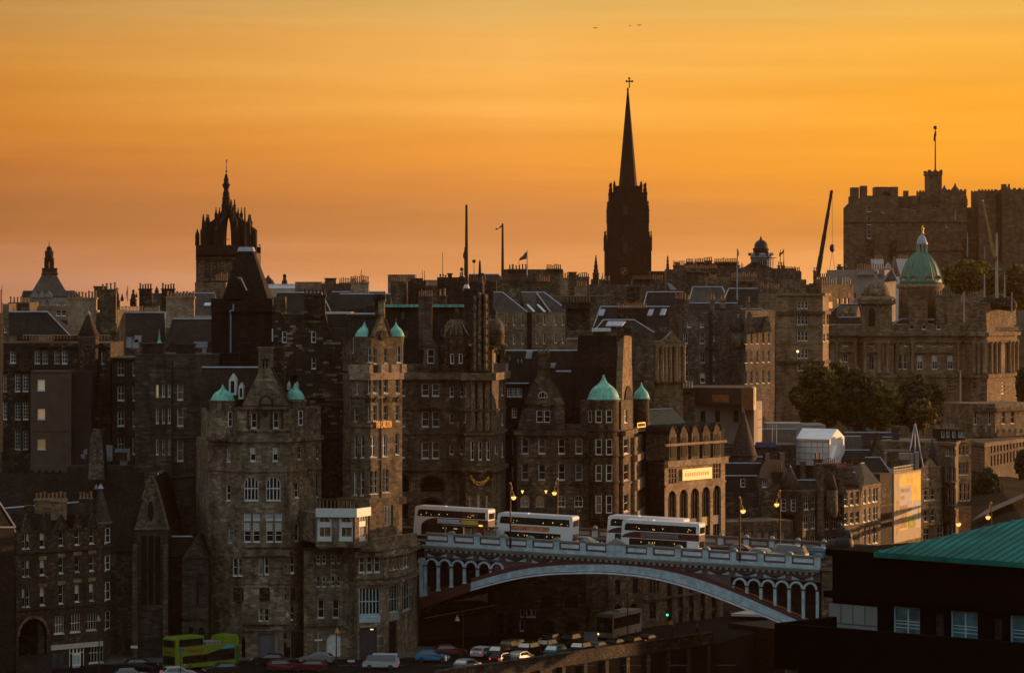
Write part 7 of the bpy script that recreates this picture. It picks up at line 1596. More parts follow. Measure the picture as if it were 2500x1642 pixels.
chimney(t.root, 480, 620, 1395, 1500, 780, 7, 1.2, S_dark, M_pot, 1.6); T('B', 'choir_block', 'flat pale and dark wall bays at the foot of the crown steeple', 255, 600, 1415, 770, mat=S_tan)
# ================================================================== great black steeple
use('E'); Y = 1050; cx_, cy_ = WX(295, Y), Y + 7
t = thing('steeple', 'tall black needle spire with pinnacled square tower, clock face and cross', 'steeple', (cx_, cy_, -20))
def sq(m, hw, y0, y1): h = hw / sc / F * Y; m.box(cx_ - h, cx_ + h, cy_ - h, cy_ + h, WZ(y0, Y), WZ(y1, Y))
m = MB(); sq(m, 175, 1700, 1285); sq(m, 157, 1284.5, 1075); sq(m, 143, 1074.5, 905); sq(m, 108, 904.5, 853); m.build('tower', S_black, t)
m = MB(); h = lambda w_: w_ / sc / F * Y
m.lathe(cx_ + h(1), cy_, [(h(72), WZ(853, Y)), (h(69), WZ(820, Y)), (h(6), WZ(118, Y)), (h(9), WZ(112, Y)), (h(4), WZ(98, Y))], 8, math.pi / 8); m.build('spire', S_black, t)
m = MB(); m.tube(W(301, 110, cy_), W(301, 32, cy_), .18, seg=5); m.tube(W(277, 59, cy_), W(327, 59, cy_), .18, seg=5)
for p in ((301, 36), (281, 59), (323, 59), (301, 59)): m.ball(W(*p, cy_), .36, 6, 4); m.build('cross', M_dark, t)
for sx in (-1, 1):
 for sy in (-1, 1):
  for hw, yb, yt, w_ in ((132, 960, 825, 13), (150, 1080, 965, 10), (103, 860, 815, 7), (173, 1290, 1195, 8)):
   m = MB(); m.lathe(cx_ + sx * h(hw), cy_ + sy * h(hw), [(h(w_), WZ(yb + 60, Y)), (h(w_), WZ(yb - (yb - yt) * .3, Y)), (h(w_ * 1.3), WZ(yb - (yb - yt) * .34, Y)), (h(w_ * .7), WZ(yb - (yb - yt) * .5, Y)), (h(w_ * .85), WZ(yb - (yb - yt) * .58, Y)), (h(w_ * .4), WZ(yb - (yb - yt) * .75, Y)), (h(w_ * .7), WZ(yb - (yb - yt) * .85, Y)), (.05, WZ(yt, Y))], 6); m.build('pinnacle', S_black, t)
m = MB(); Yf = cy_ - h(175)
Ff = Face((cx_ - h(175), Yf), (cx_ + h(175), Yf)); uc = h(175) - h(33); zc = WZ(1505, Yf); n_ = 20
m.extr([Ff.at(uc + h(31) * math.cos(2 * math.pi * k / n_), .1, zc + h(31) * math.sin(2 * math.pi * k / n_)) for k in range(n_)], Ff.n * .1); ck = m.build('clock_face', M_dark, t)
m = MB()
for k in range(12):
 a = math.pi * k / 6; p = lambda r: Ff.at(uc + h(r) * math.cos(a), .25, zc + h(r) * math.sin(a)); m.tube(p(22), p(29), .12, seg=4)
for a, r in ((0.1, 17), (-2.2, 24), (1.0, 20)): m.tube(Ff.at(uc, .27, zc), Ff.at(uc + h(r) * math.cos(a), .27, zc + h(r) * math.sin(a)), .16, seg=4)
m.build('clock_hands', plain('dull_gilding', (.28, .17, .05), .5), ck)
for x, y0, y1, hw in ((272, 1195, 1000, 143), (272, 1370, 1280, 157)):
 Yq = cy_ - h(175 if y1 > 1200 else 143); m = MB(); ff = F2(x - 30, Yq, x + 30, Yq); 
 for dx in (-9, 9): ff.slab(m, [ff.hit(x + dx - 6, y0), ff.hit(x + dx + 6, y0)] + arch_pts(ff.hit(x + dx - 6)[0], ff.hit(x + dx + 6)[0], ff.hit(x, y0)[1], ff.hit(x, y1)[1], 4), .003, .08)
 m.build('lancet', plain('louvre_brown_%d' % y1, (.05, .03, .015)), t)
# ================================================================== castle on its rock
use('G'); Y = 1180
t = Bld('castle', 'long hazy castle on its crag with square flag tower, crenellations and rows of windows', 'castle', [(443, Y), (905, Y), (1225, Y - 4), (1565, Y)], 850, -20, S_castle, 30)
t.zt = WZ(850, Y)
t.win(0, [677], [(835, 882), (925, 1000), (1045, 1122)], 36, nx=1, fm=M_frame, pane=G_curt); t.win(0, [800], [(858, 890)], 26, nx=1); t.win(0, [888], [(930, 1000)], 34, nx=1, fm=M_sill)
t.win(1, [1085], [(820, 870), (925, 960)], 40, nx=1, fm=M_sill); t.win(2, [1262], [(822, 866), (922, 958)], 36, nx=1, fm=M_sill); t.win(0, [500], [(985, 1005)], 14, nx=1); t.win(2, [1378], [(1000, 1020)], 14, nx=1)
kb = 1210 / 1180; t.wall(back=((t.pts[0][0] * kb, 1210), (t.pts[-1][0] * kb, 1210))); t.band(960, .6, .5); t.band(1215, .8, .6, 1, 3)
def cb(x0, x1, yt, yb, Y_, dep=10, cren=0, name='tower', mat=S_castle):
 m = MB(); a, b = WX(x0, Y_), WX(x1, Y_); m.box(a, b, Y_, Y_ + dep, WZ(yb, Y_), WZ(yt, Y_))
 if cren:
  n = cren; w_ = (b - a) / (2 * n - 1)
  for k in range(n): m.box(a + 2 * k * w_, a + (2 * k + 1) * w_, Y_, Y_ + 1, WZ(yt, Y_) + .01, WZ(yt - 14, Y_)); m.box(a + 2 * k * w_, a + (2 * k + 1) * w_, Y_ + dep - 1, Y_ + dep, WZ(yt, Y_) + .01, WZ(yt - 14, Y_))
 return m.build(name, mat, t.root)
m = MB(); m.extr([W(443, 851, Y + .5), W(660, 851, Y + .5), W(940, 851, Y + .5), W(940, 738, Y + .5), W(660, 735, Y + .5), W(503, 790, Y + .5), W(443, 849, Y + .5)], (1.5, 14, 0)); m.build('upper_range', S_castle, t.root)
for x0, x1, yt, yb in ((517, 585, 660, 800), (605, 660, 645, 770), (503, 520, 742, 800)): cb(x0, x1, yt, yb, Y + 3, 6, name='chimney')
cb(735, 850, 655, 760, Y + 8, 10); cb(865, 940, 655, 760, Y + 8, 10); cb(1000, 1035, 690, 760, Y + 6, 5, name='chimney'); cb(1060, 1118, 735, 860, Y + 4, 8); cb(935, 1565, 742, 860, Y + 5, 12, 0, 'hall'); cb(1137, 1225, 700, 860, Y + 4, 10, 4); cb(1320, 1560, 690, 860, Y + 3.3, 16, 7)
cb(1545, 1572, 765, 830, Y + 2, 5, name='bartizan')
cb(1219, 1338, 545, 860, Y + 6, 12); cb(1213, 1344, 515, 548, Y + 5.4, 13.2, 3, name='battlement')
for x, w_, yb, yt in ((838, 38, 715, 665), (1360, 42, 705, 640), (1458, 42, 690, 620)): m = lathe_px(x, Y + 8, [(w_, yb), (w_ * .8, yb - 15), (w_ * .3, yb - 40), (3, yt)], 8); m.build('cap_house_roof', M_slatew, t.root)
m = MB(); m.tube(W(838 + 0, 700, Y + 7), W(870, 715, Y + 7), .3, seg=4)
cb(1560, 1680, 842, 1400, Y + 4, 10, 0, 'curtain_wall'); cb(1672, 1830, 690, 1450, Y, 20, 6, 'half_moon_battery'); cb(1830, 1890, 700, 1450, Y + 2, 18, 3, 'tower'); cb(1890, 2300, 678, 1450, Y - 3, 20, 9, 'palace_block')
cb(1890, 1925, 630, 690, Y + 2, 4, name='chimney'); cb(1945, 1956, 630, 690, Y + 2, 2, name='chimney'); cb(1925, 1935, 650, 690, Y + 2, 2, name='chimney')
m = MB(); m.add([W(440, 1150, Y - 1), W(2400, 1150, Y - 3), W(2600, 1620, Y - 130), W(200, 1620, Y - 130)], [(3, 2, 1, 0)])
for x0, y0, x1 in ((650, 1140, 720), (870, 1140, 925), (1530, 1130, 1570)): cb(x0, x1, y0, 1400, Y - 1, 1.5, name='buttress', mat=S_dark)
use('G'); m = MB(); m.tube(W(1278, 505, Y + 12), W(1278, 118, Y + 12), .28, .14, 6); m.ball(W(1278, 118, Y + 12), .7, 6, 5); t = thing('flagpole', 'tall flagpole with limp dark flag on the castle tower', 'flagpole', W(1278, 505, Y + 12)); ORG[t.name] = Vector(W(1278, 505, Y + 12)); m.build('pole', M_dark, t)
m = MB(); m.extr([W(1278, 140, Y + 12), W(1288, 155, Y + 12), W(1287, 190, Y + 12), W(1281, 210, Y + 12), W(1280, 244, Y + 12), W(1268, 243, Y + 12), W(1262, 225, Y + 12), W(1265, 190, Y + 12)], (0, .3, 0)); m.build('flag', M_dark, t)
# castle rock
R_ = random.Random(3); m = MB(); nx_, ny_ = 40, 10
x0_, x1_ = WX(446, 1170) + 21, WX(2500, 1170)
for j in range(ny_):
 for i in range(nx_): x = x0_ - 20 + (x1_ - x0_ + 60) * i / (nx_ - 1); y = 1178 - 90 * (j / (ny_ - 1)) ** 1.2; z = WZ(1330, 1178) + (-38 - WZ(1330, 1178)) * (j / (ny_ - 1)) + R_.uniform(-1.8, 1.8) * (j > 0); m.v.append((x + R_.uniform(-1, 1), y + R_.uniform(-2, 2) * (j > 0), z))
for j in range(ny_ - 1):
 for i in range(nx_ - 1): m.f.append([j * nx_ + i, j * nx_ + i + 1, (j + 1) * nx_ + i + 1, (j + 1) * nx_ + i]); m.mi.append(0); m.sm.append(False)
o = m.build('crag', plain('crag_rock', (.06, .05, .03), .95, var=.5, vs=.2)); o['kind'] = 'structure'
# ================================================================== white lookout tower with black dome
CR['U'] = (1780, 560, 10.818); use('U'); Y = 950
t = thing('lookout_tower', 'white crenellated octagonal lookout tower with black dome and small balcony', 'tower', (WX(840, Y), Y, -20))
m = lathe_px(840, Y, [(275, 1300), (272, 780), (285, 740), (292, 700), (292, 625)], 8, math.pi / 8, smooth=False); m.build('tower_wall', plain('limewashed_wall', (.30, .31, .34), .8, var=.25, vs=.6), t)
m = lathe_px(840, Y, [(296, 775), (296, 745)], 8, math.pi / 8, smooth=False); m.build('corbel_ring', M_dark, t)
for k in range(12): a = 2 * math.pi * k / 12 + .1; r_ = 283 / sc / F * Y; p = (WX(840, Y) + r_ * math.cos(a), Y + r_ * math.sin(a)); m = MB(); m.lathe(p[0], p[1], [(.55, WZ(690, Y)), (.55, WZ(618, Y))], 4); m.build('merlon', bpy.data.materials['limewashed_wall'] if k % 2 else M_dark, t)
m = lathe_px(840, Y, [(205, 640), (200, 560), (215, 520), (230, 508), (180, 490), (172, 420), (155, 365), (120, 320), (70, 285), (34, 268), (26, 225), (10, 190), (1, 170)], 20); m.build('black_dome', M_dark, t)
for k in range(10): x = 590 + k * 50; m = MB(); a = math.asin(max(-.95, min(.95, (x - 840) / 272))); r_ = 272 / sc / F * Y * .96; m.tube((WX(840, Y) + r_ * math.sin(a), Y - r_ * math.cos(a), WZ(980, Y)), (WX(840, Y) + r_ * math.sin(a), Y - r_ * math.cos(a), WZ(800, Y)), .2, seg=4); m.build('wall_shaft', M_dark, t)
m = MB(); m.box(WX(1110, Y), WX(1250, Y), Y - 1, Y + 1, WZ(752, Y), WZ(738, Y)); m.box(WX(1150, Y), WX(1166, Y), Y - .3, Y + .3, WZ(1000, Y), WZ(752, Y)); m.build('balcony', M_potd, t)
m = MB(); m.extr([W(380, 1020, Y - 8), W(1180, 1020, Y - 8), W(1060, 985, Y - 8), W(940, 960, Y - 8), W(740, 862, Y - 8), W(620, 862, Y - 8), W(500, 945, Y - 8)], (0, 6, 0)); m.build('foreground_gable_roof', S_dark, t)
# ================================================================== flags, masts and poles
def pole(c, x, yb, yt, Y, r, label, mat=None, flag=None, fm=None, name='flagpole', lean=0, ball=0):
 use(c); b = W(x, yb, Y); t = thing(name, label, 'flagpole' if name == 'flagpole' else 'mast', b); m = MB(); m.tube(b, W(x + lean, yt, Y), r, r * .6, 6)
 if ball: m.ball(W(x + lean, yt, Y), ball, 6, 5)
 m.build('pole', mat or M_potd, t)
 if flag: 
  m = MB(); m.extr([W(px_, py_, Y) for px_, py_ in flag], (0, .08, 0)); m.build('flag', fm or M_dark, t)
 return t
F_blue = plain('blue_flag', (.03, .04, .10), .8, var=.2, vs=3); F_red = plain('red_and_white_flag', (.25, .05, .05), .8, var=.6, vs=1.5)
pole('D', 818, 430, -458, 600, .36, 'very tall thick dark flagpole standing in the centre of the skyline', M_potd); use('D'); m = lathe_px(818, 600, [(42, 500), (30, 450), (16, 420), (14, 330)], 8); tag(m.build('mast_foot', M_white), 'white tapered foot of the very tall flagpole', 'mast base')
pole('D', 798, 330, 20, 610, .12, 'thin pole with folded dark blue flag against the very tall flagpole', flag=((798, 45), (806, 90), (812, 150), (800, 160), (780, 130), (780, 95)), fm=F_blue)
pole('D', 1222, 350, -250, 620, .30, 'tall pole with wind torn windsock flag right of the obelisk', flag=((1222, -240), (1218, -215), (1150, -175), (1140, -195), (1175, -195), (1190, -215)), fm=F_blue)
pole('D', 1497, 350, 45, 640, .14, 'short white pole flying a small red and blue union flag', M_white, flag=((1496, 60), (1495, 145), (1465, 150), (1412, 165), (1410, 140), (1445, 115), (1470, 80)), fm=F_red)
for x, yb, yt, l in ((552, 350, 68, 'thin bare aerial left of the very tall flagpole'), (766, 350, 262, 'short rod with ball beside the very tall flagpole'), (903, 330, 172, 'rod with dark ball just left of the obelisk'), (325, 390, 275, 'left of two hair thin aerials'), (350, 390, 275, 'right of two hair thin aerials'), (1405, 350, 150, 'thin white mast among four rods under the union flag'), (1328, 350, 200, 'first short rod left of the union flag'), (1528, 350, 265, 'short rod just right of the union flag'), (1594, 350, 295, 'stub pole at the right end of the rods')):
 pole('D', x, yb, yt, 645, .07, l, M_potd, name='aerial_rod', ball=.35 if 'ball' in l else 0)
pole('F', 1648, 600, 30, 655, .16, 'white flagpole with furled flag in front of the hillside, left of the lookout tower', M_lead, flag=((1656, 40), (1665, 70), (1664, 105), (1656, 125), (1645, 105), (1647, 65)), fm=F_blue)
pole('F', 2130, 215, 40, 790, .1, 'left of two thin poles with ragged flags right of the lookout tower', flag=((2130, 60), (2136, 80), (2145, 72), (2135, 105), (2118, 122), (2115, 90)), fm=M_dark)
pole('F', 2167, 215, 30, 792, .1, 'right of two thin poles with ragged flags right of the lookout tower', flag=((2167, 40), (2166, 75), (2140, 100), (2135, 85)), fm=M_dark)
pole('A', 22, 700, 620, 500, .05, 'hair thin aerial at the extreme left edge', name='aerial_rod'); pole('A', 1427, 800, 625, 690, .12, 'pale pole with drooping blue flag between the stone pinnacles, left', M_lead, flag=((1426, 650), (1424, 700), (1410, 760), (1402, 785), (1412, 700)), fm=F_blue)
pole('B', 2115, 1430, 1270, 690, .08, 'thin aerial on the skyline above the row of pots', name='aerial_rod'); pole('B', 2103, 1430, 1320, 690, .06, 'shorter aerial beside the thin one above the row of pots', name='aerial_rod')
use('H')
pole('H', 2085, 340, -280, 745, .42, 'thick cream flagpole with faded union flag on the bank pavilion', M_render, flag=None); 
pole('H', 1967, 330, 110, 742, .22, 'pale pole with dark blue flag left of the thick cream flagpole', M_render, flag=((1966, 130), (1958, 200), (1935, 230), (1930, 180), (1945, 160)), fm=F_blue); pole('H', 2160, 335, 115, 742, .22, 'pale pole with limp blue flag right of the thick cream flagpole', M_render, flag=((2158, 150), (2156, 215), (2143, 200), (2146, 160)), fm=F_blue)
pole('H', 1773, 570, 275, 742, .22, 'cream pole with pale pink flag over the bank attic', M_render, flag=((1770, 290), (1768, 385), (1740, 375), (1735, 350), (1755, 310)), fm=plain('pink_flag', (.3, .2, .17))); pole('H', 2228, 490, 285, 742, .2, 'pole with blue flag at the right corner of the bank', M_render, flag=((2226, 320), (2222, 370), (2200, 360), (2205, 335)), fm=F_blue)
pole('H', 1738, 1450, 1028, 720, .25, 'bare white flagpole standing in front of the bank basement', M_render)
use('G'); pole('G', 1844, 1560, 1240, 740, .2, 'pole with small union flag beside the right hand crane', M_render, flag=((1840, 1280), (1840, 1330), (1800, 1345), (1795, 1310)), fm=F_red)
for x, yb, yt, l in ((1460, 960, 865, 'small pole with pale blue flag on the castle face'), (1570, 1290, 1065, 'tall thin white pole before the castle wall'), (1725, 1420, 1200, 'thin pole among the trees below the castle')): pole('G', x, yb, yt, 1150, .3, l, M_rendergrey, flag=((1458, 870), (1455, 900), (1425, 905), (1420, 895)) if x == 1460 else None, fm=F_blue)
# cranes
def crane(pts, Y, r, mat, label):
 use('G'); (xa, ya), (xb, yb) = pts; t = thing('mobile_crane', label, 'crane', W(xa, ya, Y)); m = MB(); a = Vector(W(xa, ya, Y)); b = Vector(W(xb, yb, Y))
 n = 4
 for k in range(n): m.tube(a + (b - a) * k / n, a + (b - a) * (k + 1) / n, r * (1 - .13 * k), r * (1 - .13 * k), 6)
 m.build('boom', mat, t); return t, b
t, tip = crane(((205, 1480), (335, 700)), 960, .75, M_dark, 'black telescopic crane boom leaning right with hanging hook left of the castle')
m = MB(); m.ball(tip, .5, 6, 4); m.tube(tip, W(348, 702, 960), .4, seg=5); m.build('boom_head', M_dark, t)
m = MB(); m.tube(W(342, 705, 960), W(342, 1200, 960), .05, seg=4); m.tube(W(342, 1235, 960), W(315, 1420, 960), .05, seg=4); m.tube(W(342, 1235, 960), W(365, 1400, 960), .05, seg=4); m.build('hoist_cable', M_dark, t)
m = MB(); m.ball(W(342, 1212, 960), .75, 6, 5, 1.6); m.build('hook_block', M_dark, t)
t, tip = crane(((1815, 1290), (1710, 785)), 900, .45, plain('ochre_boom', (.30, .17, .05), .6), 'ochre telescopic crane boom leaning left in front of the castle'); m = MB(); m.ball(tip, .35, 6, 4); m.build('boom_head', M_render, t)
# birds
for c in ((1453.5, 69, 'left of the three tiny birds high in the sky'), (1561, 62, 'largest and rightmost of the three tiny birds high in the sky'), (1539, 63.5, 'middle and faintest of the three tiny birds high in the sky')):
 use('0'); Y = 300; b = W(c[0], c[1], Y); k = .05 if c[0] != 1539 else .03; m = MB(); m.ball(b, k, 6, 5, .7); m.tube(b - Vector((k * 2.2, 0, 0)), b + Vector((k * 1.2, 0, 0)), k * .3, k * .6, 5)
 for s_ in (-1, 1): m.extr([b + Vector((0, 0, k * .3)), b + Vector((s_ * k * 2.2, 0, k * 1.1)), b + Vector((s_ * k * 4, .1, k * .5)), b + Vector((s_ * k * 2, .2, k * .5))], (0, 0, .01))
 tag(m.build('bird', M_dark), c[2], 'bird', 'birds high in the sky')
# ================================================================== vehicles
G_bus = glass('bus_glass', (.018, .016, .013), .1, .7)
G_car = plain('car_glass', (.03, .032, .035), .08, 0, .1, 1, 1.0); G_bright = plain('sky_mirroring_windscreen', (.5, .47, .38), .15, .85, .1, 1)
M_tyre = plain('tyre', (.012, .012, .012), .9); V_white = plain('bus_white', (.72, .74, .75), .3, 0, .05, 1, .6); V_mar = plain('bus_maroon', (.065, .012, .012), .3, 0, .1, 1, .6)
E_int = emit('bus_interior_light', (1.0, .6, .15), .7); E_red = emit('tail_light', (1.0, .05, .03), .9); E_amb = emit('indicator', (1.0, .35, .03), 1.0); E_head = emit('head_light', (1.0, .75, .35), 2.0)
def wheel(root, x, y, z, r, w_=.25):
 m = MB(); m.tube((x, y - w_ / 2, z), (x, y + w_ / 2, z), r, seg=14); wh = m.build('wheel', M_tyre, root); m = MB(); m.tube((x, y - w_ / 2 - .01, z), (x, y + w_ / 2 + .01, z), r * .55, seg=10); m.build('rim', M_potd, wh)
def rprof(l, h, r=.35, lean=.25, z0=.35):
 p = [(-l / 2 + .05, z0), (l / 2 - .05, z0)]; 
 for k in range(5): a = math.pi / 2 * k / 4; p.append((l / 2 - r * .6 + r * .6 * math.cos(a), h - r + r * math.sin(a)))
 for k in range(5): a = math.pi / 2 * k / 4; p.append((-l / 2 + lean + r * (1 - math.sin(a)), h - r + r * math.cos(a)))
 return p
def bus(label, style, ad=None, L_=10.9):
 t = thing('double_decker_bus', label, 'bus', (0, 0, 0), 'double decker buses on the bridge'); W2 = 1.25; H = 4.3
 m = MB(); pr = rprof(L_, H); m.extr([(x, -W2, z) for x, z in pr], (0, 2 * W2, 0)); body = m.build('body', V_white, t)
 a, b = -L_ / 2 + .5, L_ / 2 - .45
 if style != 'white':
  m = MB(); e = .012; hi = [(-L_ / 2 + 2.6 - 2.6 * math.cos(math.pi / 2 * k / 7), 1.6 + 1.22 * math.sin(math.pi / 2 * k / 7)) for k in range(8)]
  if style == 'swoop': hi = [(x + 1.2, z) for x, z in hi]
  lo_ = .45 if style == 'swoop' else 1.98
  m.extr([(hi[0][0], -W2 - e, lo_)] + [(L_ / 2 - .04, -W2 - e, lo_), (L_ / 2 - .04, -W2 - e, 2.82)] + [(x, -W2 - e, max(z, lo_)) for x, z in reversed(hi)], (0, e, 0))
  m.box(L_ / 2 - .05, L_ / 2 + .015, -W2 + .04, W2 - .04, 1.5, 2.75); m.build('maroon_band', V_mar, t)
 m = MB(); m.extr([(a + .1, -W2 - .02, 2.92), (b, -W2 - .02, 2.92), (b, -W2 - .02, 3.85), (a + .35, -W2 - .02, 3.85), (a + .15, -W2 - .02, 3.6)], (0, .03, 0)); u = m.build('upper_windows', G_bus, t)
 m = MB()
 for k in range(1, 7): x = a + (b - a) * k / 7; m.box(x - .04, x + .04, -W2 - .03, -W2 - .021, 2.92, 3.85)
 m.build('window_pillars', M_dark, u)
 rr = random.Random(len(label)); m = MB()
 for k in range(9): x = rr.uniform(a + .5, b - .3); z = rr.uniform(3.05, 3.4); m.box(x, x + rr.uniform(.06, .16), -W2 - .035, -W2 - .025, z, z + rr.uniform(.05, .15))
 m.build('interior_light_seen_through_glass', E_int, u)
 m = MB(); m.box(a + .8, b - 1.2, -W2 - .02, -W2 + .01, .95, 1.9); lw = m.build('lower_windows', G_bus, t)
 m = MB()
 for k in range(5): x = rr.uniform(a + 1.5, b - 2); m.box(x, x + .09, -W2 - .03, -W2 - .022, 1.4, 1.55)
 m.build('interior_light_seen_through_glass', E_int, lw)
 m = MB(); m.box(L_ / 2 - .02, L_ / 2 + .03, -W2 + .25, W2 - .25, 2.95, 3.75); m.box(L_ / 2 - .02, L_ / 2 + .03, -W2 + .25, W2 - .25, 1.1, 1.9); m.build('end_windows', G_bus if style != 'white' else G_amber, t)
 m = MB(); m.box(L_ / 2 - .02, L_ / 2 + .035, -W2 + .1, -W2 + .3, .8, 1.0); m.box(L_ / 2 - .02, L_ / 2 + .035, W2 - .3, W2 - .1, .8, 1.0); m.build('tail_light', E_red, t)
 m = MB(); m.box(-2, -1.2, -.4, .4, H, H + .09); m.build('roof_hatch', V_white, t)
 for x in (-L_ / 2 + 2.6, L_ / 2 - 2.4):
  for y in (-1.12, 1.12): wheel(t, x, y, .48, .48)
 if ad:
  x0, x1, mat, words, wm = ad; m = MB(); m.box(x0, x1, -W2 - .035, -W2 - .013, 2.12, 2.72); p = m.build('advert_panel', mat, t)
  ff = Face((x0, -W2 - .036), (x1, -W2 - .036))
  for uu, zz, s_, h_, w_ in words: text(ff, uu, zz, s_, h_, wm, p, t=.004, wid=w_)
 return t
SL = math.atan2(za - zb_, ub - ua); RZ = math.atan2(BF.d.y, BF.d.x)
def put(o, px, t, dz=-1.35, flip=False):
 # place on the deck: photo column px, t metres back from the near parapet
 f = Face(tuple(BF.at(0, t, 0)[:2]), tuple(BF.at(10, t, 0)[:2])); use('0'); u, _ = f.hit(px); o.location = BF.at(u, t, zr(u) + dz); o.rotation_euler = (0, SL, RZ + (math.pi if flip else 0)); return o
A_blue = plain('advert_pale_blue', (.42, .56, .70), .5); A_red = plain('advert_orange_red', (.55, .17, .07), .5, 0, .5, .9); A_brn = plain('advert_brown', (.16, .12, .11), .5)
b1 = bus('white and maroon double decker with blue and yellow advert, leftmost bus on the bridge', 'swoop', (-1.9, 2.9, A_blue, [(2.0, .3, 'Edinburgh Festival', .2, 2.6)], P_maroon)); put(b1, 1107, -8)
m = MB(); m.box(1.6, 4.0, -1.30, -1.286, 2.12, 2.72); 
y_ = m.build('advert_yellow_part', plain('advert_yellow', (.55, .5, .04), .5), b1); m = MB(); m.tube((1.45, -1.31, 2.5), (1.45, -1.287, 2.5), .2, seg=12); m.build('advert_spot', plain('advert_magenta', (.5, .06, .2)), b1)
put(bus('plain white double decker with orange AMERICAN advert, second bus from the left on the bridge', 'white', (-3.2, 2.2, A_red, [(2.9, .3, 'AMERICAN', .26, 1.9), (2.9, .05, 'SHOWS', .14, 1.2)], M_white)), 1310, -4.3)
put(bus('nearer white and maroon double decker of the overlapping right pair, brown travel advert', 'band', (-2.6, 2.6, A_brn, [(1.6, .2, 'Tickets for travel', .26, 2.2)], M_white)), 1616, -4.9)
put(bus('far white and maroon double decker half hidden behind another on the bridge', 'band'), 1580, -10.5)
t = thing('tour_bus', 'lime green open top double decker tour bus parked on the dark lower street', 'bus', (0, 0, 0)); V_lime = plain('lime_paint', (.13, .21, .012), .35, 0, .1, 1, .5); V_dgr = plain('dark_green_paint', (.03, .09, .02), .4)
L_, W2 = 10.4, 1.25; m = MB(); m.box(-L_ / 2, L_ / 2, -W2, W2, .35, 3.0); m.build('body', V_lime, t)
m = MB(); m.extr([(-L_ / 2, -W2, 3.001), (-.6, -W2, 3.001), (-.6, -W2, 4.25), (-L_ / 2 + .35, -W2, 4.25), (-L_ / 2 + .1, -W2, 4.0)], (0, 2 * W2, 0)); m.extr([(L_ / 2 - 2.6, -W2, 3.001), (L_ / 2, -W2, 3.001), (L_ / 2, -W2, 3.75), (L_ / 2 - .3, -W2, 4.0), (L_ / 2 - 2.4, -W2, 3.85)], (0, 2 * W2, 0)); m.build('upper_deck', V_lime, t)
m = MB(); m.box(-L_ / 2 + .6, -.75, -W2 - .02, -W2 + .01, 3.05, 3.95); m.box(-L_ / 2 - .02, -L_ / 2 + .01, -W2 + .15, W2 - .15, 3.0, 3.85); m.build('upper_windows', G_bus, t)
m = MB(); m.extr([(-L_ / 2 + 1.2, -W2 - .015, .9), (L_ / 2 - .7, -W2 - .015, .9), (L_ / 2 - .7, -W2 - .015, 2.3), (2.2, -W2 - .015, 2.35), (0, -W2 - .015, 1.9), (-L_ / 2 + 1.2, -W2 - .015, 1.85)], (0, .01, 0)); m.box(-L_ / 2 - .02, -L_ / 2 + .01, -W2 + .1, W2 - .1, .8, 1.9); m.build('lower_windows', G_bus, t)
m = MB(); m.extr([(1.9, -W2 - .02, 2.35), (4.6, -W2 - .02, 2.35), (4.3, -W2 - .02, 2.75), (3.0, -W2 - .02, 2.8)], (0, .01, 0)); m.build('side_picture', plain('turquoise_graphic', (.03, .30, .38)), t)
m = MB(); m.box(L_ / 2 - .6, L_ / 2, -W2 - .02, -W2, .4, 2.5); m.build('rear_panel', V_dgr, t)
ff = Face((-L_ / 2, -W2), (L_ / 2, -W2)); V_red = plain('red_lettering', (.40, .03, .02)); text(ff, 3.2, 2.28, 'Edinburgh', .5, V_red, t, t=.01, wid=2.7, name='side_lettering')
ff = Face((-L_ / 2, W2), (-L_ / 2, -W2)); text(ff, 1.25, 2.3, 'Edinburgh', .35, V_red, t, t=.01, wid=1.7, name='front_lettering'); text(ff, 1.25, 2.0, 'Tour', .22, V_red, t, t=.01, wid=.6, name='front_lettering')
m = MB()
for k in range(6): m.box(0 + k * .42, .3 + k * .42, -1, 1, 3.001, 3.35)
m.build('open_deck_seats', plain('seat_grey', (.2, .2, .2)), t)
for x in (-L_ / 2 + 2.4, L_ / 2 - 2.4): wheel(t, x, -1.12, .48, .48)
a = R(45); t.rotation_euler = (0, 0, a); use('0'); cpt = Vector((WX(428, 432), 432, -47.97)); t.location = cpt - Vector((math.cos(a) * -L_ / 2 - math.sin(a) * -W2, math.sin(a) * -L_ / 2 + math.cos(a) * -W2, 0))
t = thing('coach', 'pale grey touring coach with black windscreen in the queue under the arch', 'coach', (0, 0, 0)); V_grey = plain('coach_silver', (.26, .24, .21), .4, 0, .1); m = MB(); pr = rprof(10.5, 3.5, .4, .1); m.extr([(x, -1.25, z) for x, z in pr], (0, 2.5, 0)); m.build('body', V_grey, t)
m = MB(); m.extr([(-4.8, -1.27, 1.5), (4.6, -1.27, 1.5), (4.9, -1.27, 2.95), (-4.9, -1.27, 2.95)], (0, .03, 0)); m.build('side_windows', G_bus, t); m = MB(); m.box(-5.27, -5.0, -1.15, 1.15, 1.0, 3.1); m.build('windscreen', G_bus, t)
m = MB(); m.box(-1, 1.5, -.6, .6, 3.5, 3.68); m.build('roof_unit', V_grey, t); m = MB(); m.ball((-5.28, .9, .8), .13); m.build('headlight', E_head, t)
for x in (-3.4, 3): wheel(t, x, -1.12, .5, .5)
t.location = (WX(1512, 474), 476, -47.98); t.rotation_euler = (0, 0, R(66))
CARP = {}
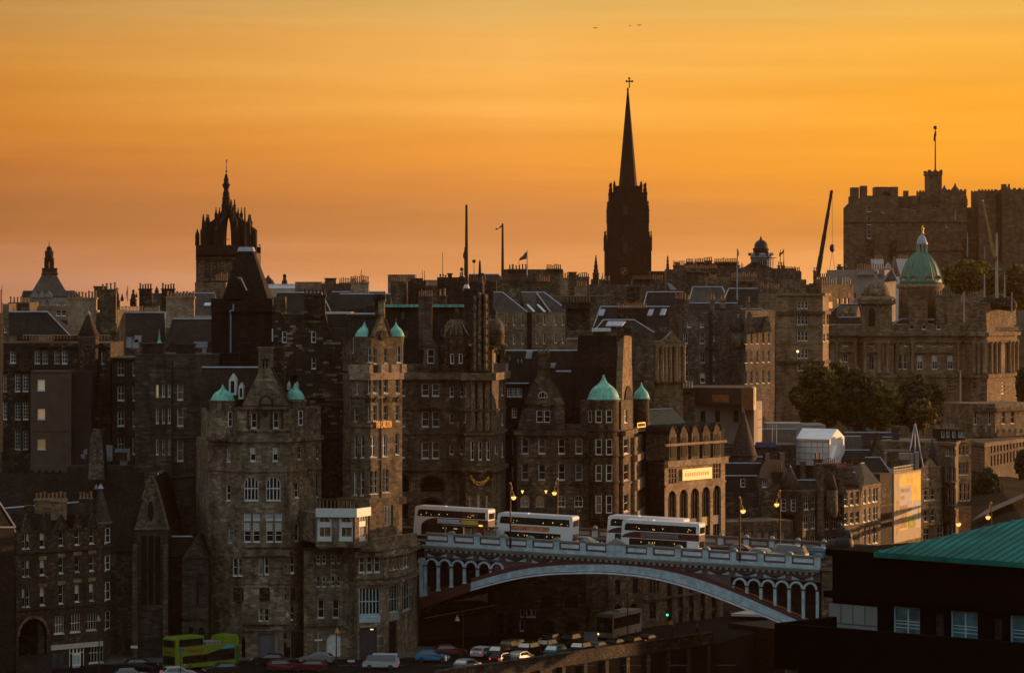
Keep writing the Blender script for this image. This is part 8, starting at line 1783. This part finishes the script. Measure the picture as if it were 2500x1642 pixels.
def car(kind, cname, c, shiny=False):
 key = (kind, cname, shiny)
 if key in CARP: return None
 t = thing('taxi' if kind == 'taxi' else 'car', 'x', 'taxi' if kind == 'taxi' else 'car', (0, 0, 0))
 mat = MAT.get('car_' + cname) or plain('car_' + cname, tuple(v * .7 for v in c), .4, 0, .06, 1, .35)
 if kind == 'taxi': L2, h, base = 2.28, 1.75, [(-2.28, .35), (-2.28, .95), (-2.1, 1.05), (-1.95, 1.1), (-1.45, 1.68), (-1.2, 1.75), (.7, 1.75), (1.15, 1.12), (2.1, 1.0), (2.28, .85), (2.28, .35)]
 elif kind == 'van': base = [(-2.2, .35), (-2.25, 1.0), (-2.1, 1.85), (-1.9, 1.95), (1.0, 1.95), (1.6, 1.15), (2.2, .95), (2.25, .35)]
 else: base = [(-2.1, .35), (-2.15, .85), (-2.05, 1.0), (-1.55, 1.38), (-1.1, 1.47), (.2, 1.47), (1.0, .98), (1.95, .82), (2.12, .65), (2.1, .35)]
 zb = 1.1 if kind != 'car' else .98; vs = []; n = len(base)
 for s_ in (-1, 1):
  for x, z in base: vs.append((x, s_ * (.88 if z < zb + .03 else .88 - .2 * (z - zb) / .6), z))
 m = MB(); m.add(vs, [tuple(range(n)), tuple(range(2 * n - 1, n - 1, -1))] + [(i, n + i, n + (i + 1) % n, (i + 1) % n) for i in range(n)]); m.build('body', mat, t)
 top = [p for p in base if p[1] > zb + .02]; zt = max(p[1] for p in base); xs_ = [p[0] for p in top]; xa, xb = min(xs_), max(xs_)
 fr = [p for p in base if p[0] > xb][0]; rear = [p for p in base if p[0] < xa][-1]
 for nm, (p, q), mt in (('windscreen', ((fr[0] - .05, fr[1] + .03), (xb + .05, zt - .06)), G_bright if shiny else G_car), ('rear_window', ((rear[0] + .08, rear[1] + .06), (xa - .02, zt - .12)), G_bright if shiny else G_car)):
  dx = .02 if nm == 'windscreen' else -.02; m = MB(); m.add([(p[0] + dx, -.78, p[1] + .02), (p[0] + dx, .78, p[1] + .02), (q[0] + dx, .66, q[1] + .02), (q[0] + dx, -.66, q[1] + .02)], [(0, 1, 2, 3)]); m.build(nm, mt, t)
 for s_ in (-1, 1):
  m = MB(); y0, y1 = s_ * .895, s_ * (.885 - .2 * (zt - .12 - zb) / .6); m.add([(rear[0] + .35, y0, zb + .04), (fr[0] - .35, y0, zb + .04), (xb - .05, y1, zt - .12), (xa + .15, y1, zt - .12)], [(0, 1, 2, 3)]); m.build('side_window', G_car, t)
  for x in (-1.32, 1.35): wheel(t, x, s_ * .8, .32, .32, .2)
  xe = base[-1][0]; m = MB(); m.box(xe - .04, xe + .05, s_ * .55 - .14, s_ * .55 + .14, .55, .72); m.build('headlight', M_frame, t)
  xe = base[0][0]; m = MB(); m.box(xe - .07, xe + .03, s_ * .66 - .1, s_ * .66 + .1, .68, .9); m.build('tail_light', E_red if cname in ('white', 'black2', 'dark2') else V_mar, t)
 if kind == 'taxi': m = MB(); m.box(-.15, .12, -.3, .3, 1.752, 1.87); m.build('roof_sign', E_amb if cname == 'black2' else M_potd, t)
 CARP[key] = t; return t
COL = {'black': (.008, .008, .009), 'black2': (.01, .01, .01), 'white': (.55, .56, .58), 'silver': (.28, .28, .29), 'teal': (.01, .16, .16), 'red': (.15, .012, .012), 'blue': (.03, .22, .42), 'dark2': (.02, .018, .02), 'brown': (.07, .045, .03), 'sage': (.28, .30, .26)}
def pc(kind, cname, px, py, ang, label, shiny=False, z=-47.98, group='cars and taxis on the lower street'):
 new = car(kind, cname, COL[cname], shiny); use('0')
 Y = z * F / (HY - py); loc = (WX(px, Y), Y, z)
 if new: o = new; o.location = loc; o.rotation_euler = (0, 0, R(ang))
 else: o = dup(CARP[(kind, cname, shiny)], loc, R(ang))
 o['label'] = label; o['group'] = group; return o
q = 3.4
for k_, c_, x, y, a_, l, s_ in (('car', 'white', 480, 624, 62, 'white hatchback at the tail of the queue, rearmost', 0), ('taxi', 'black', 625, 632, 62, 'black taxi right behind the white hatchback in the queue', 1), ('van', 'brown', 725, 598, 62, 'brown people carrier catching golden light', 1),
     ('taxi', 'black', 865, 604, 62, 'black taxi behind the brown people carrier', 1), ('taxi', 'black', 1015, 578, 62, 'black taxi level with the yellow sign', 1), ('car', 'black2', 1050, 512, 62, 'black car with red tail light, upper lane beside the white windows', 1),
     ('taxi', 'black', 1215, 530, 62, 'black taxi in the middle of the upper lane', 1), ('car', 'dark2', 1270, 492, 62, 'dark car with red light furthest up the lane', 0), ('taxi', 'teal', 1090, 626, 62, 'teal green taxi beside the parapet wall', 1),
     ('taxi', 'black', 1300, 602, 62, 'black taxi by the parapet next to the teal taxi', 1), ('car', 'silver', 1430, 580, 62, 'silver car in front of the coach with bright bonnet', 1), ('car', 'black', 1580, 556, 62, 'black saloon by the parapet beside the coach', 1),
     ('car', 'black', 1725, 540, 62, 'black saloon second from the head of the parapet lane', 1), ('car', 'dark2', 1845, 520, 62, 'dark estate at the head of the parapet lane', 1), ('car', 'silver', 790, 664, 62, 'silver hatchback in the nearest lane behind the parapet', 1),
     ('car', 'dark2', 635, 676, 62, 'dark hatchback half hidden behind the silver one', 0), ('car', 'silver', 345, 730, 62, 'silver car cut by the parapet at its left end', 1), ('car', 'blue', 55, 662, -8, 'bright blue taxi like car crossing the lower street', 0), ('car', 'red', 195, 612, 10, 'dark red car beyond the blue one', 0)):
 pc(k_, c_, 1040 + x / q, 1420 + y / q, a_, l, bool(s_))
for k_, c_, x, y, a_, l in (('van', 'white', 930, 1632, 175, 'white van like car with black rear parked by the grey shutter'), ('car', 'sage', 773, 1619, 172, 'sage hatchback parked by the white arched door'), ('car', 'red', 694, 1637, 5, 'dark red car, left of the two red ones by the kerb'),
     ('car', 'red', 756, 1638, 175, 'dark red car, right of the two red ones by the kerb'), ('car', 'black', 655, 1622, 178, 'black car with lit headlights before the dark garage'), ('car', 'white', 436, 1655, 20, 'white hatchback in front of the green tour bus'),
     ('car', 'dark2', 538, 1645, 200, 'dark hatchback just right of the tour bus front wheel'), ('car', 'black', 345, 1634, 8, 'black car with red light below the church door'), ('car', 'silver', 322, 1660, 5, 'silver car cut by the bottom edge, left')): pc(k_, c_, x, y, a_, l)
for px_, t_, k_, c_, l in ((1813, -9, 'car', 'red', 'red hatchback on the right part of the bridge'), (1866, -5.5, 'car', 'white', 'white hatchback between a red and a grey car on the bridge'), (1930, -7.5, 'van', 'silver', 'grey people carrier at the right end of the bridge'), (1432, -6.5, 'car', 'white', 'white car mostly hidden behind the bridge parapet near its centre'), (2008, -12, 'car', 'blue', 'blue car half hidden by the bridge pier')):
 new = car(k_, c_, COL[c_], False); o = new or dup(CARP[(k_, c_, False)], (0, 0, 0)); put(o, px_, t_); o['label'] = l; o['group'] = 'cars on the bridge'
m = MB(); use('L'); m.ball(W(558, 1482, 447), .12); m.ball(W(498, 1475, 449), .09); tag(m.build('headlight_pair', E_head), 'pair of lit headlights of the black car before the dark garage', 'headlight')
# ================================================================== street lamps
def lamp(px_, ytop, yglobe, Y, zbase, side, label):
 use('0'); t = thing('street_lamp', label, 'street lamp', (WX(px_, Y), Y, zbase), 'ornate lamp posts along the bridge'); x = WX(px_, Y); zt, zg = WZ(ytop, Y), WZ(yglobe, Y); MI = plain('lamp_iron', (.012, .011, .01), .4, .3) if 'lamp_iron' not in MAT else MAT['lamp_iron']
 m = MB(); m.lathe(x, Y, [(.16, zbase), (.17, zbase + 1.2), (.10, zbase + 1.4), (.085, zg - .2), (.06, zt)], 8); m.build('post', MI, t)
 gx = x + side * .42; m = MB(); MO = MAT.get('gilt_bracket') or plain('gilt_bracket', (.75, .38, .12), .3, .7, .1, 2)
 pts = [(x, zt), (x + side * .25, zt - .35), (x + side * .12, zt - .8), (x + side * .4, zt - 1.1), (gx, zg + .35)]
 for p, q_ in zip(pts, pts[1:]): m.tube((p[0], Y, p[1]), (q_[0], Y, q_[1]), .07, seg=5)
 m.ball((x, Y, zt + .08), .14, 8, 5); m.ball((x + side * .15, Y, zt - .6), .13, 8, 5); m.build('bracket', MO, t)
 m = MB(); m.smooth = True; m.lathe(gx, Y, [(.02, zg - .32), (.2, zg - .26), (.33, zg - .02), (.33, zg + .1), (.2, zg + .2)], 12); m.build('globe', emit('globe_glow', (1.0, .60, .16), 1.3) if 'globe_glow' not in MAT else MAT['globe_glow'], t)
 m = MB(); m.lathe(gx, Y, [(.3, zg + .12), (.12, zg + .34), (.04, zg + .42)], 10); m.build('hood', MO, t)
lamp(1246, 1181, 1214, 454, -34.2, 1, 'gilded street lamp in front of the second bus'); lamp(1361, 1170, 1203, 478, -34.4, -1, 'gilded street lamp rising behind the second bus')
lamp(1806, 1215, 1247, 446, -35.4, 1, 'gilded street lamp above the red car on the bridge'); lamp(1904, 1199, 1231, 461, -35.5, -1, 'gilded street lamp above the grey car on the bridge')
lamp(2332, 1243, 1279, 452, -40, 1, 'gilded street lamp beside the foot of the tall stone range, right'); lamp(2420, 1228, 1262, 460, -40, -1, 'rightmost gilded street lamp over the green roof')
def slamp(x, yt, yb, Y, side, label, arm=1.5):
 use('0'); t = thing('street_lamp', label, 'street lamp', (WX(x, Y), Y, WZ(yb, Y)), 'plain black lamp posts on the lower street'); X0 = WX(x, Y); z0, z1 = WZ(yb, Y), WZ(yt, Y)
 m = MB(); m.tube((X0, Y, z0), (X0, Y, z1), .09, .06, 7); m.tube((X0, Y, z1 - .7), (X0 + side * arm, Y, z1 - .7), .04, seg=5); m.build('post', M_dark, t)
 m = MB(); m.lathe(X0 + side * arm, Y, [(.36, z1 - 1.5), (.25, z1 - 1.2), (.06, z1 - .85), (.03, z1 - .68)], 10); m.build('lamp_shade', M_tan_s, t)
M_tan_s = plain('copper_shade', (.30, .18, .10), .35, .5, .3, 2)
slamp(1131, 1486, 1625, 450, -1, 'black lamp post with hooded lamp below the left haunch of the arch', .8); slamp(1532.6, 1448, 1577, 463, -1, 'black lamp post in front of the touring coach', .85); slamp(1493, 1428, 1555, 495, 1, 'black lamp post left of the touring coach under the arch', .95)
slamp(717, 1476, 1640, 441, -1, 'dark lamp post in front of the big hotel facade', .8); slamp(821, 1515, 1646, 436, 1, 'thin pole before the white arched door', .1); slamp(242, 1485, 1640, 428, -1, 'thin dark pole in front of the lower left tenement', .1)
use('0'); t = thing('traffic_light', 'traffic light showing green under the right part of the arch', 'traffic light', (WX(1629, 492), 492, -48)); m = MB(); m.tube((WX(1630, 492), 492, -48), (WX(1630, 492), 492, WZ(1487, 492)), .07, seg=6); m.build('pole', M_dark, t); m = MB(); m.box(WX(1625, 491.8), WX(1634, 491.8), 491.7, 492, WZ(1505, 492), WZ(1486, 492)); m.build('housing', M_dark, t)
m = MB(); m.ball(W(1629, 1500, 491.6), .17, 10, 6); m.build('green_light', emit('green_signal', (.03, 1.0, .55), 1.6), t)
for x0, x1, y0, y1, Y, l, mt, zz in ((1632, 1643, 1514, 1524, 490, 'small yellow roadside sign under the traffic light', plain('sign_yellow', (.45, .26, .03)), -48), (1313.5, 1325, 1558, 1568, 462, 'small yellow sign on a pole in the middle of the taxi queue', plain('sign_amber', (.4, .24, .03)), -48), (1426, 1459, 1541, 1567, 456, 'large grey back of a road sign among the queueing taxis', plain('sign_back', (.10, .11, .11)), -48), (849, 866, 1609.5, 1615, 438, 'small white street name plate by the arched door', M_white, -48), (319, 336, 1575, 1581, 430, 'small white direction sign below the church', M_white, -48)):
 t = thing('road_sign', l, 'sign', (WX((x0 + x1) / 2, Y), Y, -48)); m = MB(); m.box(WX(x0, Y), WX(x1, Y), Y, Y + .05, WZ(y1, Y), WZ(y0, Y)); m.build('sign_plate', mt, t); m = MB(); m.tube((WX((x0 + x1) / 2, Y), Y + .1, zz), (WX((x0 + x1) / 2, Y), Y + .1, WZ(y0, Y)), .04, seg=5); m.build('post', M_dark, t)
t = thing('road_sign', 'pole with two round blue signs in front of the green tour bus', 'sign', (WX(441, 424), 424, -48)); m = MB(); m.tube((WX(441, 424), 424, -48), (WX(441, 424), 424, WZ(1580, 424)), .05, seg=6); m.build('post', M_dark, t)
for x in (439.5, 446): m = MB(); m.tube(W(x, 1586, 423.8), W(x, 1586, 423.9), .2, seg=14); m.build('sign_disc', plain('sign_blue_%d' % x, (.02, .08, .16)), t)
# bus shelter on the near footway
t = thing('bus_shelter', 'glass bus shelter with lit edge behind the parapet in front of the first bus', 'bus shelter', tuple(BF.at(8, -1.6, zr(8) - 1.2))); use('0'); f = Face(tuple(BF.at(0, -1.6, 0)[:2]), tuple(BF.at(10, -1.6, 0)[:2])); u0, u1 = f.hit(1082)[0], f.hit(1212)[0]
m = MB(); bslab(m, u0, u1, -1.05, -.93, -2.4, -.9); m.build('roof', M_dark, t)
for k, u in enumerate((u0 + .3, f.hit(1131)[0], f.hit(1182)[0], u1 - .1)): m = MB(); bslab(m, u - .05, u + .05, -.93, 1.2, -1.8, -1.6); m.build('post', MAT['gilt_bracket'] if k == 2 else M_sill, t)
m = MB(); bslab(m, f.hit(1133)[0], f.hit(1150)[0], -.7, 1.0, -1.7, -1.65); bslab(m, f.hit(1184)[0], u1 - .2, -.7, 1.0, -1.7, -1.65); m.build('glass_panel', M_rendergrey, t)
m = MB(); bslab(m, f.hit(1170)[0], f.hit(1179)[0], -1.3, -1.08, -1.5, -1.4); m.build('lit_sign', emit('shelter_sign', (1, .62, .05), 1.1), t)
# ================================================================== people
def person(label, loc, rz, top, legs, stride=.18, bag=False):
 J = [(0, 0, .95), (0, 0, 1.2), (0, 0, 1.42), (0, 0, 1.52), (0, .02, 1.66), (-.1, 0, .9), (-.11, stride, .5), (-.11, stride * .4, .07), (-.11, stride * .4 + .14, .03), (.1, 0, .9), (.11, -stride * .3, .5), (.11, -stride * 1.3, .08), (.11, -stride * 1.3 + .13, .03), (-.2, 0, 1.4), (-.25, -.05, 1.14), (-.24, .06, .9), (-.24, .1, .8), (.2, 0, 1.4), (.25, .05, 1.14), (.24, .14, .92), (.24, .18, .83)]
 Ed = [(0, 1), (1, 2), (2, 3), (3, 4), (0, 5), (5, 6), (6, 7), (7, 8), (0, 9), (9, 10), (10, 11), (11, 12), (2, 13), (13, 14), (14, 15), (15, 16), (2, 17), (17, 18), (18, 19), (19, 20)]
 Rd = [.15, .15, .16, .06, .10, .1, .07, .05, .04, .1, .07, .05, .04, .07, .05, .04, .03, .07, .05, .04, .03]
 me = bpy.data.meshes.new('b'); me.from_pydata(J, Ed, []); ob = bpy.data.objects.new('b', me); col.objects.link(ob); sk = ob.modifiers.new('s', 'SKIN')
 for v, r_ in zip(me.skin_vertices[0].data, Rd): v.radius = (r_, r_ * .8)
 me.skin_vertices[0].data[0].use_root = True; ss = ob.modifiers.new('u', 'SUBSURF'); ss.levels = 1; ss.render_levels = 1
 me2 = bpy.data.meshes.new_from_object(ob.evaluated_get(bpy.context.evaluated_depsgraph_get())); bpy.data.objects.remove(ob)
 o = bpy.data.objects.new('person', me2); col.objects.link(o); skin = MAT.get('skin') or plain('skin', (.35, .2, .14), .6)
 for mt in (top, legs, skin, M_dark): me2.materials.append(mt)
 for p in me2.polygons:
  c = p.center; p.material_index = 3 if c.z > 1.70 else (2 if c.z > 1.5 or (c.z < .86 and abs(c.x) > .19) else (0 if c.z > .93 else 1)); p.use_smooth = True
 o.location = loc; o.rotation_euler = (0, 0, rz); tag(o, label, 'person')
C_dk = plain('dark_cloth', (.02, .02, .022), .9); C_pu = plain('purple_cloth', (.16, .10, .24), .9); C_wh = plain('white_cloth', (.45, .42, .38), .9); C_gr = plain('grey_cloth', (.08, .075, .07), .9)
use('0')
for px_, py_, tp, lg, l in ((451, 1652, C_pu, C_dk, 'person in a purple top walking past the green tour bus'), (1088, 1630, C_wh, C_dk, 'person in a white top walking right of the blue car'), (1644, 1552, C_dk, C_dk, 'dark clothed person walking under the right part of the arch'), (1702, 1550, C_gr, C_dk, 'person in grey strolling at the right of the lower street')):
 Y = -48 * F / (HY - py_); person(l, (WX(px_, Y), Y, -47.98), R(70), tp, lg)
for px_, tp, l in ((1187, C_dk, 'person in dark coat waiting at the left side of the bus shelter end'), (1196, C_gr, 'person in grey coat waiting in the bus shelter'), (1207, C_dk, 'person in dark jacket at the right end of the bus shelter'), (1226, C_wh, 'person in pale jacket walking on the bridge left of the lamp post'), (1465, C_dk, 'person in dark clothes crossing by the middle of the bridge')):
 u = Face(tuple(BF.at(0, -2.3, 0)[:2]), tuple(BF.at(10, -2.3, 0)[:2])).hit(px_)[0]; person(l, BF.at(u, -2.3, zr(u) - 1.2), RZ - R(90), tp, C_dk)
# station canopy and dark sheds under the right haunch
use('R'); t = thing('station_canopy', 'pale glass canopy roof of the station under the right haunch of the arch', 'canopy', (WX(1600, 505), 505, -60)); m = MB(); m.extr([W(1365, 1098, 500), W(1830, 1112, 498), W(1830, 1095, 510), W(1720, 1070, 512), W(1510, 1066, 512)], (0, 0, -.35)); m.build('canopy_roof', M_cream, t)
m = MB(); m.box(WX(1380, 502), WX(1830, 502), 502, 510, -60, WZ(1125, 502)); m.build('kiosk', S_black, t)
t = Bld('station_shed', 'dark station buildings below the street parapet at the bottom right of the arch', 'building', [(1340, 488), (1900, 478)], 1190, -60, S_black, 12); t.wall()
# ================================================================== trees
def leafmat(name, c):
 m, b = newmat(name); t = N('ShaderNodeTexCoord'); n = N('ShaderNodeTexNoise'); L(t.outputs['Object'], n.inputs[0]); n.inputs['Scale'].default_value = .35; n.inputs['Detail'].default_value = 4
 L(ramp(n.outputs[0], [(.3, tuple(x * .5 for x in c)), (.7, tuple(x * 1.6 for x in c))], 'LINEAR'), b.inputs['Base Color']); b.inputs['Roughness'].default_value = .8; b.inputs['Specular IOR Level'].default_value = .15; return m
LG = leafmat('olive_leaves', (.085, .062, .014)); LD = leafmat('dark_leaves', (.035, .034, .012)); LY = leafmat('yellow_green_leaves', (.10, .085, .016)); M_bark = plain('bark', (.05, .035, .02), .95)
def tree(c, x0, x1, yt, yb, Y, label, mat, n=2600, sz=.55, seed=1):
 use(c); r = random.Random(seed); cx = (x0 + x1) / 2; RX = (WX(x1, Y) - WX(x0, Y)) / 2; zt, zb = WZ(yt, Y), WZ(yb, Y); H = zt - zb; X0 = WX(cx, Y); t = thing('tree', label, 'tree', (X0, Y, zb - 1))
 m = MB(); m.tube((X0, Y, zb - 1), (X0, Y, zb + H * .5), RX * .07, RX * .04, 7)
 for k in range(7): a = k * .9; m.tube((X0, Y, zb + H * .1 + k * H * .05), (X0 + RX * .6 * math.cos(a), Y + RX * .6 * math.sin(a), zb + H * (.45 + .06 * k)), RX * .03, RX * .01, 5)
 m.build('trunk', M_bark, t); cl = []
 for k in range(60):
  while 1:
   p = Vector((r.uniform(-1, 1), r.uniform(-1, 1), r.uniform(-.9, 1)))
   if .3 < p.length < 1: break
  cl.append((p * .84, r.uniform(.16, .30)))
 vs = []; fs = []
 for i in range(int(n * 1.7)):
  c_, cr = r.choice(cl); d = Vector((r.gauss(0, 1), r.gauss(0, 1), r.gauss(0, 1))).normalized() * cr * r.uniform(.6, 1.05); p = c_ + d
  q = Vector((X0 + p.x * RX, Y + p.y * RX, (zt + zb) / 2 + p.z * H / 2)); a = Vector((r.gauss(0, 1), r.gauss(0, 1), r.gauss(0, 1))).normalized(); b = a.orthogonal().normalized(); s_ = sz * r.uniform(.6, 1.3)
  k = len(vs); vs += [q + a * s_, q + b * s_ * .7, q - a * s_, q - b * s_ * .7]; fs.append((k, k + 1, k + 2, k + 3))
 m = MB(); m.add(vs, fs); m.build('crown', mat, t)
tree('H', 130, 820, 925, 1640, 665, 'largest round olive tree left of centre in front of the bank', LG, 4200, .6, 1); tree('H', 540, 940, 1010, 1620, 660, 'smaller olive tree leaning against the largest round one', LD, 1800, .55, 8)
tree('H', 790, 1200, 1120, 1620, 662, 'yellow green tree between the two darker trees before the bank', LY, 2200, .55, 2); tree('H', 1070, 1590, 1065, 1630, 664, 'dark rounded tree before the bank basement', LD, 3200, .55, 3); tree('H', 1240, 1530, 1300, 1600, 655, 'small round bush tree in front of the dark tree', LG, 1400, .5, 4)
tree('G', 1330, 1790, 1290, 1620, 1060, 'hazy olive tree below the castle right of the green dome', LY, 3000, .9, 5); tree('G', 1880, 2160, 1330, 1800, 1030, 'hazy dark tree at the right edge below the castle', LG, 2600, .9, 6); tree('G', 1700, 1960, 1400, 1700, 1040, 'low hazy tree between two larger ones below the castle', LG, 1500, .9, 7)
tree('P', 1860, 2160, 630, 1000, 640, 'dark bushy tree at the foot of the banded terrace wing', LD, 2200, .6, 9); tree('P', 2290, 2480, 470, 760, 650, 'dark tree cut by the right edge below the terrace wing', LD, 1500, .6, 10); tree('H', 2270, 2420, 1000, 1500, 735, 'tall dark tree against the right edge beside the bank', LD, 1800, .7, 11)
# slope with the curving drive at the far right
use('P'); m = MB(); m.add([W(1860, 1250, 560), W(2500, 1300, 520), W(2500, 760, 700), W(2040, 700, 705), W(1880, 900, 640)], [(0, 1, 2, 3, 4)]); o = m.build('grass_bank', M_ground); o['kind'] = 'structure'
m = MB(); m.add([W(1870, 1170, 560.0) + Vector((0, 0, .3)), W(2480, 900, 600) + Vector((0, 0, .3)), W(2480, 840, 622), W(2020, 1040, 590)], [(0, 1, 2, 3)]); o = m.build('drive', plain('gravel_drive', (.14, .10, .07), .9)); o['kind'] = 'structure'
# ================================================================== evening haze
hm = bpy.data.materials.new('haze'); hm.use_nodes = True; nt = hm.node_tree; nt.nodes.clear(); pv = N('ShaderNodeVolumePrincipled'); pv.inputs['Color'].default_value = (1.0, .53, .19, 1); pv.inputs['Density'].default_value = 0.000034; pv.inputs['Anisotropy'].default_value = .75
oo = N('ShaderNodeOutputMaterial'); L(pv.outputs[0], oo.inputs['Volume'])
m = MB(); m.box(-2600, 2600, -80, 2100, -66, 78); o = m.build('haze', hm); o['kind'] = 'stuff'; o['label'] = 'thin warm evening haze over the whole town'; o.display_type = 'WIRE'
